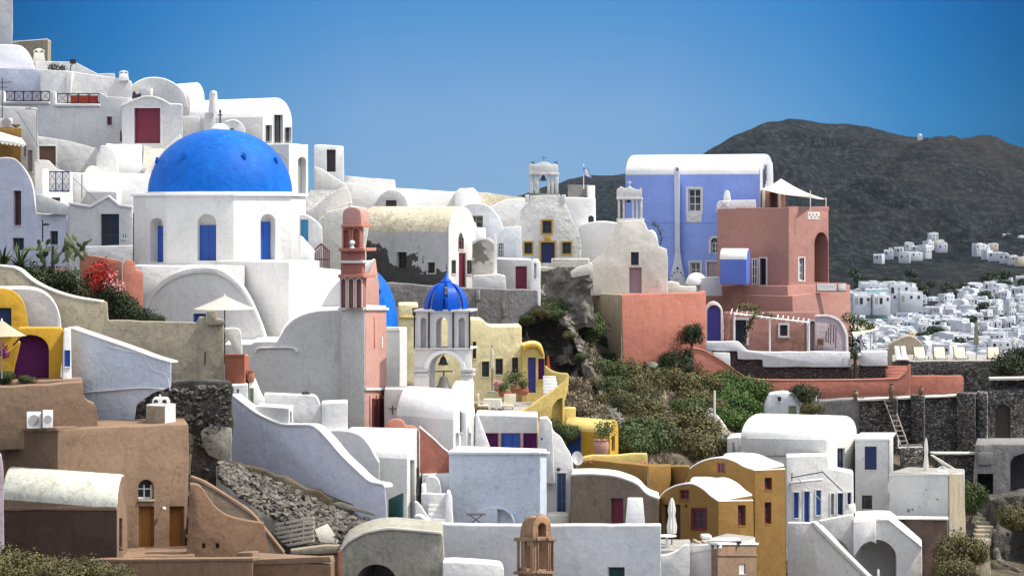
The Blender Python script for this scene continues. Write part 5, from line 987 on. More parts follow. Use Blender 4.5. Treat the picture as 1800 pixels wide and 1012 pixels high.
# church with stepped gable
T = Thing('church', 'whitewashed rough plaster church with stepped curved gable and yellow framed windows', 'church'); pl = F(890, 1030, 188, -.05)
fac = [(898, 530), (898, 440), (901, 418), (903, 400), (908, 390), (914, 386), (915, 370), (922, 361), (930, 357), (931, 344), (986, 343), (987, 354), (994, 360), (999, 370), (1004, 384), (1012, 398), (1018, 412), (1022, 435), (1024, 530)]
w1 = T.body(pl, fac, .7, 'church_plaster', jit=.06); T.body(F(905, 1015, 190, -.05), curve([(905, 440), (915, 400), (932, 375), (960, 366), (990, 375), (1008, 400), (1015, 440)], 4) + [(1015, 530), (905, 530)], 8, 'white_limewash', 'bright_limewash', name='nave')
for x0, y0, x1, y1 in ((952, 387, 971, 411), (920, 425, 937, 447), (987, 425, 1005, 447)): T.window(w1, pl, x0 + 1.5, y0 + 1, x1 - 1.5, y1 - 1, 'dark_wood', frame='yellow_trim', fw=.10, rec=.25)
T.window(w1, pl, 951, 426, 975, 462, 'navy_paint', style='panel', name='door', frame='yellow_trim', fw=.12, rec=.3); T.trim(pl, rect(957, 414, 968, 423), 0, .08, 'yellow_trim', name='plaque')
for a in (926, 990): T.trim(pl, rect(a - 3, 342, a + 4, 356), -.6, .05, 'white_limewash', name='corner_block')
bp = F(928, 984, 188.2, -.05)
T.trim(bp, rect(930, 340, 983, 344), -1.2, .1, 'cement_render', name='belfry_base')
for x0, x1 in ((931, 937.5), (940, 948), (962, 967), (969, 974), (976, 981)): T.trim(bp, rect(x0, 308, x1, 340), -.55 if x0 > 935 else -.9, 0, 'church_plaster', name='pillar')
T.trim(bp, rect(930, 304, 982, 308), -1.0, .08, 'church_plaster', name='lintel')
top = T.body(bp, [(930, 305), (929, 292), (934, 287), (940, 290), (946, 287), (956, 284), (966, 287), (971, 290), (976, 287), (981, 291), (981, 305)], .95, 'white_limewash', name='belfry_top', soft=.05, jit=0)
for x in (936, 977): T.trim(bp, [(x - 2, 289), (x - 3, 283), (x + 1, 286), (x + 3, 282), (x + 2, 289)], -.4, -.2, 'black_iron', name='horn', soft=0)
b = new_bm(); p = bp.p(955.5, 285, -.4); tube(b, p, p + Vector((0, 0, .42)), .03); tube(b, p + Vector((-.2, 0, .27)), p + Vector((.2, 0, .27)), .03); T.add('cross', b, 'teal_paint'); T.done()
bell('small dark bell in the belfry over the stepped church gable', 955, 308, 318, 188.4)
T = Thing('balustrade', 'cream lattice balustrade below the church door, above the crag', 'balustrade'); pl = F(968, 1038, 185, -.1); w1 = T.body(pl, rect(969, 454, 1036, 469), .25, 'cream_limewash', jit=0)
for r_ in range(2):
    for i in range(15):
        if (i + r_) % 1 == 0: a = 972 + i * 4.15; slab(w1.cutter(), pl, [(a, 457.5 + r_ * 5.3), (a + 3, 457.5 + r_ * 5.3), (a + 1.5, 461.2 + r_ * 5.3)], -.4, .2)
T.body(F(968, 1038, 185, -.1), rect(950, 469.2, 1036, 478), .6, 'cream_limewash', name='base'); T.done()
# white building with roof box and flag
T = Thing('white_block', 'bright white block with an old grey roof box right of the stepped church', 'building'); pl = F(985, 1048, 200, .05); w1 = T.body(pl, [(985, 460), (985, 346), (1047, 348), (1048, 460)], 5, 'bright_limewash', 'bright_limewash')
T.door(w1, pl, 1034, 379, 1044, 391, 'dark_wood', arched=True, name='window', style='sash', rec=.2); T.trim(F(997, 1034, 202, -.1), rect(998, 325, 1034, 348), -3, 0, 'cement_render', name='roof_box'); T.trim(F(1034, 1048, 201, .1), rect(1034.5, 326, 1046, 349), -1.5, 0, 'bright_limewash', name='stair_head'); T.done()
T = Thing('flag', 'blue and white striped Greek flag hanging from a pole on the white block', 'flag'); b = new_bm(); f = W(1026, 332, 201); t = W(1026, 288, 201); tube(b, f, t, .03); T.add('pole', b, 'white_paint')
def flag_strip(b, v0, v1, u0=0., u1=1., off=0):
    n = 8; rows = []
    for i in range(n + 1):
        u = u0 + (u1 - u0) * i / n
        for v_ in (v0, v1): rows.append(b.verts.new((f.x - .06 + u * .42 + v_ * .28 * (u * .6 + .2), f.y - .05 - .1 * math.sin(u * 7 + v_ * 2) - off, t.z - .22 - v_ * .62 - u * .20)))
    for i in range(n): b.faces.new((rows[2 * i], rows[2 * i + 1], rows[2 * i + 3], rows[2 * i + 2]))
b = new_bm(); flag_strip(b, 0, 1); T.add('cloth', b, 'white_paint')
b = new_bm()
for k in range(5): flag_strip(b, k * 2 / 9, (k * 2 + 1) / 9, .0 if k > 2 else .38, 1, .006)
flag_strip(b, 0, .22, 0, .15, .006); flag_strip(b, 0, .22, .23, .38, .006); flag_strip(b, .33, .55, 0, .15, .006); flag_strip(b, .33, .55, .23, .38, .006)
T.add('stripe', b, 'flag_blue'); T.done()
# crag and retaining wall
T = Thing('retaining_wall', 'long rough dark grey cement retaining wall under the white chapels', 'wall'); pl = F(670, 1060, 177, -.15)
T.body(pl, [(660, 496), (700, 498), (800, 505), (880, 508), (945, 510), (952, 600), (950, 720), (660, 720)], 1.5, 'cement_render', jit=.05, soft=.08); T.trim(pl, rect(838, 510, 844, 527), 0, .3, 'grey_metal', name='meter_box'); T.trim(pl, rect(838.5, 527, 840, 570), 0, .08, 'grey_metal', name='pipe')
T.trim(pl, [(882, 530), (888, 530), (885, 560), (882, 560)], 0, .12, 'pale_rock', name='plaster_scar', jit=.02); T.done()
def crag(name, label, outline, D, depth, mat, amp, seed, tw=0, soft=0, sub=3):
    """rock face: outline filled with a displaced grid, going back `depth`"""
    T = Thing(name, label, 'rock'); xs_ = [p[0] for p in outline]; pl = F(min(xs_), max(xs_), D, tw); b = new_bm(); solid(b, [pl.p(x, y) for x, y in outline], pl.n * -depth)
    bmesh.ops.triangulate(b, faces=b.faces[:])
    for i in range(sub):
        es = [e for e in b.edges if e.calc_length() > .35]
        if es: bmesh.ops.subdivide_edges(b, edges=es, cuts=1, use_grid_fill=False); bmesh.ops.triangulate(b, faces=b.faces[:])
    for v_ in b.verts:
        q = v_.co * .55 + Vector((seed, 0, 0)); k = noise.fractal(q, .9, 2.2, 5) + .5 * abs(noise.noise(v_.co * 1.9)); v_.co += pl.n * (k * amp) + pl.u * (noise.noise(v_.co * .8 + Vector((9, 0, 0))) * amp * .5); v_.co.z += amp * .5 * noise.noise(v_.co * 1.1)
    T.add(name, b, mat, ang=60); T.done()
crag('crag', 'pale jagged rock outcrop below the lattice balustrade', [(948, 474), (1000, 470), (1036, 474), (1040, 500), (1036, 545), (1040, 575), (1005, 585), (975, 560), (952, 540)], 184, 3, 'pale_rock', .7, 3, sub=6)
crag('cliff', 'deeply shadowed dark rock face left of the green gully', [(900, 600), (920, 560), (945, 545), (980, 552), (998, 580), (1012, 618), (1030, 650), (1052, 688), (1066, 712), (1050, 740), (960, 740), (900, 700)], 168, 2.5, 'shadowed_rock', 1.1, 11, sub=6)  # deep shadow of the hollow is put into the rock colour
bare('rock_arm', 'whitewashed rounded rock ledge jutting from the crag', 'rock', F(1000, 1040, 183.2, 0), curve([(1002, 478), (1015, 470), (1030, 466), (1040, 462), (1040, 480), (1020, 486), (1005, 488)], 3), 1, 'cream_limewash', jit=.12, soft=.1).done()
# second church
T = Thing('church', 'cream white church with smooth shouldered gable, mauve door and four pillared belfry', 'church'); pl = F(1028, 1176, 195, -.1)
fac = [(1030, 519), (1028, 500), (1034, 478), (1036, 462)] + curve([(1060, 445), (1068, 425), (1073, 412), (1080, 400), (1084, 392)], 4) + [(1085, 388), (1128, 388), (1134, 392), (1138, 403), (1150, 410), (1155, 420), (1158, 433), (1172, 438), (1175, 519)]
w1 = T.body(pl, fac, .8, 'cream_limewash', jit=.05); T.body(F(1012, 1100, 199, -.3), [(1005, 519)] + curve([(1010, 470), (1012, 430), (1018, 400), (1036, 391), (1062, 389), (1085, 392)], 4) + [(1100, 519)], 6, 'bright_limewash', 'bright_limewash', name='nave')
T.window(w1, pl, 1109, 443, 1123, 466, 'dark_wood', frame='cream_limewash', fw=.06, rec=.25, style='glass'); T.window(w1, pl, 1106, 470, 1128, 515, 'mauve_wood', style='plank', name='door', rec=.3)
bp = F(1084, 1130, 195.2, -.1); T.trim(bp, rect(1084, 384, 1131, 389), -1.1, .08, 'grey_limewash', name='belfry_base')
for x0 in (1086, 1094.5, 1111, 1118, 1125): T.trim(bp, rect(x0, 351, x0 + 3.4, 384), -.5 if x0 > 1090 else -.8, 0, 'church_plaster', name='pillar')
T.trim(bp, rect(1084, 347, 1129, 351), -.9, .06, 'white_limewash', name='lintel')
T.body(bp, [(1084, 348), (1084, 333), (1088, 330), (1092, 327), (1096, 330), (1101, 331), (1107, 327), (1113, 331), (1118, 333), (1124, 333), (1126, 329), (1128, 333), (1128, 348)], .9, 'white_limewash', name='belfry_top', jit=0, soft=.04)
b = new_bm(); p = bp.p(1106, 328, -.4); tube(b, p, p + Vector((0, 0, .45)), .025); tube(b, p + Vector((-.16, 0, .28)), p + Vector((.16, 0, .28)), .025); T.add('cross', b, 'white_limewash'); T.done()
bell('small dark bell in the four pillared belfry', 1105, 348, 356, 195.4)
T = Thing('chimney', 'small white curved flue on the right shoulder of the cream church', 'chimney'); T.body(F(1140, 1158, 196.5, .1), curve([(1140, 440), (1141, 408), (1146, 404), (1153, 410), (1156, 422), (1157, 440)], 3), .8, 'bright_limewash', name='flue'); T.done()
# =================================================================== blue house
T = Thing('blue_house', 'tall violet blue house under a bright white barrel roof', 'house')
v = VH(1099, 210, 1335, 206, 1358, 211.5, 306, 540, 1.5); w1 = v.build(T, 'violet_paint', 'bright_limewash', zroof=.02, jit=.01)
e = T.trim(v.end, rect(1335.5, 306, 1357.5, 540), 0, .03, 'lilac_limewash', name='end_wall', soft=0); T.parts[-1].bm.free(); eb = new_bm(); solid(eb, [p + v.end.n * .05 for p in v.prof], v.end.n * -.045); T.parts[-1].bm = eb
T.window(T.parts[-1], v.end, 1342, 288, 1346, 320, 'white_paint', rec=.03, off=.05)
fp = v.front; T.trim(fp, rect(1099, 389.5, 1334, 391.2), 0, .04, 'violet_paint', name='string_course', soft=0)
T.window(w1, fp, 1210, 332, 1232, 372, 'white_paint', frame='white_limewash', fw=.16, rec=.2); T.trim(fp, rect(1207, 374, 1234, 391), 0, .06, 'white_limewash', name='balustrade_panel')
for (a, b_) in (((1209, 376), (1232, 389)), ((1232, 376), (1209, 389))): T.trim(fp, [a, (a[0] + 1.5, a[1]), b_, (b_[0] - 1.5, b_[1])], .06, .10, 'lilac_limewash', name='lattice', soft=0)
T.door(w1, fp, 1250, 418, 1264, 446, 'white_paint', arched=True, frame='white_limewash', fw=.16, rec=.2, name='window', style='sash')
T.window(w1, fp, 1214, 461, 1231, 500, 'white_paint', frame='white_limewash', fw=.14, rec=.2); T.window(w1, fp, 1243, 460, 1262, 505, 'mauve_render', frame='white_limewash', fw=.1, rec=.15, style='panel', name='door')
T.done()
T = Thing('flue', 'tall lilac flue with flared base on the violet blue facade', 'chimney'); pl = fp; pf = [(1182, 505), (1182, 485)] + curve([(1182, 485), (1187, 465), (1190, 445), (1190.5, 420)], 4) + [(1189, 298), (1191, 293), (1197, 293), (1199, 298), (1199, 420)] + curve([(1199, 420), (1200, 445), (1203, 465), (1208, 488)], 4) + [(1208, 505)]
q = T.body(pl, [(x, y) for x, y in pf], .45, 'lilac_limewash', name='shaft', off=.5, jit=0, soft=.04); slab(q.cutter(), pl, arch(1192.5, 296, 1196.5, 301), .3, .7); slab(q.cutter(), pl, arch(1186, 489, 1204, 506), .45, .7)
for x, y in ((1185, 484), (1189, 479), (1195, 477), (1201, 479), (1205, 484)): T.trim(pl, rect(x - 1.3, y - 1, x + 1.3, y + 1), .5, .53, 'black_iron', name='inset', soft=0)
b = new_bm(); slab(b, pl, arch(1193, 469, 1197, 473), .5, .52); T.add('inset', b, 'black_iron'); T.done()
T = Thing('chimney', 'white twin flues beside the right end of the barrel roof', 'chimney'); pl = F(1347, 1360, 207, .4); T.body(pl, [(1348, 370), (1348, 290), (1350, 284), (1354, 282), (1358, 286), (1358, 370)], 1.0, 'pale_blue_limewash', name='shaft'); T.done()
T = Thing('vine', 'dark creeper branch hanging on the violet wall right of the cream church', 'vine'); b = new_bm(); P = [W(x, y, 205) for x, y in ((1148, 393), (1155, 397), (1160, 408), (1163, 420), (1160, 432))]
for p, q in zip(P, P[1:]): tube(b, p, q, .04, .03, 5)
rnd = random.Random(8)
for i in range(60): p = P[rnd.randrange(4)] + Vector((rnd.gauss(0, .14), rnd.gauss(0, .1), rnd.gauss(0, .12))); a = Vector((rnd.gauss(0, 1), rnd.gauss(0, 1), rnd.gauss(0, 1))).normalized(); s = a.orthogonal().normalized(); b.faces.new([b.verts.new(t) for t in (p, p + a * .08 + s * .05, p + a * .16, p + a * .08 - s * .05)])
T.add('branch', b, 'dark_leaf'); T.done()
T = Thing('orange_wall', 'tall orange terrace wall with a shaded tan left side under the cream church', 'wall'); 
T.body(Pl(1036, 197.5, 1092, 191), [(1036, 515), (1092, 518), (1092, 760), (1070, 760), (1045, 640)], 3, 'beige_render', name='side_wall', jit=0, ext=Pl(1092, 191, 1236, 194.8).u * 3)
T.body(Pl(1092, 191, 1236, 194.8), [(1092, 518), (1225, 515), (1240, 512), (1240, 700), (1096, 700)], 3, 'coral_render', jit=0, off=.05); T.done()
T = Thing('terrace_blocks', 'row of small cream blocks at the foot of the blue house', 'wall'); T.body(F(1165, 1230, 198, .1), [(1166, 530), (1168, 496), (1180, 494), (1194, 497), (1194, 502), (1224, 503), (1224, 530)], .8, 'cream_limewash'); T.done()
T = Thing('small_dome', 'small bright white dome on the terrace before the blue house', 'dome'); c = W(1224, 500, 201); b = new_bm(); lathe(b, c, [(.78 * math.cos(math.pi / 2 * i / 9), c.z + .85 * math.sin(math.pi / 2 * i / 9)) for i in range(10)], 28); q = T.add('dome', b, 'bright_limewash'); T.trim(F(1236, 1270, 200.5, .2), [(1232, 520), (1232, 488), (1268, 487), (1270, 520)], -1, 0, 'white_limewash', name='parapet'); T.done()
# =================================================================== pink house
T = Thing('pink_house', 'tall rose pink house with a deep arched niche in its sunny right side', 'house')
LF = Pl(1260, 203.5, 1386, 199.5); RF = Pl(1386, 199.5, 1458, 203.2)
w1 = T.body(LF, [(1260, 367), (1386, 365), (1386, 545), (1260, 545)], 5, 'rose_render', name='front_wall', jit=0, ext=RF.u * 4.5)
w2 = T.body(RF, [(1386, 365), (1456, 371), (1457, 530), (1457, 640), (1386, 640)], 4.6, 'rose_render', name='side_wall', jit=0, ext=LF.u * -4.6, off=.03); both = (w2, w1)
T.window(both, LF, 1336, 454, 1347, 500, 'black_iron', style='plank', name='door', rec=.3, frame='white_limewash', fw=.1); T.window(both, LF, 1322, 454, 1332, 500, 'white_paint', style='sash', name='door', rec=.05)
T.window(both, RF, 1404, 453, 1413, 493, 'white_paint', frame='white_limewash', fw=.12, rec=.2)
[slab(q_.cutter(), RF, arch(1431, 408, 1455, 496, 20), -1.6, .3) for q_ in both]; T.trim(RF, rect(1419, 373, 1440, 386), .0, .05, 'white_limewash', name='pierced_panel'); pq = T.parts[-1]
for i in range(6): slab(pq.cutter(), RF, [(1421 + i * 3.1, 375 + (i % 2) * 5), (1423 + i * 3.1, 375 + (i % 2) * 5), (1424 + i * 3.1, 379 + (i % 2) * 4), (1421 + i * 3.1, 380 + (i % 2) * 4)], .02, .2)
T.trim(RF, rect(1386, 363, 1457, 371), -.3, .02, 'rose_render', name='parapet', soft=.02)
# battered lower storey
T.body(Pl(1224, 203, 1396, 198), [(1224, 512), (1262, 502), (1290, 502), (1300, 499), (1310, 502), (1384, 502), (1396, 640), (1224, 660)], 5, 'rose_render', name='terrace_wall', jit=0, ext=Pl(1396, 198, 1494, 204).u * 5)
lw = Pl(1396, 198, 1494, 204); w3 = T.body(lw, [(1392, 520), (1457, 512), (1494, 500), (1498, 660), (1398, 660)], 4, 'rose_render', name='terrace_wall', jit=0, ext=Pl(1224, 203, 1396, 198).u * -4, off=.03)
T.done(); 
T = Thing('balustrade', 'white pierced balustrade on the rose terrace at the foot of the arched niche', 'balustrade'); pl = F(1433, 1490, 200.5, .3); q = T.body(pl, rect(1434, 497, 1488, 513), .2, 'rose_render', jit=0, soft=.01); q2 = T.trim(pl, rect(1436, 499, 1470, 511), 0, .03, 'white_limewash', name='pierced_panel'); q3 = T.trim(pl, rect(1473, 499, 1487, 511), 0, .03, 'white_limewash', name='pierced_panel')
for i in range(8): slab(q2.cutter(), pl, [(1438 + i * 4, 501), (1440.5 + i * 4, 501), (1439 + i * 4, 509), (1437 + i * 4, 509)], .005, .2)
T.done()
T = Thing('blue_annex', 'small strong blue cube with a white curved roof on the pink terrace', 'building'); v = VH(1265, 199, 1312, 198, 1319, 200, 456, 500, .75); v.build(T, 'strong_blue_paint', 'bright_limewash', zroof=.02, jit=0); T.done()
T = Thing('roof_terrace', 'white roof parapet with crossed panel above the rose wall', 'terrace'); pl = F(1258, 1330, 205, -.1); T.body(pl, [(1259, 372), (1260, 358), (1264, 353), (1328, 351), (1329, 372)], .4, 'pale_blue_limewash'); T.trim(pl, rect(1266, 353, 1281, 366), 0, .03, 'white_paint', name='panel'); 
for (a, b_) in (((1267, 354), (1279, 365)), ((1279, 354), (1267, 365))): T.trim(pl, [a, (a[0] + 1.2, a[1]), b_, (b_[0] - 1.2, b_[1])], .03, .07, 'mauve_render', name='lattice', soft=0)
T.done(); T = Thing('chimney', 'rounded white stub chimney behind the crossed roof panel', 'chimney'); T.body(F(1270, 1285, 205.8, 0), [(1271, 360)] + curve([(1272, 345), (1274, 337), (1278, 334.5), (1282, 337), (1284, 345)], 3) + [(1285, 360)], .5, 'bright_limewash', name='shaft'); T.done()
T = Thing('roof_room', 'pink and cream roof room in shade under the sail canopy', 'building'); pl = F(1334, 1386, 206, -.1); q = T.body(pl, [(1336, 372), (1336, 334), (1380, 332), (1380, 372)], 2, 'rose_render'); slab(q.cutter(), pl, arch(1352, 337, 1366, 366, 6), -1, .2); T.trim(pl, rect(1340, 334, 1345, 365), 0, .1, 'cream_limewash', name='pilaster'); T.trim(pl, rect(1368, 337, 1373, 365), 0, .1, 'cream_limewash', name='pilaster'); T.done()
T = Thing('shade_sail', 'cream triangular shade sail stretched over the pink roof terrace', 'sail'); b = new_bm()
A_, B_, C_, D_ = W(1337, 332, 203), W(1373, 314, 206.5), W(1425, 345, 200), W(1452, 350, 203.5); n = 8; g = []
for i in range(n + 1):
    row = []
    for j in range(n + 1):
        u, vv = i / n, j / n; p = (A_ * (1 - u) + C_ * u) * (1 - vv) + (B_ * (1 - u) + D_ * u) * vv; p.z -= .16 * math.sin(math.pi * u) + .1 * math.sin(math.pi * vv); row.append(b.verts.new(p))
    g.append(row)
for i in range(n):
    for j in range(n): b.faces.new((g[i][j], g[i + 1][j], g[i + 1][j + 1], g[i][j + 1]))
bmesh.ops.solidify(b, geom=b.faces[:], thickness=.02); T.add('sail', b, 'canvas'); T.done()
for lab, x, y0, y1, D in (('left thin pole holding the shade sail', 1424.5, 335, 371, 199.9), ('right thin pole holding the shade sail', 1452, 347, 374, 203.4)):
    T = Thing('pole', lab, 'pole'); b = new_bm(); tube(b, W(x, y1, D), W(x, y0, D), .035); T.add('pole', b, 'white_paint'); T.done()
# terrace of the pink house
T = Thing('arched_doorway', 'deep violet arched door in a white surround on the pink terrace', 'doorway'); pl = F(1238, 1272, 196.4, -.1); q = T.body(pl, [(1238, 660)] + curve([(1237, 570), (1238, 545), (1244, 534), (1254, 530), (1264, 535), (1270, 546), (1272, 570)], 4) + [(1272, 660)], 1.2, 'white_limewash', jit=0)
T.door(q, pl, 1243, 536, 1267, 599, 'violet_door', arched=True, rec=.35, style='panel'); T.done()
T = Thing('cabinet', 'pale panelled utility cabinets left of the violet arched door', 'cabinet'); pl = F(1196, 1238, 195, .1); q = T.body(pl, rect(1197, 549, 1237, 660), .8, 'pale_blue_limewash', jit=0); T.window(q, pl, 1201, 553, 1217, 602, 'white_paint', name='door', rec=.04, style='panel'); T.window(q, pl, 1219, 553, 1234, 602, 'white_paint', name='door', rec=.04, style='panel'); T.done()
chimney('chimney', 'tiny red clay flue above the utility cabinets', F(1198, 1204, 196, 0), 1198.5, 538, 1204, 550, .2, 'coral_render', cap=None)
T = Thing('terrace_building', 'pink terrace facade with white framed door and windows behind the pergola', 'building'); pl = F(1268, 1436, 196.8, .12); q = T.body(pl, rect(1273, 548, 1434, 650), .6, 'rose_render', jit=.01)
T.window(q, pl, 1292, 562, 1312, 603, 'black_iron', frame='white_limewash', fw=.16, rec=.3, style='sash', name='door'); T.window(q, pl, 1371, 571, 1384, 590, 'dark_wood', frame='white_limewash', fw=.14, rec=.25); T.window(q, pl, 1420, 564, 1432, 618, 'mauve_render', frame='white_limewash', fw=.08, rec=.4, style='panel', name='door'); T.done()
T = Thing('pergola', 'white timber pergola along the pink terrace', 'pergola'); beams = [(W(1268, 547, 196.3), W(1358, 549, 196.8)), (W(1300, 553, 194.6), W(1424, 573, 194.4))]
for x0, x1, yb, d0, yt in ((1275, 1358, 548, 196.4, 0), ):
    b = new_bm(); tube(b, W(1290, 551, 194.6), W(1424, 567, 194.2), .06, .06, 4); T.add('beam', b, 'white_paint')
for i in range(16):
    x = 1284 + i * 9.0; y = 549 + i * 1.15; b = new_bm(); tube(b, W(x, y + 3, 194.3), W(x + 3, y - 6, 196.5), .04, .04, 4); T.add('rafter', b, 'white_paint')
for x, y in ((1291, 551), (1353, 560), (1422, 568)): b = new_bm(); tube(b, W(x, y, 194.4), W(x, 625, 194.4), .06, .06, 6); T.add('post', b, 'white_paint')
T.done()
T = Thing('vine', 'leafy vine climbing over the white pergola', 'vine'); b = new_bm(); rnd = random.Random(12)
bl = [(W(x, y, D), r) for x, y, D, r in ((1302, 541, 195.5, .22), (1312, 536, 195.6, .25), (1322, 543, 195.5, .25), (1330, 540, 195.4, .15), (1325, 556, 194.5, .28), (1332, 548, 195, .2), (1347, 553, 194.8, .22), (1316, 575, 194.6, .16), (1320, 566, 194.5, .2), (1358, 556, 194.5, .15), (1310, 592, 194.7, .1))]
for c, r in bl:
    for i in range(90):
        v_ = Vector((rnd.gauss(0, 1), rnd.gauss(0, 1), rnd.gauss(0, .7))) * r * .6; p = c + v_; a = Vector((rnd.gauss(0, 1), rnd.gauss(0, 1), rnd.gauss(0, 1))).normalized(); s = a.orthogonal().normalized(); b.faces.new([b.verts.new(t) for t in (p, p + a * .06 + s * .05, p + a * .14, p + a * .06 - s * .05)])
T.add('foliage', b, 'shrub_olive'); b = new_bm(); P = [W(x, y, 194.6) for x, y in ((1307, 610), (1309, 595), (1316, 578), (1320, 562), (1335, 552), (1350, 554))]
for p, q in zip(P, P[1:]): tube(b, p, q, .05, .045, 6)
T.add('stem', b, 'dark_wood'); T.done()
T = Thing('arched_screen', 'mauve garden screen wall with a white curved rim and slit openings', 'wall'); pl = F(1432, 1492, 195.2, .2); out_ = [(1433, 640), (1433, 556)] + curve([(1433, 556), (1455, 555), (1470, 560), (1481, 572), (1487, 590), (1488, 618)], 4) + [(1488, 640)]
q = T.body(pl, out_, .25, 'mauve_render', jit=0); rim = curve([(1433, 554), (1455, 553), (1471, 558), (1483, 570), (1490, 590), (1491, 640)], 5); T.trim(pl, rim + [(1486, 640)] + curve([(1485.5, 590), (1479, 573), (1469, 562), (1454, 557), (1433, 557)], 5), -.26, .08, 'white_limewash', name='rim')
for x, y0, y1 in ((1451, 582, 601), (1455, 575, 603), (1459, 570, 605), (1464, 572, 602), (1468, 576, 612)): slab(q.cutter(), pl, [(x, y1), (x + .6, y0), (x + 2.4, y0), (x + 1.8, y1)], -.4, .2)
T.done()
T = Thing('terrace_parapet', 'white terrace parapet stepping down above dark red stonework', 'wall'); pl = F(1240, 1500, 193.5, .06)
T.body(pl, [(1240, 616), (1241, 600), (1298, 600), (1304, 606), (1314, 616), (1345, 618), (1494, 618), (1496, 645), (1341, 645), (1340, 632), (1297, 631), (1296, 617)], .6, 'pale_blue_limewash'); T.body(F(1285, 1500, 193.8, .06), [(1250, 616), (1296, 617), (1297, 631), (1340, 632), (1341, 645), (1496, 645), (1497, 700), (1285, 700), (1280, 640)], .5, 'red_rubble', name='stone_base', jit=.03); T.done()
bare('white_wall', 'pale square panel set in the dark red stonework under the white parapet', 'wall', F(1252, 1284, 193.0, .06), [(1254, 619), (1283, 620), (1283, 655), (1254, 655)], .3, 'pale_blue_limewash').done()
T = Thing('planter_block', 'separate white parapet block on dark stone right of the terrace palm', 'wall'); pl = F(1510, 1562, 194, .1); T.body(pl, [(1512, 643), (1513, 618), (1560, 617), (1560, 643)], 1.5, 'pale_blue_limewash'); T.body(F(1510, 1562, 194.15, .1), rect(1510, 643, 1561, 690), 1.5, 'red_rubble', name='stone_base'); T.body(F(1494, 1514, 196, 0), rect(1492, 640, 1514, 690), .5, 'dark_rubble', name='stone_recess'); T.done()
for i, (lab, x, rz) in enumerate((('left brown folding chair on the pink terrace', 1400, .4), ('right low brown chair on the pink terrace', 1440, -.5))):
    T = Thing('chair', lab, 'chair'); c = W(x, 619, 194.6); u = Vector((math.cos(rz), math.sin(rz), 0)); w_ = Vector((-math.sin(rz), math.cos(rz), 0)); z = c.z
    b = new_bm(); boxw(b, c, u, w_, .22, .2, z + .42, z + .46); T.add('seat', b, 'brown_wood')
    b = new_bm(); boxw(b, c + w_ * .22, u, w_, .22, .02, z + .5, z + .92); T.add('backrest', b, 'brown_wood')
    for sx in (-.19, .19):
        for sy in (-.17, .17): b = new_bm(); q = c + u * sx + w_ * sy; tube(b, (q.x, q.y, z), (q.x, q.y, z + .42), .02); T.add('leg', b, 'brown_wood')
    T.done()
T = Thing('coral_ramp_wall', 'long coral wall sweeping down from the gully under the pink house terrace', 'wall'); pl = F(1215, 1605, 190.5, .0)
cp = curve([(1218, 612), (1235, 615), (1255, 625), (1280, 641), (1300, 656), (1320, 665), (1360, 668), (1450, 668), (1530, 667), (1580, 665)], 4) + [(1592, 655), (1601, 640)]
T.body(pl, cp + [(1600, 700), (1500, 702), (1330, 712), (1218, 740)], .6, 'coral_render', jit=.02); T.trim(pl, [(x, y - 1) for x, y in cp] + [(x, y + 1.5) for x, y in cp[::-1]], -.62, .04, 'salmon_render', name='coping')
T.body(F(1600, 1695, 192.5, .1), [(1598, 672), (1602, 660), (1690, 660), (1694, 665), (1694, 710), (1598, 710)], .6, 'coral_render', name='upper_wall'); T.done()
T = Thing('stairway', 'short flight of coral pink steps at the right of the stone terrace', 'stairs'); b = new_bm(); pl = F(1555, 1600, 193, -.05)
for i in range(5): slab(b, pl, [(1562 + (4 - i) * -1.0, 645 + i * 5.2), (1597, 645 + i * 5.2), (1597, 690), (1560 - (4 - i), 690)], -1.6 + i * .3, -1.3 + i * .3)
T.add('step', b, 'salmon_render', soft=.01); T.done()
# =================================================================== yellow houses
T = Thing('yellow_house', 'pale yellow house with three small windows and a closed parasol before it', 'house'); pl = F(690, 918, 153, .05)
w1 = T.body(pl, [(700, 535), (735, 535), (735, 560), (828, 561), (846, 562), (852, 566), (858, 572), (866, 574), (917, 573), (918, 760), (700, 760)], 4, 'pale_yellow_render', jit=.02)
T.trim(pl, rect(702, 556, 736, 559), 0, .12, 'yellow_render', name='ledge'); T.window(w1, pl, 725, 541, 737, 555, 'dark_wood', rec=.3)
for x0, y0, x1, y1 in ((831, 600, 837, 630), (847, 635, 860, 662), (871, 630, 884, 658), (900, 628, 911, 655)): T.window(w1, pl, x0, y0, x1, y1, 'dark_wood', rec=.3, frame='pale_yellow_render', fw=.05)
T.done()
T = Thing('vaulted_house', 'small yellow vaulted porch house with a tall blue door and violet window', 'house'); pl = F(916, 960, 152, .1)
w1 = T.body(pl, [(917, 760), (917, 606)] + curve([(920, 606), (932, 603), (944, 604), (952, 610), (957, 624)], 4) + [(958, 760)], 3, 'yellow_render', 'yellow_render', jit=0)
T.trim(pl, curve([(918, 617), (922, 609), (932, 604), (944, 605), (952, 612), (956, 624)], 4) + curve([(953, 626), (949, 616), (942, 611), (932, 610), (925, 613), (921, 620)], 4), 0, .15, 'mustard_paint', name='arch_trim')
T.window(w1, pl, 928, 628, 942, 690, 'violet_door', style='panel', name='door', rec=.3, label='tall blue door'); T.window(w1, pl, 946, 630, 957, 667, 'purple_paint', rec=.15, style='panel', label='violet shuttered window'); T.done()
T = Thing('banner', 'rust red cloth hanging beside the small yellow vaulted house', 'cloth'); b = new_bm(); slab(b, F(960, 968, 151), [(961, 628), (965, 624), (968, 656), (962, 660)], -.02, .02); T.add('cloth', b, 'red_cloth'); b = new_bm(); tube(b, W(961, 690, 151), W(961, 617, 151), .03); T.add('pole', b, 'black_iron'); T.done()
closed_parasol('slim cream parasol folded in front of the pale yellow house', 865, 610, 648, 690, 8, 150, 'cream_canvas')
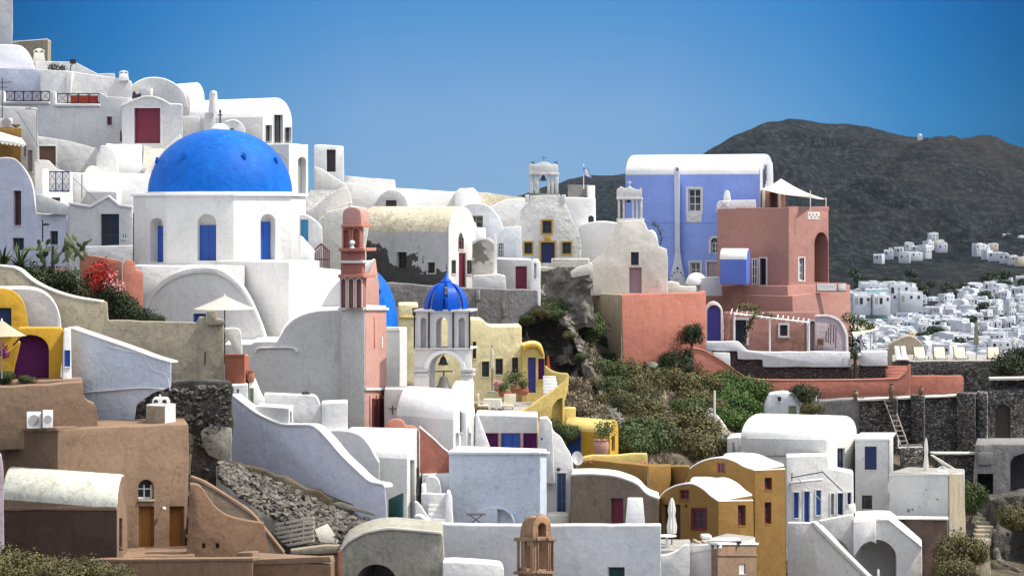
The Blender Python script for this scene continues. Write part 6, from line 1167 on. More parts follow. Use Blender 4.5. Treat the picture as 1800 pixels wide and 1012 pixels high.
T = Thing('terrace', 'paved terrace floor before the pale yellow house', 'terrace'); v = VH(826, 152, 912, 143, 975, 151, 727, 830); v.build(T, 'yellow_render', 'paving'); T.done()
def pot_plant(label, x, y, D, hp, wp, hl, leaf, mat='terracotta', seed=1, leafsize=.1):
    """a glazed or clay pot with a plant standing in it; sizes in metres"""
    T = Thing('potted_plant', label, 'potted plant'); c = W(x, y, D); b = new_bm(); lathe(b, c, [(wp * .32, c.z), (wp * .46, c.z + hp * .35), (wp * .5, c.z + hp * .7), (wp * .42, c.z + hp * .92), (wp * .5, c.z + hp), (wp * .38, c.z + hp), (0, c.z + hp * .9)], 18); T.add('pot', b, mat)
    rnd = random.Random(seed); b = new_bm(); bl = [(c + Vector((rnd.uniform(-.3, .3) * hl, rnd.uniform(-.3, .3) * hl, hp + hl * rnd.uniform(.25, .7))), hl * .38) for i in range(5)]
    for q, r in bl:
        for i in range(int(70 + 60 * hl)):
            v_ = Vector((rnd.gauss(0, 1), rnd.gauss(0, 1), rnd.gauss(0, 1))) * r * .5; p = q + v_; a = Vector((rnd.gauss(0, 1), rnd.gauss(0, 1), rnd.gauss(.2, 1))).normalized(); s = a.orthogonal().normalized(); L = leafsize * rnd.uniform(.6, 1.4); b.faces.new([b.verts.new(t) for t in (p, p + a * L * .5 + s * L * .3, p + a * L, p + a * L * .5 - s * L * .3)])
    for i in range(6): e = c + Vector((rnd.uniform(-.25, .25) * hl, rnd.uniform(-.25, .25) * hl, hp + hl * .7)); tube(b, c + Vector((0, 0, hp * .8)), e, .012, .008, 4)
    T.add('foliage', b, leaf); T.done()
pot_plant('leafy plant in a clay pot by the right corner of the pale yellow house', 905, 690, 149.5, .35, .5, .95, 'shrub_green', seed=3)
pot_plant('low shrub in a wide brown bowl left on the yellow terrace', 886, 697, 148.5, .3, .6, .5, 'shrub_green', 'rust_paint', 4)
pot_plant('wide brown bowl with a small plant near the tall blue door', 919, 694, 148.8, .35, .65, .4, 'shrub_olive', 'rust_paint', 5)
pot_plant('small white flowered plant under the middle yellow house window', 874, 688, 150.5, .25, .3, .35, 'pink_bracts', 'terracotta', 6)
T = Thing('table', 'small table draped with a creased white cloth on the yellow terrace', 'table'); pl = F(852, 882, 146.5, 0); c = W(866, 727, 146.5); b = new_bm()
boxw(b, c, Vector((1, 0, 0)), Vector((0, 1, 0)), .42, .35, c.z + .72, c.z + .76); T.add('tabletop', b, 'white_paint', soft=.01)
for sx in (-.36, .36):
    for sy in (-.3, .3): b = new_bm(); tube(b, c + Vector((sx, sy, 0)), c + Vector((sx, sy, .72)), .02); T.add('leg', b, 'white_paint')
T.done()
T = Thing('tablecloth', 'creased white cloth hanging down from the small terrace table', 'cloth'); b = new_bm(); n = 28; top = []; bot = []
for i in range(n):
    a = 2 * math.pi * i / n; q = Vector((math.cos(a), math.sin(a), 0)); k = 1 / max(abs(q.x) / .45, abs(q.y) / .38); top.append(b.verts.new(c + q * k + Vector((0, 0, .765)))); bot.append(b.verts.new(c + q * k * (1.08 + .06 * math.sin(i * 2.4)) + Vector((0, 0, .765 - .45 - .08 * math.sin(i * 1.7)))))
b.faces.new(top)
for i in range(n): b.faces.new((top[i], bot[i], bot[(i + 1) % n], top[(i + 1) % n]))
T.add('cloth', b, 'canvas'); T.done()
for lab, x, D in (('round backed grey chair at the left of the cloth draped table', 849, 146.2), ('cream box chair at the right of the cloth draped table', 893, 146.2)):
    T = Thing('chair', lab, 'chair'); c = W(x, 727, D); b = new_bm(); boxw(b, c, Vector((1, 0, 0)), Vector((0, 1, 0)), .28, .26, c.z + .35, c.z + .46); T.add('seat', b, 'cream_canvas', soft=.02)
    b = new_bm(); boxw(b, c + Vector((-.26 if x < 860 else .1, .2, 0)), Vector((1, 0, 0)), Vector((0, 1, 0)), .06 if x < 860 else .3, .22 if x < 860 else .05, c.z + .462, c.z + 1.0); T.add('backrest', b, 'cream_canvas', soft=.02)
    for sx in (-.24, .24):
        for sy in (-.22, .22): b = new_bm(); tube(b, c + Vector((sx, sy, 0)), c + Vector((sx, sy, .35)), .02); T.add('leg', b, 'dark_wood')
    T.done()
T = Thing('curved_parapet', 'bright yellow parapet sweeping up in a curve to the terrace steps', 'wall'); pl = F(908, 1002, 142.5, .35)
cp = curve([(912, 725), (930, 715), (952, 699), (972, 686), (984, 677), (992, 668), (998, 657)], 4)
w1 = T.body(pl, cp + [(1000, 660), (997, 690), (992, 705), (990, 800), (960, 800), (955, 740), (912, 742)], .9, 'yellow_render', 'yellow_render', jit=.03); slab(w1.cutter(), pl, [(969, 800), (969, 730), (972, 712), (980, 702), (989, 698), (989.5, 800)], -.45, .3)
T.body(F(952, 1000, 150.5, -.3), curve([(958, 642), (968, 650), (982, 655), (998, 656)], 3) + [(999, 690), (958, 700)], .4, 'yellow_render', name='upper_parapet'); T.done()
T = Thing('stairway', 'white steps climbing between the yellow parapets', 'stairs'); b = new_bm(); pl = F(950, 985, 148.5, 0)
for i in range(6): slab(b, pl, [(955, 664 + i * 5), (978 + i * 1, 664 + i * 5), (980, 720), (955, 720)], -1.8 + i * .3, -1.5 + i * .3)
T.add('step', b, 'white_limewash', soft=.01); T.done()
bare('yellow_block', 'small square yellow pillar block below the curved yellow parapet', 'wall', F(990, 1013, 143, .1), [(990, 800), (990, 717), (1012, 717), (1012, 800)], .8, 'yellow_render').done()
T = Thing('yellow_annex', 'low bright yellow vaulted house with a blue gate and dark doorway', 'house'); v = VH(992, 142, 1072, 139.5, 1087, 142.5, 762, 860, .55); w1 = v.build(T, 'mustard_paint', 'yellow_render', zroof=.15)
T.window(w1, v.end, 1075, 766, 1081, 792, 'dark_wood', style='plank', name='door', rec=.2); T.window(w1, v.front, 996, 757, 1021, 815, 'blue_paint', style='plank', name='door', rec=.1, label='blue plank gate'); T.done()
pot_plant('bushy plant in a tall peach coloured pot before the low yellow vault', 1057, 800, 136.5, .75, .75, 1.15, 'shrub_green', 'pink_paint', 9)
T = Thing('satellite_dish', 'white satellite dish on a post in front of the blue gate', 'satellite dish'); c = W(1014, 806, 132.5); d = Vector((.25, -.9, .35)).normalized(); q = d.to_track_quat('Z', 'Y'); b = new_bm()
rings = []
for r_, z in ((.02, 0), (.15, .02), (.27, .07), (.34, .12)): rings.append([b.verts.new(c + q @ Vector((r_ * .8 * math.cos(2 * math.pi * i / 20), r_ * math.sin(2 * math.pi * i / 20), z))) for i in range(20)])
for A, B in zip(rings, rings[1:]):
    for i in range(20): b.faces.new((A[i], A[(i + 1) % 20], B[(i + 1) % 20], B[i]))
b.faces.new(rings[0]); bmesh.ops.solidify(b, geom=b.faces[:], thickness=.012); T.add('dish', b, 'white_paint'); b = new_bm(); tube(b, c, c + Vector((0, .1, -1.3)), .03); T.add('post', b, 'grey_metal'); b = new_bm(); tube(b, c + q @ Vector((0, -.3, .1)), c + q @ Vector((0, 0, .35)), .012); T.add('feed_arm', b, 'grey_metal'); T.done()
T = Thing('ochre_wall', 'long ochre terrace wall in three stepped faces left of the ochre arched house', 'wall')
T.body(Pl(1010, 133.5, 1139, 131.2), [(1010, 812), (1040, 808), (1080, 812), (1139, 818), (1139, 900), (1010, 900)], 1, 'ochre_render'); T.body(Pl(1139, 131.2, 1179, 132.3), rect(1139, 818, 1179, 900), 1, 'ochre_render', name='sunny_face'); T.body(Pl(1179, 133, 1212, 131.5), rect(1179, 820, 1212, 900), 1, 'ochre_render', name='recessed_face')
T.body(F(1015, 1140, 134.2, 0), curve([(1016, 806), (1040, 800), (1080, 800), (1110, 797), (1138, 797)], 3) + [(1139, 830), (1016, 830)], .5, 'yellow_render', name='upper_coping', jit=.06); T.done()
def coping(rnd): x = rnd.uniform(1020, 1140); return W(x, 811 + (x - 1020) * .04 + rnd.uniform(-3, 2), 133.0)
rocks('coping_stones', 'row of small dark stones along the ochre terrace wall', 'rocks', 70, coping, .07, .13, 'terracotta', 21)
# =================================================================== centre front white houses
T = Thing('white_house', 'white terrace house with blue and purple shuttered bays behind a slanting parapet', 'house'); pl = F(834, 948, 131.5, -.3)
w1 = T.body(pl, [(836, 830), (836, 728), (945, 731), (946, 830)], 3, 'grey_limewash', 'white_limewash', jit=.01)
for x0, x1, m, lb in ((851, 876, 'purple_paint', 'purple shutter'), (881, 915, 'blue_paint', 'bright blue shutter'), (920, 944, 'purple_paint', 'purple shutter')): T.window(w1, pl, x0, 761, x1, 797, m, style='panel', rec=.12, label=lb, frame='pink_paint', fw=.03)
T.done()
bare('slanting_parapet', 'thin white parapet slanting down in front of the purple shutter', 'wall', F(833, 868, 129.8, .1), [(836, 728), (840, 728), (867, 800), (867, 840), (834, 840)], .35, 'white_limewash', jit=0).done()
T = Thing('buttress', 'grey white tapered buttress wall right of the shuttered bays', 'wall'); pl = F(942, 978, 129.8, -.2); q = T.body(pl, [(942, 850), (948, 735), (962, 734), (970, 745), (976, 850)], 1.2, 'grey_limewash'); tube(q.cutter(), pl.p(952, 771, .5), pl.p(952, 771, -.2), .06); T.done()
T = Thing('stepped_wall', 'white wall with a gently stepped descending top beside the blue glazed door', 'wall'); pl = F(955, 1012, 130.6, -.1)
w1 = T.body(pl, [(955, 930)] + curve([(960, 738), (968, 748), (974, 760), (986, 770), (994, 785), (1003, 800), (1007, 815), (1008, 835)], 4) + [(1009, 930)], .8, 'white_limewash'); T.window(w1, pl, 979, 831, 995, 904, 'azure_paint', style='sash', name='door', rec=.2, frame='white_limewash', fw=.04, label='blue door with glazed panes')
T.body(F(955, 1002, 128.5, .1), rect(962, 905, 1000, 940), 1.5, 'cream_limewash', name='door_step'); T.done()
T = Thing('wall_lamp', 'small round black lamp above the blue glazed door', 'lamp'); b = new_bm(); p = pl.p(982, 824, .08); bmesh.ops.create_icosphere(b, subdivisions=2, radius=.09, matrix=Matrix.Translation(p)); T.add('lamp', b, 'black_iron'); T.done()
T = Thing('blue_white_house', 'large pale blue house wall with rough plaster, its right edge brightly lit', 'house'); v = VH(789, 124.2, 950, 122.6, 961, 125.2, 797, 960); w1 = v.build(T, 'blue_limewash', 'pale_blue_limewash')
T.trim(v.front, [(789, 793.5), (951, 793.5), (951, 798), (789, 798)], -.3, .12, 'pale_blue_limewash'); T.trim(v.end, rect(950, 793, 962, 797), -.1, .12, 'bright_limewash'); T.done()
T = Thing('vaulted_niche', 'small rounded grey vault in the angle below the coral wall', 'building'); pl = F(742, 792, 124.8, -.4); T.body(pl, rect(742, 833, 800, 930), 2.5, 'pale_blue_limewash', name='wall'); q = T.body(F(744, 778, 123.4, -.3), [(744, 900)] + curve([(744, 866), (746, 848), (754, 838), (764, 838), (772, 846), (776, 866)], 4) + [(776, 900)], 1.2, 'grey_limewash', 'grey_limewash', name='vault', jit=0); T.done()
T = Thing('stair_parapet', 'white stepped stair with parapets and a small turret left of the blue white house', 'stairs'); 
T.body(F(726, 760, 117.8, -.2), [(728, 950), (728, 881), (734, 882), (742, 892), (750, 905), (757, 915), (762, 950)], .5, 'white_limewash', name='left_parapet')
T.body(F(738, 800, 119.5, -.1), [(740, 940), (740, 867), (786, 868), (787, 940)], .4, 'white_limewash', name='back_wall'); T.body(F(780, 800, 118.5, .1), [(780, 940), (783, 880), (786, 866), (791, 866), (795, 880), (797, 940)], 1.5, 'bright_limewash', name='right_parapet')
b = new_bm(); pl = F(750, 784, 118.6, 0)
for i in range(4): slab(b, pl, rect(752, 890 + i * 7, 783, 950), -1.0 + i * .28, -.72 + i * .28)
T.add('step', b, 'white_limewash', soft=.01); T.done()
bare('landing_block', 'little square white block beside the rounded grey vault', 'building', F(740, 752, 122.6, .3), [(741, 880), (741, 852), (749, 851), (751, 880)], .8, 'bright_limewash').done()
T = Thing('arch_panel', 'low arched alcove half shaded in front of the pale blue wall', 'building'); pl = Pl(789, 123.85, 950, 122.25); ar = curve([(826, 930), (832, 905), (848, 895), (868, 891), (888, 894), (902, 906), (906, 930)], 4)
q = T.body(pl, [(826, 960)] + ar + [(906, 960)], 1.0, 'blue_limewash', jit=0); slab(q.cutter(), pl, [(873.5, 950), (873.5, 893.5), (886, 896), (897, 904), (902, 915), (902, 950)], -.5, .3); T.trim(pl, [(873.5, 950), (873.5, 893.5), (886, 896), (897, 904), (902, 915), (902, 950)], -.5, -.42, 'alcove_shade', name='door', soft=0); T.done()  # no real door: dark panel stands in for the alcove's shade
T = Thing('table', 'dark folding table on the terrace before the pale blue wall', 'table'); c = W(837, 921, 115.5); b = new_bm(); boxw(b, c, Vector((1, 0, 0)), Vector((0, 1, 0)), .40, .3, c.z + .40, c.z + .44); T.add('tabletop', b, 'dark_wood', soft=.01)
b = new_bm(); tube(b, c + Vector((-.3, -.2, 0)), c + Vector((.25, -.2, .4)), .02); T.add('leg', b, 'dark_wood'); b = new_bm(); tube(b, c + Vector((.3, -.22, 0)), c + Vector((-.25, -.22, .4)), .02); T.add('leg', b, 'dark_wood'); T.done()
T = Thing('front_wall', 'very long pale bluish front wall with a small dark window near its right end', 'wall'); pl = Pl(726, 115.2, 1164, 111.6)
w1 = T.body(pl, [(728, 1080), (728, 906), (738, 905), (756, 918), (790, 921), (973, 923), (1162, 922), (1163, 1080)], .7, 'pale_blue_limewash', 'white_limewash', jit=.02); T.window(w1, pl, 1068, 996, 1098, 1030, 'green_paint', rec=.3, style='panel'); T.done()
chimney('chimney', 'stout white tapered chimney with a clay pot in its top', F(1098, 1135, 113.8, .1), 1099, 877, 1134, 925, .75, 'bright_limewash', cap=None)
T = Thing('terracotta_pot', 'broken clay pot sitting in the top of the stout white chimney', 'pot'); c = W(1117, 884, 114.2); b = new_bm(); lathe(b, c, [(.10, c.z), (.2, c.z + .06), (.24, c.z + .2), (.2, c.z + .2), (0, c.z + .1)], 16); T.add('pot', b, 'brown_wood'); T.done()
# brown belfry in front
T = Thing('belfry', 'weathered brown stone belfry with a tall narrow arch in front of the long pale wall', 'bell tower'); LFp, RFp = Pl(908, 108.3, 940, 107.4), Pl(940, 107.4, 974, 108.4)
v = VH(910, 108.6, 940, 107.5, 972, 108.5, 946, 1080); q = v.build(T, 'stone_brown', 'stone_brown', jit=.02); slab(q.cutter(), v.end, arch(946, 918, 960, 1000, 8), -3, .3)
for x0, x1 in ((943.5, 945), (961, 963), (964.5, 966), (970, 972)): T.trim(v.end, rect(x0, 950, x1, 1003), 0, .07, 'tan_render', name='pilaster')
for x0, x1 in ((911, 914), (921, 924), (935, 939)): T.trim(v.front, rect(x0, 950, x1, 1003), 0, .07, 'tan_render', name='pilaster')
slab(q.cutter(), v.front, arch(925.5, 958, 933.5, 1004, 5), -.2, .3); slab(q.cutter(), v.end, arch(966.5, 958, 969.8, 1000, 2), -.2, .3)
T.trim(v.front, rect(908, 944, 940.5, 950), -.5, .12, 'tan_render', jit=.01); T.trim(v.end, rect(940.5, 944, 946, 950), -.3, .12, 'tan_render'); T.trim(v.end, rect(960, 944, 974, 950), -.3, .12, 'tan_render'); T.trim(v.front, rect(907, 1003, 940.5, 1008), -.3, .12, 'tan_render'); T.trim(v.end, rect(940.5, 1003, 974, 1008), -.3, .1, 'tan_render')
cp = T.body(v.end, curve([(937, 946), (937, 925), (941, 914), (950, 908), (958, 909), (966, 917), (969, 930), (970, 946)], 4), 1.0, 'stone_brown', name='cap', jit=.02); slab(cp.cutter(), v.end, arch(946, 918, 960, 960, 8), -3, .3)
T.body(v.front, curve([(910, 946), (912, 930), (918, 917), (928, 910), (938, 910)], 4) + [(940, 946)], .9, 'stone_brown', name='cap_side', jit=.02, off=-.1); T.done()
# cave house
T = Thing('cave_house', 'dull brown house with a pale wavy roof edge and a maroon door', 'house'); pl = F(999, 1162, 127.5, -.25)
tp = curve([(1003, 834), (1040, 833), (1078, 836), (1103, 843), (1122, 852), (1138, 868), (1158, 876)], 4); w1 = T.body(pl, tp + [(1159, 950), (1000, 950)], 3, 'cave_render', 'white_limewash', jit=.02, zroof=.2)
T.trim(pl, [(x, y - 1.5) for x, y in tp] + [(x, y + 1) for x, y in tp[::-1]], -.4, .05, 'cream_limewash', name='coping'); T.window(w1, pl, 1074, 875, 1096, 930, 'maroon_paint', style='panel', name='door', rec=.3, frame='cave_render', fw=.08); T.done()
# ochre houses
T = Thing('ochre_house', 'rear ochre house with a white wave shaped roof and four small dark windows', 'house'); LFp, RFp = Pl(1158, 131.5, 1326, 128.2), Pl(1326, 128.2, 1382, 130.5)
w1 = T.body(LFp, [(1165, 900), (1205, 845)] + curve([(1211, 822), (1228, 811), (1250, 804), (1272, 803), (1292, 809), (1308, 818), (1326, 824)], 4) + [(1326, 1080), (1165, 1080)], 4, 'ochre_render', 'bright_limewash', zroof=.2, jit=0, ext=RFp.u * 2.7)
T.window(w1, LFp, 1261, 813, 1275, 830, 'maroon_paint', rec=.12)
w2 = T.body(RFp, [(1326, 824), (1380, 822), (1382, 1080), (1326, 1080)], 3.6, 'ochre_render', 'bright_limewash', name='side_wall', jit=0, ext=LFp.u * -.5, off=.03)
for x0, y0, x1, y1 in ((1343, 839, 1356, 860), (1343, 882, 1355, 920)): T.window((w2, w1), RFp, x0, y0, x1, y1, 'maroon_paint', rec=.22)
T.body(Pl(1272, 130.2, 1376, 131.0), curve([(1270, 824), (1272, 806), (1290, 802), (1320, 803), (1345, 810), (1362, 816), (1379, 822)], 4) + [(1379, 826)], 2.2, 'bright_limewash', name='roof_crest', jit=0); T.done()
T = Thing('ochre_house', 'front ochre house with a white humped roof, dark door and a folded parasol before it', 'house'); LFp, RFp = Pl(1156, 127.6, 1262, 124.5), Pl(1262, 124.5, 1326, 127.2)
w1 = T.body(LFp, [(1158, 1000), (1158, 878)] + curve([(1158, 872), (1170, 860), (1190, 851), (1215, 848), (1235, 857), (1250, 870), (1262, 878)], 4) + [(1262, 1000)], 4, 'ochre_render', 'bright_limewash', zroof=.15, jit=0, ext=RFp.u * 3.1)
T.window(w1, LFp, 1194, 860, 1211, 877, 'maroon_paint', rec=.2); T.window(w1, LFp, 1164, 886, 1196, 962, 'dark_wood', style='panel', name='door', rec=.3); T.window(w1, LFp, 1217, 893, 1241, 929, 'maroon_paint', rec=.12, frame='maroon_paint', fw=.05)
tube(w1.cutter(), LFp.p(1206, 889, .4), LFp.p(1206, 889, -.2), .09)
w2 = T.body(RFp, [(1262, 878), (1324, 877), (1325, 1000), (1262, 1000)], 3.4, 'ochre_render', 'bright_limewash', name='side_wall', jit=0, ext=LFp.u * -.5, off=.03); T.window((w2, w1), RFp, 1296, 887, 1310, 923, 'maroon_paint', rec=.22)
T.body(Pl(1214, 127.0, 1322, 127.6), curve([(1212, 880), (1214, 850), (1235, 846), (1262, 847), (1288, 853), (1304, 866), (1322, 876)], 4) + [(1322, 880)], 2.4, 'bright_limewash', name='roof_crest', jit=0); T.done()
closed_parasol('white parasol folded upright before the dark door of the ochre house', 1181, 874, 937, 965, 17, 121.5, 'canvas')
T = Thing('terrace', 'ochre and white walled terrace at the foot of the ochre houses', 'terrace'); v = VH(1209, 117.8, 1260, 116.5, 1328, 120.5, 962, 1080); w1 = v.build(T, 'white_limewash', 'paving', jit=0)
q = T.trim(v.end, rect(1260, 956, 1328, 1080), -.25, .05, 'tan_render', name='side_wall'); T.trim(v.end, rect(1260, 974, 1329, 977), .05, .09, 'tan_render', name='string_course'); T.trim(v.end, rect(1258, 953, 1330, 957), -.35, .1, 'bright_limewash', name='coping'); T.window(q, v.end, 1297, 990, 1308, 1008, 'grey_wood', rec=.12, frame='white_limewash', fw=.05)
T.trim(v.front, [(1209, 965), (1212, 958), (1260, 956), (1260, 964), (1209, 972)], -.3, .05, 'bright_limewash', name='coping'); T.done()
T = Thing('curved_parapet', 'white parapet dipping in a curve in front of the folded white parasol', 'wall'); T.body(F(1160, 1212, 116.9, .0), curve([(1162, 976), (1175, 974), (1192, 967), (1203, 958), (1212, 958)], 4) + [(1212, 1080), (1162, 1080)], .5, 'white_limewash'); T.done()
T = Thing('sun_bed', 'white sheeted sun bed with dark frame on the ochre terrace', 'sun bed'); c = W(1268, 956, 118.5); u = Vector((1, .1, 0)).normalized(); w_ = Vector((-.1, 1, 0)).normalized(); b = new_bm(); boxw(b, c, u, w_, .75, .3, c.z + .14, c.z + .24); T.add('mattress', b, 'canvas', soft=.03)
b = new_bm(); boxw(b, c - u * .65, u, w_, .2, .3, c.z + .242, c.z + .42); T.add('pillow', b, 'canvas', soft=.05); b = new_bm(); boxw(b, c, u, w_, .8, .32, c.z + .06, c.z + .138); T.add('frame', b, 'black_iron')
for sx in (-.7, .7):
    for sy in (-.26, .26): b = new_bm(); q = c + u * sx + w_ * sy; tube(b, (q.x, q.y, c.z - .1), (q.x, q.y, c.z + .06), .025); T.add('leg', b, 'black_iron')
T.name = 'sun_bed'; T.done()
T = Thing('cushion_pile', 'heap of brown and cream cushions at the head of the sun bed', 'cushions'); b = new_bm(); rnd = random.Random(2)
for i in range(6): q = W(1218 + i * 5, 952 + rnd.uniform(-2, 2), 118.2 + rnd.uniform(-.2, .2)); bmesh.ops.create_icosphere(b, subdivisions=2, radius=.13, matrix=Matrix.Translation(q) @ Matrix.Rotation(rnd.uniform(-1, 1), 4, 'Y') @ Matrix.Diagonal((1.2, 1, .55, 1)))
T.kind = None; T.add('cushion_pile', b, 'beige_render'); T.done()
T = Thing('table', 'round white garden table left of the folded white parasol', 'table'); c = W(1172, 968, 120.5); b = new_bm(); lathe(b, c, [(0, c.z + .62), (.4, c.z + .62), (.42, c.z + .64), (.4, c.z + .67), (0, c.z + .67)], 24); T.add('tabletop', b, 'white_paint'); b = new_bm(); tube(b, c, c + Vector((0, 0, .62)), .05); T.add('leg', b, 'white_paint'); b = new_bm(); lathe(b, c, [(.25, c.z), (.22, c.z + .05), (.05, c.z + .08)], 16); T.add('base', b, 'white_paint'); T.done()
T = Thing('paving', '', '', kind='structure'); T.body(F(1160, 1215, 119.6, 0), [(1161, 966), (1215, 966), (1215, 1080), (1161, 1080)], 4, 'paving', name='paving'); T.done()
# =================================================================== lower right white house
T = Thing('vaulted_house', 'large white barrel vaulted house with navy windows at the lower right', 'house')
v = VH(1302, 147.2, 1455, 145.5, 1506, 150.5, 772, 1080, 1.02); w1 = v.build(T, 'white_limewash', 'bright_limewash', zroof=.08, jit=.01)
T.trim(v.front, [(1312, 769), (1453, 772), (1453, 800), (1364, 800), (1312, 802)], 0, .12, 'grey_limewash', name='wall_band', jit=0)
T.window(w1, v.end, 1472, 787, 1485, 838, 'navy_paint', rec=.2, style='sash')
T.done()
LW = Pl(1382, 143.5, 1502, 144.6)
T = Thing('terrace_house', 'white lower storey with three blue doors under an iron awning frame', 'house'); w1 = T.body(LW, [(1382, 1080), (1382, 801), (1455, 800), (1458, 822), (1500, 830), (1502, 1080)], 1.5, 'white_limewash', 'bright_limewash', jit=.01)
for x0, y0, x1, y1, m, nm in ((1395, 865, 1404, 910, 'blue_paint', 'window'), (1413, 863, 1423, 918, 'blue_paint', 'door'), (1434, 861, 1443, 905, 'azure_paint', 'window'), (1460, 867, 1466, 904, 'grey_metal', 'door'), (1472, 866, 1482, 904, 'navy_paint', 'door'), (1489, 865, 1496, 886, 'navy_paint', 'window')):
    T.window(w1, LW, x0, y0, x1, y1, m, style='panel', name=nm, rec=.18, frame='white_limewash', fw=.05)
T.done()
T = Thing('iron_awning', 'thin black iron awning frame over the three blue doors', 'frame'); 
for a, c in (((1390, 839, 143.4), (1446, 829, 143.6)), ((1390, 839, 141.6), (1446, 829, 141.8)), ((1446, 829, 141.8), (1480, 862, 142)), ((1392, 832, 143.3), (1392, 845, 141.6))): b = new_bm(); tube(b, W(*a), W(*c), .03, .03, 6); T.add('bar', b, 'black_iron')
for a, c in (((1392, 830, 143.3), (1442, 878, 142.5)), ((1443, 825, 143.3), (1488, 870, 143))): b = new_bm(); tube(b, W(*a), W(*c), .02, .02, 5); T.add('stay', b, 'grey_metal')
T.done()
bare('beam', 'grey slab canopy above the left blue doors', 'awning', F(1388, 1448, 143.0, -.1), [(1389, 847), (1447, 841), (1447, 845), (1389, 851)], .5, 'grey_limewash', jit=0).done()
T = Thing('washing', 'white cloth hanging by the terrace corner below the navy window', 'cloth'); b = new_bm(); slab(b, F(1490, 1505, 141.5, .1), [(1491, 886), (1503, 884), (1505, 900), (1499, 903), (1492, 901)], -.03, .03); T.add('cloth', b, 'canvas', soft=.01); T.done()
bare('white_block', 'pale narrow block left of the large lower right vault', 'building', F(1276, 1312, 150.5, -.15), [(1277, 860), (1278, 770), (1310, 768), (1312, 860)], 3, 'grey_limewash').done()
T = Thing('boiler_pipe', 'short dark pipe upright against the pale narrow block', 'pipe'); b = new_bm(); tube(b, W(1290, 800, 149.8), W(1290, 776, 149.8), .08); T.add('pipe', b, 'grey_metal'); T.done()
T = Thing('flat_house', 'grey white flat roofed block with a large navy shutter and a lower dark window', 'house'); pl = F(1503, 1566, 147.5, -.2); w1 = T.body(pl, [(1503, 1080), (1503, 773), (1562, 772), (1564, 1080)], 4, 'grey_limewash', 'bright_limewash', jit=.01)
T.window(w1, pl, 1520, 784, 1541, 825, 'navy_paint', style='shutter', rec=.1, frame='grey_limewash', fw=.05); T.window(w1, pl, 1515, 870, 1533, 894, 'black_iron', rec=.2, style='sash'); T.trim(pl, rect(1502, 770, 1565, 774), -4, .05, 'bright_limewash', name='coping')
T.body(F(1562, 1572, 147.3, .3), rect(1562.5, 772, 1570, 840), 2, 'white_limewash', name='return_wall', jit=0); T.done()
T = Thing('terrace_block', 'tall white terrace block with a sunlit beige right side and small stains', 'building'); v = VH(1563, 144.6, 1667, 143.5, 1696, 146.5, 833, 1080); w1 = v.build(T, 'grey_limewash', 'paving', jit=.01)
e = T.trim(v.end, [(1667, 833), (1692, 833), (1696, 940), (1696, 1080), (1667, 1080)], 0, .06, 'beige_render', name='side_wall', soft=0)
for x, y, s in ((1597, 897, 3), (1616, 889, 2), (1648, 877, 1.6), (1604, 895, 2), (1628, 860, 1.2)): T.trim(v.front, rect(x - s, y - s, x + s, y + s), .0, .004, 'cement_render', name='stain', soft=0, jit=.05)
T.trim(v.front, rect(1563, 832, 1667, 836), -.2, .03, 'white_limewash', name='coping'); T.done()
T = Thing('dark_annex', 'dark brown lower wall with a pale ledge beneath the tall white terrace block', 'building'); T.body(F(1560, 1668, 142.3, -.2), [(1562, 914), (1666, 914), (1667, 1080), (1562, 1080)], .8, 'dark_render'); T.body(F(1552, 1668, 141.9, -.2), [(1553, 909), (1667, 911), (1667, 914), (1553, 912)], 1.0, 'grey_limewash', name='ledge', jit=0); T.done()
closed_parasol('pale parasol folded on the roof terrace beneath the ladder', 1628, 768, 830, 836, 9, 145.5, 'canvas')
T = Thing('chair', 'white plastic armchair on the roof terrace beneath the ladder', 'chair'); c = W(1656, 835, 145); b = new_bm(); boxw(b, c, Vector((1, 0, 0)), Vector((0, 1, 0)), .24, .22, c.z + .18, c.z + .22); T.add('seat', b, 'white_paint', soft=.01)
b = new_bm(); P = [c + Vector((.26 * math.cos(a), .02, .22 + .22 * math.sin(a))) for a in [math.pi * i / 8 for i in range(9)]]
for p, q in zip(P, P[1:]): tube(b, p, q, .025, .025, 6)
T.add('backrest', b, 'white_paint')
for sx in (-.2, .2):
    for sy in (-.18, .18): b = new_bm(); tube(b, c + Vector((sx, sy, 0)), c + Vector((sx, sy, .18)), .02); T.add('leg', b, 'white_paint')
T.done()
# stairs and vault bottom right
T = Thing('stair_wall', 'broad grey white wall cut diagonally by a descending stair parapet at the bottom right', 'wall'); pl = F(1382, 1530, 137.5, -.3)
T.body(pl, [(1384, 1080), (1384, 918), (1430, 919), (1442, 932), (1500, 988), (1560, 1045), (1560, 1080)], .5, 'grey_limewash', jit=.01); 
T.trim(pl, [(1426, 917), (1432, 917), (1535, 1020), (1560, 1045), (1552, 1045), (1440, 935)], -.55, .06, 'white_limewash', name='coping')
T.body(F(1430, 1580, 139.2, -.3), [(1434, 925), (1444, 922), (1600, 1080), (1434, 1080)], .3, 'grey_limewash', name='inner_parapet', jit=0); T.done()
T = Thing('courtyard_wall', 'white courtyard wall with a curved opening behind the diagonal stair', 'wall'); pl = F(1440, 1504, 140.8, -.1)
w1 = T.body(pl, [(1440, 1080), (1440, 915), (1475, 908), (1500, 903), (1502, 1080)], .5, 'white_limewash', jit=.01); slab(w1.cutter(), pl, curve([(1462, 945), (1478, 950), (1490, 962), (1498, 985)], 4) + [(1498, 1070), (1462, 1070)], -.35, .3); T.done()
T = Thing('arched_house', 'white wall with slanting right shoulder and a broad low dark arch at the bottom right', 'building'); pl = F(1499, 1625, 139.0, -.1)
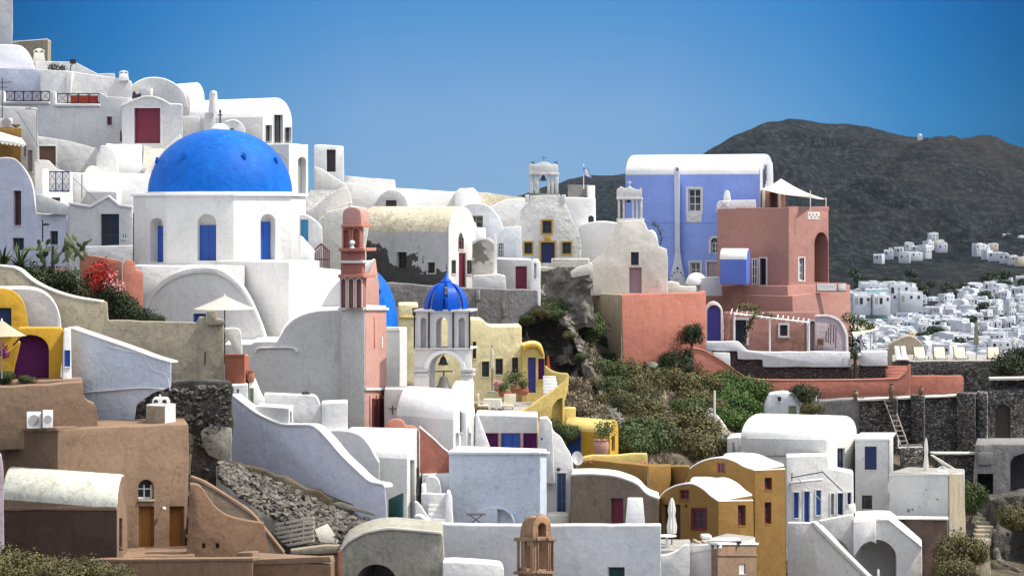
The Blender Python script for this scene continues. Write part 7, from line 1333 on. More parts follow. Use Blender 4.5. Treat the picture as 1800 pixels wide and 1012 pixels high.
w1 = T.body(pl, [(1500, 1080), (1500, 915), (1540, 913), (1562, 914), (1590, 935), (1620, 961), (1622, 1080)], 4.5, 'white_limewash', 'bright_limewash', jit=.01); slab(w1.cutter(), pl, [(1502, 1070), (1502, 985)] + curve([(1502, 980), (1512, 962), (1528, 952), (1545, 948), (1562, 955), (1574, 970), (1576, 985)], 4) + [(1576, 1070)], -3.6, .3)
T.trim(pl, [(1500, 913), (1540, 911), (1562, 912), (1621, 960), (1621, 963), (1562, 915.5), (1500, 917)], -.3, .06, 'white_limewash', name='coping')
T.body(F(1499, 1540, 138.8, .0), [(1500, 975), (1500, 916), (1540, 915), (1540, 955)] + curve([(1540, 955), (1530, 951), (1515, 958), (1503, 975)], 4), .3, 'bright_limewash', name='arch_spandrel', jit=0); T.done()
T = Thing('post', 'small white post before the broad low dark arch', 'post'); b = new_bm(); tube(b, W(1544, 1030, 137.5), W(1544, 1000, 137.5), .06, .05); T.add('post', b, 'white_paint'); T.done()
# =================================================================== stone retaining walls
T = Thing('retaining_wall', 'high dark stone retaining wall with buttresses under the coral ramp', 'wall'); 
T.body(F(1425, 1512, 184.5, -.3), [(1428, 860), (1428, 705), (1478, 702), (1512, 701), (1512, 860)], 2, 'cement_render', name='cement_face', jit=.03)
T.body(F(1508, 1738, 184.0, .05), [(1510, 880), (1510, 700), (1738, 692), (1738, 880)], 2, 'dark_rubble', jit=.04)
for x0, x1, y0 in ((1562, 1578, 700), (1601, 1626, 696), (1682, 1716, 692)): 
    v = VH(x0, 183.4, x1 - 2, 182.2, x1, 183.4, y0, 880); v.build(T, 'dark_rubble', None, name='buttress', jit=.03)
T.trim(F(1508, 1740, 183.8, .05), [(1508, 701), (1740, 691), (1740, 695), (1508, 705)], -.8, .1, 'cream_limewash', name='coping', jit=.04)
v = VH(1716, 183.4, 1735, 182.4, 1738, 184, 690, 880); v.build(T, 'grey_rubble', None, name='end_pier', jit=.03); T.done()
T = Thing('ladder', 'long pale wooden ladder leaning against the dark stone wall', 'ladder'); a0, a1 = W(1560, 700, 183.3), W(1592, 788, 180.5); sx = Vector((.24, 0, 0)); 
for s in (-1, 1): b = new_bm(); tube(b, a0 + sx * s, a1 + sx * s, .045, .045, 6); T.add('rail', b, 'grey_wood')
for i in range(10): p = a0.lerp(a1, (i + .5) / 10); b = new_bm(); tube(b, p - sx, p + sx, .04, .04, 6); T.add('rung', b, 'grey_wood')
T.done()
for lab, x, y, D, h, r in (('squat clay jar on the wall above the grey cement face', 1504, 700, 184, .55, .22), ('tall narrow clay jar on the wall at the top of the ladder', 1567, 698, 183, .9, .2), ('slim dark jar on the wall at the right of the ladder', 1619, 694, 182.8, .55, .2)):
    T = Thing('clay_jar', lab, 'jar'); c = W(x, y, D); b = new_bm(); lathe(b, c, [(r * .55, c.z - .05), (r * .9, c.z + h * .3), (r, c.z + h * .55), (r * .7, c.z + h * .8), (r * .55, c.z + h * .88), (r * .75, c.z + h), (r * .5, c.z + h), (0, c.z + h * .9)], 18); T.add('jar', b, 'brown_wood'); T.done()
T = Thing('stone_terrace', 'lower dark stone terrace walls with pale sloping coping right of the ladder', 'wall')
T.body(F(1580, 1625, 176, .1), [(1582, 860), (1582, 788), (1622, 786), (1624, 860)], 3, 'dark_rubble', jit=.06); T.body(F(1640, 1718, 175, .1), [(1640, 900), (1640, 798), (1715, 798), (1716, 900)], 2, 'dark_rubble', name='right_wall', jit=.06)
T.trim(F(1638, 1718, 174.9, .1), rect(1640, 795, 1716, 799), -.8, .1, 'cream_limewash', name='coping', jit=.03); T.trim(F(1635, 1695, 173, -.1), [(1636, 800), (1642, 801), (1692, 832), (1690, 838), (1670, 828)], -.5, 0, 'cream_limewash', name='ramp_coping', jit=.05); T.done()
T = Thing('pipe_rail', 'white angular pipe rail right of the ladder foot', 'railing'); b = new_bm(); tube(b, W(1579, 785, 176.5), W(1579, 772, 176.5), .05); tube(b, W(1579, 787, 176.5), W(1622, 786, 176.5), .05); T.add('rail', b, 'white_paint'); T.done()
T = Thing('dark_house', 'dark stone house with an arched doorway and pale ledge at the right edge', 'house'); pl = F(1738, 1880, 183, -.1); w1 = T.body(pl, [(1738, 900), (1738, 686), (1880, 682), (1880, 900)], 3, 'dark_rubble', jit=.04); T.door(w1, pl, 1750, 710, 1776, 774, 'dark_wood', arched=True, style='plank', rec=.5)
T.trim(pl, rect(1736, 776, 1880, 780), -.2, .9, 'cream_limewash', name='ledge'); T.trim(pl, [(1740, 664), (1880, 662), (1880, 666), (1740, 668)], -1.2, .1, 'cream_limewash', name='upper_coping'); T.body(F(1738, 1880, 184.2, -.1), rect(1740, 666, 1880, 700), .8, 'dark_rubble', name='upper_wall'); T.done()
T = Thing('undercroft', 'cement undercroft with piers and deep dark openings at the right edge', 'building'); pl = F(1700, 1880, 172, -.15); w1 = T.body(pl, [(1702, 960), (1715, 781), (1880, 780), (1880, 960)], 5, 'cement_render', jit=.02)
slab(w1.cutter(), pl, rect(1718, 832, 1746, 950), -4, .3); slab(w1.cutter(), pl, [(1776, 950), (1776, 812), (1782, 802), (1800, 796), (1870, 796), (1870, 950)], -4, .3); T.trim(pl, rect(1718, 795, 1745, 816), .0, .2, 'cement_render', name='panel'); T.done()
T = Thing('stairway', 'curving stone steps with stone edging below the undercroft', 'stairs')
for i in range(10):
    y = 881 + i * 7.3; xo = 4 * math.sin(i * .5); D = 168 - i * .9; b = new_bm(); slab(b, F(1718, 1748, D, .0), rect(1718 + xo, y, 1746 + xo, y + 12), -1.0, 0); T.add('step', b, 'beige_render', soft=.02)
T.done()
b = None
def edging(rnd):
    t = rnd.random(); y = 878 + t * 125; x = lerp_tab([(878, 1752), (905, 1745), (935, 1748), (965, 1752), (985, 1756), (1003, 1790)], y); return W(x + rnd.uniform(-1.5, 1.5), y, 168 - t * 12)
rocks('edging_stones', 'line of pale stones edging the curving stone steps', 'rocks', 120, edging, .12, .22, 'pale_rock', 31)
crag('embankment', 'rough brown rocky embankment at the bottom right corner', [(1752, 880), (1800, 872), (1900, 868), (1900, 1080), (1752, 1080), (1745, 980), (1748, 930)], 163, 3, 'cliff_rock', .5, 20, tw=.1, sub=5)
bare('plastered_wall', 'narrow beige plastered wall below the curving stone steps', 'wall', F(1718, 1752, 156, .2), [(1722, 1080), (1720, 955), (1738, 948), (1746, 1080)], 1, 'beige_render').done()
# deck
T = Thing('stone_deck', 'dark stone deck carrying a row of cream deck chairs', 'terrace'); pl = F(1566, 1900, 212, .0); T.body(pl, [(1568, 700), (1568, 634), (1900, 632), (1900, 700)], 9, 'dark_rubble', 'paving', jit=.05); T.done()
def deckchair(name='deck_chair'):
    T = Thing(name, 'cream canvas deck chair facing the sea on the stone deck', 'deck chair', 'deck chairs on the stone deck'); b = new_bm()
    c = W(1652, 634, 214); u = Vector((1, 0, 0)); solid(b, [c + Vector((-.42, 0, .35)), c + Vector((.42, 0, .35)), c + Vector((.40, .42, 1.02)), c + Vector((-.40, .42, 1.02))], Vector((0, .04, -.03))); T.add('backrest', b, 'cream_canvas', soft=.01)
    b = new_bm(); solid(b, [c + Vector((-.42, -.7, .30)), c + Vector((.42, -.7, .30)), c + Vector((.42, -.01, .34)), c + Vector((-.42, -.01, .34))], Vector((0, 0, -.05))); T.add('seat', b, 'cream_canvas', soft=.01)
    for s in (-.45, .45): b = new_bm(); tube(b, c + Vector((s, -.72, .28)), c + Vector((s, .0, .32)), .03); tube(b, c + Vector((s, 0, .32)), c + Vector((s, .44, 1.06)), .03); T.add('side_rail', b, 'dark_wood')
    for sx in (-.45, .45):
        for sy in (-.65, .2): b = new_bm(); tube(b, c + Vector((sx, sy, 0)), c + Vector((sx, sy, .34)), .03); T.add('leg', b, 'dark_wood')
    return T.done()
dc = deckchair(); base = dc.location.copy(); chairs = [(1618, 'leftmost cream deck chair on the stone deck', .15), (1652, 'second cream deck chair from the left on the stone deck', 0), (1688, 'third cream deck chair from the left on the stone deck', .05), (1746, 'rightmost cream deck chair on the stone deck', -.1)]
for i, (x, lb, rz) in enumerate(chairs): place(dc, base + Vector(((x - 1652) * 214 / FPX, 0, 0)), rz, 1, lb, first=(i == 0))
for lab, x in (('white folded lounger standing left of the deck chairs', 1580), ('white leaning lounger close to the leftmost deck chair', 1591)):
    T = Thing('lounger', lab, 'lounger'); c = W(x, 634, 212.5); b = new_bm(); solid(b, [c + Vector((-.25, 0, .1)), c + Vector((.2, 0, .1)), c + Vector((.05, .3, 1.1)), c + Vector((-.3, .3, 1.1))], Vector((0, .06, 0))); T.add('backrest', b, 'white_paint', soft=.01); b = new_bm(); boxw(b, c + Vector((0, -.4, 0)), Vector((1, 0, 0)), Vector((0, 1, 0)), .25, .4, c.z + .1, c.z + .18); T.add('seat', b, 'white_paint', soft=.01); T.done()
closed_parasol('olive brown parasol folded on the deck before the far town', 1716, 564, 606, 634, 9, 213, 'olive_canvas')
T = Thing('small_hut', 'tan flat roofed hut edge behind the loungers', 'building'); T.body(F(1560, 1625, 224, .1), curve([(1556, 640), (1558, 612), (1575, 598), (1600, 590), (1620, 604), (1626, 625)], 3) + [(1626, 650), (1556, 650)], 2, 'beige_render', 'beige_render', jit=.08); T.done()
T = Thing('rail_fence', 'white post and rail with tarpaulin behind the terrace palm', 'fence'); 
for x in (1531, 1514): b = new_bm(); tube(b, W(x, 620, 199), W(x, 580, 199), .06); T.add('post', b, 'white_paint')
b = new_bm(); tube(b, W(1531, 607, 199), W(1562, 604, 199), .04); T.add('rail', b, 'white_paint'); b = new_bm(); tube(b, W(1531, 613, 199), W(1562, 612, 199), .04); T.add('rail', b, 'white_paint'); T.done()
T = Thing('awning', 'pale canvas awning scraps by the vines right of the mauve screen', 'awning'); b = new_bm(); solid(b, [W(1494, 572, 201), W(1530, 566, 202), W(1545, 578, 199), W(1500, 590, 198)], Vector((0, 0, -.05))); T.add('canopy', b, 'cream_canvas'); T.done()
# whitewashed cave ruin
T = Thing('cave_house', 'little lumpy whitewashed cave house with a green shutter below the coral ramp', 'house'); pl = F(1340, 1440, 178, -.1)
w1 = T.body(pl, [(1342, 780), (1343, 712), (1352, 692), (1375, 689), (1405, 690), (1406, 705), (1416, 712), (1428, 708), (1436, 696), (1438, 780)], 2, 'pale_blue_limewash', jit=.1, soft=.12); T.window(w1, pl, 1367, 697, 1373, 705, 'dark_wood', rec=.15); T.window(w1, pl, 1386, 713, 1400, 732, 'green_shutter', style='plank', rec=.15, name='door'); T.done()
bare('ruined_wall', 'stub of ruined rubble wall with plastered edge among the shrubs', 'wall', F(1225, 1262, 158, .2), [(1228, 780), (1234, 735), (1242, 720), (1252, 716), (1256, 740), (1258, 780)], .6, 'pale_rubble', jit=.15, soft=.08).done()
T = Thing('post', 'tall thin white post standing among the shrubs', 'post'); b = new_bm(); tube(b, W(1256, 770, 157), W(1256, 686, 157), .07, .06); T.add('post', b, 'cream_limewash'); T.done()
bare('pale_slab', 'pale tapering plastered slab leaning right of the thin white post', 'wall', F(1256, 1292, 157.5, .1), [(1258, 775), (1259, 728), (1268, 738), (1290, 770), (1290, 778)], .4, 'cream_limewash', jit=.05).done()
# =================================================================== plants of the gully
protos = {
 'green': shrub_proto('shrub', 'x', 'shrub', 'shrub_green', 1, 1.0, 1.0, 5000, .085),
 'olive': shrub_proto('shrub', 'x', 'shrub', 'shrub_olive', 2, 1.0, .9, 5200, .08),
 'dry': shrub_proto('shrub', 'x', 'shrub', 'shrub_dry', 3, 1.0, .7, 4200, .10, up=.9),
 'bright': shrub_proto('shrub', 'x', 'shrub', 'shrub_bright', 4, 1.0, 1.0, 5000, .09),
 'dark': shrub_proto('shrub', 'x', 'shrub', 'dark_leaf', 5, 1.0, 1.1, 4200, .09)}
used = set()
def shrub(kind, x, y, sc, label, group=None, D=None, sz=1.0):
    p = gpt(x, y) if D is None else W(x, y, D)
    o = protos[kind]; c = place(o, p + Vector((0, 0, -.1)), random.uniform(0, 6.28), (sc, sc, sc * sz), label, first=kind not in used); used.add(kind)
    if group: c['group'] = group
    elif 'group' in c: del c['group']
    return c
GG = {'green': 'green shrubs on the gully slope', 'olive': 'olive brown shrubs on the gully slope', 'dry': 'dry bushes on the gully slope', 'bright': 'fresh green bushes beside the cave house', 'dark': 'dark shrubs on the gully slope'}
spots = {
 'green': [(950, 560, 1.0), (968, 552, 1.0), (990, 570, 1.1), (1020, 580, 1.1), (1035, 590, 1.1), (1040, 615, 1.2), (1010, 560, 1.0), (1025, 600, 1.2), (1045, 640, 1.3), (1070, 670, 1.3), (1120, 800, 1.5), (1100, 770, 1.4), (1140, 780, 1.3), (1105, 810, 1.2), (1180, 755, 1.4), (1200, 745, 1.3), (1065, 700, 1.2), (1015, 640, 1.0), (1030, 575, .9)],
 'olive': [(1100, 665, 1.3), (1130, 680, 1.4), (1160, 700, 1.5), (1190, 690, 1.5), (1225, 690, 1.4), (1150, 730, 1.5), (1115, 700, 1.3), (1215, 720, 1.4), (1190, 800, 1.5), (1220, 805, 1.5), (1250, 800, 1.4), (1160, 815, 1.3), (1210, 770, 1.5), (1240, 770, 1.2), (1265, 805, 1.2), (1085, 720, 1.2), (1150, 765, 1.2), (1180, 825, 1.1), (1245, 730, 1.2), (1130, 735, 1.3)],
 'dry': [(965, 745, 1.1), (980, 765, 1.2), (985, 735, 1.0), (1005, 690, 1.2), (1015, 715, 1.2), (1030, 735, 1.3), (1000, 730, 1.1), (1045, 760, 1.2), (1175, 780, 1.1), (1205, 765, 1.2), (1060, 750, .9), (1010, 760, 1.0), (1185, 745, 1.1), (1230, 790, 1.2)],
 'bright': [(1275, 690, 1.6), (1300, 700, 1.6), (1325, 705, 1.5), (1285, 725, 1.6), (1310, 735, 1.6), (1330, 735, 1.2), (1290, 755, 1.5), (1268, 720, 1.2), (1320, 760, 1.2), (1265, 700, 1.2)],
 'dark': [(1190, 655, 1.5), (1210, 670, 1.5), (1175, 650, 1.2), (1200, 640, 1.4), (1215, 630, 1.0), (1160, 668, 1.0), (1145, 655, .8), (1240, 655, 1.0), (1085, 690, 1.1), (1100, 725, 1.1), (1070, 640, .9), (1055, 610, .8), (1130, 715, 1.1)]}
ORD = 'first second third fourth fifth sixth seventh eighth ninth tenth eleventh twelfth thirteenth'.split()
LK = {'green': 'mid green shrub', 'olive': 'olive brown shrub', 'dry': 'straw coloured dry bush', 'bright': 'fresh green bush', 'dark': 'dark green shrub'}
for k, L in spots.items():
    for band, a, e in (('upper part of the gully', 0, 665), ('middle of the gully', 665, 735), ('lower part of the gully', 735, 2000)):
        for i, (x, y, s) in enumerate(sorted(q for j, q in enumerate(L) if a <= q[1] < e and not (k in ('olive', 'green') and j % 3 == 2))): shrub(k, x, y, s * (1.2 if k in ('olive', 'green') else .95), '%s %s from the left in the %s' % (ORD[i], LK[k], band), GG[k])
shrub('dark', 1415, 708, 1.3, 'dark bush growing on top of the lumpy whitewashed cave house', D=178.5); shrub('olive', 1428, 725, .9, 'olive bush at the right end of the whitewashed cave house', D=177)
shrub('dark', 1216, 600, .9, 'thin dark shrub with pale flowers before the utility cabinets', D=193, sz=1.5)
shrub('olive', 1690, 985, 1.5, 'rounded olive bush below the tall terrace block at the bottom right', D=138, sz=1.1); shrub('olive', 1675, 1015, 1.3, 'lower olive bush at the bottom right below the round one', D=136); shrub('green', 1705, 900, 1.1, 'fresh green shrub beside the beige side of the tall terrace block', D=150, sz=1.6)
shrub('dark', 1770, 655, 1.6, 'dark shrub at the right end of the stone deck', D=206); shrub('dark', 1795, 640, 1.4, 'dark shrub cut off by the right edge above the dark stone house', D=207)
shrub('olive', 1780, 920, 1.4, 'brown scrub bush on the rocky embankment', D=161)
shrub('green', 975, 770, .7, 'climbing green plant by the arched opening of the yellow parapet', D=141.5, sz=1.6)
shrub('green', 1005, 770, .8, 'green plant topping the blue gate of the low yellow house', D=141)
for i, (x, y, s_, w_) in enumerate(((926, 566, .55, 'left end of the top'), (948, 553, .6, 'middle of the top'), (978, 558, .6, 'right end of the top'), (1000, 592, .5, 'upper right side'), (1018, 632, .5, 'right side'), (1040, 675, .55, 'lower right side'), (985, 690, .7, 'foot'))): shrub('olive' if i % 2 else 'green', x, y, s_, 'small bush clinging to the %s of the dark rock face' % w_, D=166.6)
# left garden
shrub('dark', 55, 515, 1.4, 'dark bush under the cactus behind the beige wall', D=128); shrub('dark', 112, 522, 1.35, 'dense dark bush left of the red flowers', D=128); shrub('green', 28, 500, 1.0, 'green bush behind the beige wall near the left edge', D=127.5)
shrub('dark', 215, 562, 1.0, 'dark leafy shrub on the beige wall ledge right of the red flowers', D=126, sz=1.2); shrub('dark', 245, 566, .8, 'second dark leafy shrub along the beige wall ledge', D=126); shrub('dark', 275, 570, .5, 'small trailing dark shrub at the right end of the beige wall ledge', D=125.5)
shrub('green', 48, 672, .42, 'small green plant at the foot of the purple arched portal', D=115.8); shrub('green', 5, 668, .5, 'low green plant under the cream parasol', D=115.5)
for i, (x, y, s) in enumerate([(0, 1000, 1.5), (60, 1010, 1.5), (110, 1015, 1.4), (160, 1012, 1.3), (205, 1018, 1.1), (30, 1030, 1.6), (130, 1035, 1.4), (-30, 1010, 1.4), (85, 1022, 1.3)]): shrub('olive', x, y + 8, s * .8, '%s olive brown scrub bush in the bottom left corner, counted from the left' % ORD[sorted([0, 60, 110, 160, 205, 30, 130, -30, 85]).index(x)], 'scrub bushes in the bottom left corner', D=103.5 - i * .15)
# bougainvillea
rnd = random.Random(14); T = Thing('bougainvillea', 'bush of bright red flowers in front of the terracotta wall', 'flowering bush'); b = new_bm(); leaf_cloud(b, 900, [(W(x, y, 125.6), r) for x, y, r in ((165, 480, .45), (180, 472, .5), (172, 495, .45), (190, 485, .35))], .11, rnd); T.add('flowers', b, 'red_bracts', kind='stuff')
b = new_bm(); leaf_cloud(b, 1200, [(W(x, y, 125.9), r) for x, y, r in ((165, 505, .45), (180, 510, .5), (170, 525, .45), (190, 520, .4), (160, 490, .4))], .11, rnd); T.add('foliage', b, 'dark_leaf'); b = new_bm(); tube(b, W(172, 545, 125.9), W(172, 500, 125.9), .05); T.add('stem', b, 'dark_wood'); T.done()
T = Thing('oleander', 'pink flowering shrub right of the bright red flowers', 'flowering bush'); b = new_bm(); leaf_cloud(b, 160, [(W(x, y, 125.3), r) for x, y, r in ((195, 498, .35), (207, 505, .35), (213, 500, .25), (200, 480, .3))], .09, rnd); T.add('flowers', b, 'pink_bracts', kind='stuff')
b = new_bm(); leaf_cloud(b, 1100, [(W(x, y, 125.6), r) for x, y, r in ((195, 515, .45), (210, 520, .45), (220, 530, .4), (205, 540, .5))], .10, rnd); T.add('foliage', b, 'dark_leaf'); T.done()
T = Thing('flowering_bush', 'small purple flowering bush at the left edge beside the portal', 'flowering bush'); b = new_bm(); leaf_cloud(b, 500, [(W(2, 612, 116.2), .3), (W(-8, 622, 116.2), .35), (W(8, 622, 116.1), .2)], .08, rnd); T.add('flowers', b, 'purple_bracts'); T.done()
# prickly pear
T = Thing('prickly_pear', 'tall prickly pear cactus with paddle shaped joints above the dark bush', 'cactus'); b = new_bm(); rnd = random.Random(23)
def pad(b, base, d, L, w_, yaw):
    q = d.to_track_quat('Z', 'Y') @ Matrix.Rotation(yaw, 3, 'Z').to_quaternion(); m = Matrix.Translation(base + d * L * .5) @ q.to_matrix().to_4x4() @ Matrix.Diagonal((w_, w_ * .22, L * .53, 1)); bmesh.ops.create_icosphere(b, subdivisions=2, radius=1, matrix=m)
starts = [W(x, y, 127.6) for x, y in ((66, 448), (80, 452), (95, 452), (108, 450), (120, 450), (132, 448), (145, 446), (153, 440), (100, 440), (125, 440))]
for s in starts:
    p = s + Vector((rnd.uniform(-.1, .1), rnd.uniform(-.3, .3), -.3)); d = Vector((rnd.uniform(-.7, .9), rnd.uniform(-.3, .3), .8)).normalized()
    for k in range(rnd.randint(2, 3)):
        L = rnd.uniform(.30, .44); pad(b, p, d, L, L * .34, rnd.uniform(0, 3))
        if rnd.random() < .8: d2 = (d + Vector((rnd.uniform(-1, 1), rnd.uniform(-.5, .5), .1))).normalized(); pad(b, p + d * L * .85, d2, L * .8, L * .28, rnd.uniform(0, 3))
        p = p + d * L * .92; d = (d + Vector((rnd.uniform(-.7, .8), rnd.uniform(-.4, .4), .3))).normalized()
for x, y in ((40, 438), (50, 437), (60, 438), (75, 440)): pad(b, W(x, y, 127.4), Vector((1, .1, .05)).normalized(), .36, .1, 1)
T.add('joints', b, 'cactus_green'); b = new_bm(); tube(b, W(93, 500, 127.6), W(93, 432, 127.6), .1, .07); T.add('trunk', b, 'dark_wood'); T.done()
def agave(name, label, cat, c, n, L, wd, mat, seed, droop=.6, up=.5):
    T = Thing(name, label, cat); b = new_bm(); rnd = random.Random(seed)
    for i in range(n):
        a = rnd.uniform(0, 6.28); el = rnd.uniform(.2, 1.35); d = Vector((math.cos(a) * math.cos(el), math.sin(a) * math.cos(el), math.sin(el))); s = Vector((-math.sin(a), math.cos(a), 0)); ln = L * rnd.uniform(.7, 1.1); prev = None
        for k in range(6):
            t = k / 5; p = c + d * ln * t - Vector((0, 0, droop * ln * t * t * (1 - el / 2))); w_ = wd * (1 - t) ** .7 + .004; A = b.verts.new(p - s * w_), b.verts.new(p + s * w_)
            if prev: b.faces.new((prev[0], prev[1], A[1], A[0]))
            prev = A
    T.add('leaves', b, mat)
    return T
for lab, x, y, s in (('large dark agave rosette cut off by the left edge', 5, 470, 1), ('agave rosette at the top of the beige wall beside the cactus', 35, 470, 2)): T = agave('agave', lab, 'agave', W(x, y, 126.6 + s * .2), 46, 1.35, .07, 'shrub_green', s); T.done()
T = agave('palm', 'small palm plant between the two white parapet blocks', 'palm', W(1503, 632, 193.6), 34, 1.1, .06, 'shrub_green', 5, .5); b = new_bm(); tube(b, W(1503, 665, 193.6), W(1503, 630, 193.6), .14, .1); T.add('trunk', b, 'dark_wood'); T.done()
T = Thing('creeper', 'tangled vine over the trellis right of the mauve screen', 'vine'); b = new_bm(); leaf_cloud(b, 1600, [(W(x, y, 199.5), r) for x, y, r in ((1490, 560, .5), (1505, 563, .5), (1518, 568, .4), (1500, 580, .4), (1530, 575, .35), (1497, 600, .4), (1510, 605, .5), (1495, 620, .4))], .14, random.Random(9)); T.add('foliage', b, 'shrub_green'); b = new_bm(); tube(b, W(1498, 630, 199.5), W(1500, 565, 199.5), .06); T.add('stem', b, 'dark_wood'); T.done()
T = Thing('trailing_vine', 'dark leaves hanging over the awning at the top left terrace', 'vine'); b = new_bm(); leaf_cloud(b, 500, [(W(x, y, 174), r) for x, y, r in ((92, 119, .3), (100, 120, .35), (110, 122, .25))], .1, random.Random(4)); T.add('foliage', b, 'dark_leaf'); T.done()
# loose ground cover of the gully
b = new_bm(); rnd = random.Random(77)
for i in range(30000):
    x = rnd.uniform(905, 1420); D = rnd.uniform(134, 190); y = ty(x, D); p = W(x, y, D); d_ = noise.noise(p * .25) 
    if d_ < (-.18 if x < 1075 else .22): continue
    p.z += rnd.uniform(-.15, .15) + .1; a = Vector((rnd.gauss(0, .5), rnd.gauss(0, .5), 1)).normalized(); s = a.orthogonal().normalized(); s = Matrix.Rotation(rnd.uniform(0, 6.28), 3, a) @ s; L = rnd.uniform(.15, .5); w_ = L * .16; b.faces.new([b.verts.new(t) for t in (p - s * w_, p + s * w_, p + a * L)])
T = Thing('dry_grass', 'dry grass and low herbs covering the gully slope', 'grass', kind='stuff'); T.add('dry_grass', b, 'shrub_dry'); T.done()
def ridge(rnd):
    t = rnd.random(); y = 558 + t * 200; x = lerp_tab([(558, 992), (590, 1003), (620, 1018), (660, 1035), (690, 1048), (720, 1068), (758, 1095)], y); p = gpt(x + rnd.gauss(0, 3), y); p.z += .25; p.y -= .8; return p
rocks('stone_line', 'straggling line of pale whitewashed stones down the edge of the dark cliff', 'rocks', 230, ridge, .12, .36, 'pale_rock', 41)
T = Thing('boulder', 'rounded pale boulder at the foot of the orange wall', 'rock'); b = new_bm(); c = gpt(1143, 652) + Vector((0, -.6, .35)); r = bmesh.ops.create_icosphere(b, subdivisions=3, radius=.42, matrix=Matrix.Translation(c) @ Matrix.Diagonal((1.2, 1, .8, 1)))
for v_ in r['verts']: v_.co += (v_.co - c) * .35 * noise.noise(v_.co * 2)
T.add('boulder', b, 'pale_rock', ang=60); T.done()
# =================================================================== far town
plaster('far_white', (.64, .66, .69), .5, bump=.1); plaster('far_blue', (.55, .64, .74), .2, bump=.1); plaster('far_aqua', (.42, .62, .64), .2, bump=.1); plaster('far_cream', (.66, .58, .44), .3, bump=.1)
rt = random.Random(5)
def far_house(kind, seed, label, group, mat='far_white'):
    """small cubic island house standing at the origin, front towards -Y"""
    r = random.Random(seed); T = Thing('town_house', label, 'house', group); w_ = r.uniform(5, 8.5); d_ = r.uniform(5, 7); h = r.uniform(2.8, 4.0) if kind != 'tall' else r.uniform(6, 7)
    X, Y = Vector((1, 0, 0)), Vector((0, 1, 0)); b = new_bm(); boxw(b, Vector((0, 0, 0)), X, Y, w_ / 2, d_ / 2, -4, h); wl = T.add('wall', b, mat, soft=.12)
    if kind == 'vault':
        b = new_bm(); n = 12; pts = [Vector((-w_ / 2 * .98 * math.cos(math.pi * i / n), -d_ / 2 - .02, h - .02 + 1.7 * math.sin(math.pi * i / n))) for i in range(n + 1)]; solid(b, pts, Vector((0, d_ + .04, 0))); T.add('roof', b, 'far_white', soft=.05)
    elif kind == 'dome':
        b = new_bm(); lathe(b, Vector((0, 0, 0)), [(2.2 * math.cos(math.pi / 2 * i / 8), h + 1.9 * math.sin(math.pi / 2 * i / 8)) for i in range(9)], 24); T.add('dome', b, 'dome_blue' if seed % 2 else 'far_white')
    else:
        b = new_bm()
        for s in (-1, 1): boxw(b, Vector((s * (w_ / 2 - .12), 0, 0)), X, Y, .14, d_ / 2 + .02, h - .02, h + .55)
        boxw(b, Vector((0, d_ / 2 - .14, 0)), X, Y, w_ / 2 - .27, .14, h - .02, h + .55); boxw(b, Vector((w_ * .2, d_ * .1, 0)), X, Y, 1.2, 1.3, h - .02, h + (2.0 if kind == 'stair' else .9)); T.add('roof', b, 'far_white', soft=.05)
    rows = [0] if kind != 'tall' else [0, 3.1]
    for z in rows:
        n = r.randint(2, 3)
        for i in range(n):
            x = -w_ / 2 + w_ * (i + .5) / n + r.uniform(-.3, .3); dr = (i == r.randrange(n)); z0 = z + (.05 if dr else 1.2); z1 = z + 2.3; hw = .5 if dr else .4
            b = new_bm(); solid(b, [Vector((x - hw, -d_ / 2 - .04, z0)), Vector((x + hw, -d_ / 2 - .04, z0)), Vector((x + hw, -d_ / 2 - .04, z1)), Vector((x - hw, -d_ / 2 - .04, z1))], Vector((0, .3, 0))); T.add('door' if dr else 'window', b, r.choice(['navy_paint', 'dark_wood', 'black_iron', 'dark_wood', 'grey_wood']))
    for s in (1, -1):
        b = new_bm(); y = r.uniform(-1, 1); solid(b, [Vector((s * (w_ / 2 + .04), y - .45, 1.1)), Vector((s * (w_ / 2 + .04), y + .45, 1.1)), Vector((s * (w_ / 2 + .04), y + .45, 2.3)), Vector((s * (w_ / 2 + .04), y - .45, 2.3))], Vector((-s * .3, 0, 0))); T.add('window', b, 'dark_wood')
    root = T.done(); off = root.location.copy()
    for o in root.children:
        o.data.transform(Matrix.Translation(off))
    root.location = (0, 0, 0); return root
GRP = {'flat': ('white cubic house with flat roof and parapet in the dense far town', 'flat roofed houses of the far town'), 'vault': ('white house with a rounded vault roof in the dense far town', 'vaulted houses of the far town'),
       'stair': ('white house with a boxy stair head on its roof in the dense far town', 'stair headed houses of the far town'), 'blue': ('pale blue cubic house in the dense far town', 'pale blue houses of the far town'), 'cream': ('cream coloured cubic house in the dense far town', 'cream houses of the far town'), 'tall': ('two storey white house in the dense far town', 'tall houses of the far town')}
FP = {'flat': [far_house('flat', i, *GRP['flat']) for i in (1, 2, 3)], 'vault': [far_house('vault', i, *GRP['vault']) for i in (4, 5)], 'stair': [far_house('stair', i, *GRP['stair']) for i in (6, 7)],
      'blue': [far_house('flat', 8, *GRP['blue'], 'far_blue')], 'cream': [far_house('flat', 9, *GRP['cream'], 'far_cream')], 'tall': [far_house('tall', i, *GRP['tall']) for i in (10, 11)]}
fu = set()
def far_at(k, x, y=None, D=None, rz=None, sc=1.0, label=None, group=None):
    if D is None:
        D = 765
        while D < 1690 and fy(x, D) > y: D += 4
    p = W(x, fy(x, D), D); o = rt.choice(FP[k]); c = place(o, p, rt.uniform(-.7, .8) if rz is None else rz, sc, label, first=o.name not in fu); fu.add(o.name)
    if group: c['group'] = group
    elif label: del c['group']
    return c
cells = {}
cnt = 0
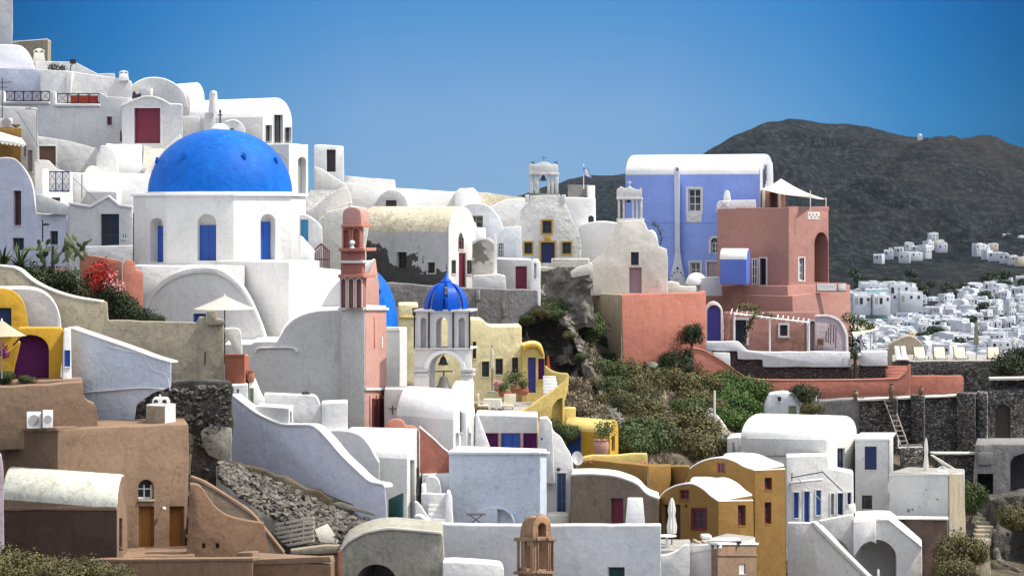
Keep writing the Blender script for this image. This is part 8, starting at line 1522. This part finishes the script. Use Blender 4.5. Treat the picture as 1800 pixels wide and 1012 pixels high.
for row in range(25):
    y = 636 - row * 6.0; D = 765
    while D < 1690 and fy(1600, D) > y: D += 4
    step = 5.6 * FPX / D; x = 1478 + rt.uniform(0, 15) - (0 if y > 560 else -10)
    while x < 1845:
        nz = noise.noise(Vector((x * .018, y * .03, 2)))
        lo = lerp_tab([(1470, 530), (1560, 512), (1600, 520), (1640, 524), (1700, 512), (1760, 500), (1850, 495)], x)
        if y > lo and nz > -.5 and cnt < 296:
            k = rt.choices(['flat', 'vault', 'stair', 'blue', 'cream', 'tall'], [5, 4, 3, 2, 1, 1.4])[0]; far_at(k, x + rt.uniform(-4, 4), D=D + rt.uniform(-6, 6), sc=(rt.uniform(.5, .88), rt.uniform(.6, .9), rt.uniform(.5, .85))); cnt += 1
        x += step * rt.uniform(.85, 1.25)
GU = 'houses scattered on the slope above the far town'
for x, D, k in [(1545, 1650, 'flat'), (1562, 1690, 'stair'), (1580, 1720, 'flat'), (1598, 1760, 'vault'), (1615, 1740, 'flat'), (1632, 1780, 'stair'), (1650, 1800, 'cream'), (1590, 1660, 'vault'), (1608, 1680, 'flat'), (1626, 1700, 'tall'), (1640, 1830, 'tall'), (1655, 1760, 'vault'), (1720, 1730, 'tall'), (1735, 1700, 'stair'), (1750, 1690, 'flat'), (1765, 1670, 'vault'), (1780, 1660, 'flat'), (1795, 1650, 'cream'), (1728, 1760, 'blue'), (1745, 1780, 'cream'), (1808, 1690, 'flat'), (1770, 1900, 'flat'), (1798, 1880, 'vault')]:
    far_at(k, x, D=D, sc=(.9, .9, .72), label='small house scattered on the dark slope above the dense far town', group=GU)
for x in (1050, 1075, 1086, 1094, 1058, 1066): far_at('flat', x, D=1560 + rt.uniform(-10, 60), sc=.9, label='tiny pale house in the gap beside the cream church belfry', group='tiny houses seen in the gap by the belfry')
GA = 'row of larger houses on the near edge of the far town'
for i, (x, k, z_) in enumerate(((1504, 'flat', 0), (1528, 'tall', 0), (1552, 'tall', 0), (1578, 'tall', 0), (1598, 'stair', 0), (1512, 'flat', 1), (1545, 'flat', 1))):
    p = W(x, 530 + (4 if z_ else 0), 900 - z_ * 20); c = place(rt.choice(FP[k]), p, rt.uniform(-.1, .3), (.95, .9, .85), ['white house at the left of the row of larger far houses', 'two storey white house beside the left house of the larger far row', 'middle two storey house of the larger far row', 'right two storey house of the larger far row', 'stepped white house ending the larger far row', 'low white house in front of the larger far row at its left', 'low white house in front of the larger far row near its middle'][i])
    if 'group' in c: del c['group']
# aqua house of that row
T = Thing('town_house', 'pale aqua wall in front of the larger far row', 'house'); pl = F(1520, 1562, 884, .1); T.body(pl, [(1521, 560), (1521, 508), (1562, 507), (1562, 560)], 5, 'far_aqua', 'far_white', soft=.1); T.window(T.parts[0], pl, 1526, 520, 1529, 529, 'black_iron', style='plain'); T.window(T.parts[0], pl, 1536, 520, 1539, 529, 'black_iron', style='plain'); T.done()
T = Thing('hill_chapel', 'tiny white chapel on the ridge of the mountain', 'church'); c = W(1617, 240, 3240); b = new_bm(); boxw(b, c, Vector((1, 0, 0)), Vector((0, 1, 0)), 2.6, 3, c.z - 12, c.z + 1.2); T.add('wall', b, 'far_white'); b = new_bm(); lathe(b, c, [(2.2 * math.cos(math.pi / 2 * i / 6), c.z + 1.2 + 2 * math.sin(math.pi / 2 * i / 6)) for i in range(7)], 16); T.add('dome', b, 'far_white'); T.done()
bare('field_wall', 'pale dry stone wall crossing the slope left of the scattered houses', 'wall', F(1486, 1545, 1900, 0), [(1486, 462), (1510, 457), (1545, 459), (1545, 466), (1486, 466)], 3, 'far_cream', soft=0, jit=0).done()
bare('road_wall', 'long pale retaining wall on the dark slope above the dense far town', 'wall', F(1625, 1720, 1640, 0), [(1622, 486), (1640, 479), (1690, 479), (1720, 483), (1720, 492), (1622, 492)], 5, 'far_cream', soft=0, jit=0).done()
# far trees
tp = shrub_proto('tree', 'dark evergreen tree among the houses of the far town', 'tree', 'dark_leaf', 61, 3.2, 5.0, 900, .9, nb=8, group='dark trees of the far town')
for i in range(60):
    x = rt.uniform(1490, 1830); y = rt.choice([rt.uniform(500, 520), rt.uniform(485, 520), rt.uniform(520, 620)]); D = 765
    while D < 1690 and fy(x, D) > y: D += 4
    place(tp, W(x, fy(x, D), D) + Vector((0, -6, 0)), rt.uniform(0, 6), rt.uniform(.6, 1.3), first=(i == 0))

for gname, fmt in ((GRP['tall'][1], '%s two storey white house from the left in the dense far town'), (GRP['cream'][1], '%s cream coloured house from the left in the dense far town'), (GRP['blue'][1], '%s pale blue house from the left in the dense far town'), (GU, '%s small house from the left on the dark slope above the dense far town'), ('tiny houses seen in the gap by the belfry', '%s tiny pale house from the left in the gap beside the cream church belfry')):
    hs_ = sorted([o for o in COL.objects if o.get('group') == gname and o.get('category')], key=lambda o: o.location.x / o.location.y); OR2 = ORD + ['fourteenth', 'fifteenth', 'sixteenth', 'seventeenth', 'eighteenth', 'nineteenth', 'twentieth', 'twenty first', 'twenty second', 'twenty third', 'twenty fourth', 'twenty fifth'] + ['twenty ' + q for q in ORD[5:9]] + ['thirtieth'] + ['thirty ' + q for q in ORD[:9]] + ['fortieth'] + ['forty ' + q for q in ORD[:9]]
    for o, w_ in zip(hs_, OR2): o['label'] = fmt % w_

# thin sea air between here and the mountain
b = new_bm(); boxw(b, Vector((0, 2000, 0)), Vector((1, 0, 0)), Vector((0, 1, 0)), 4300, 3100, -100, 165)
m, n, bs_ = _base('sea_air'); n.nodes.remove(bs_); pv = N(n, 'ShaderNodeVolumePrincipled'); pv.inputs['Color'].default_value = (.62, .78, 1, 1); pv.inputs['Density'].default_value = 1.4e-5; pv.inputs['Anisotropy'].default_value = .2
n.links.new(pv.outputs[0], [q for q in n.nodes if q.type == 'OUTPUT_MATERIAL'][0].inputs['Volume']); MAT['sea_air'] = m
T = Thing('haze', 'thin blue haze over the far hill and town', 'haze', kind='stuff'); T.add('haze', b, 'sea_air'); T.done()
scene.cycles.volume_step_rate = 20; scene.cycles.volume_bounces = 0
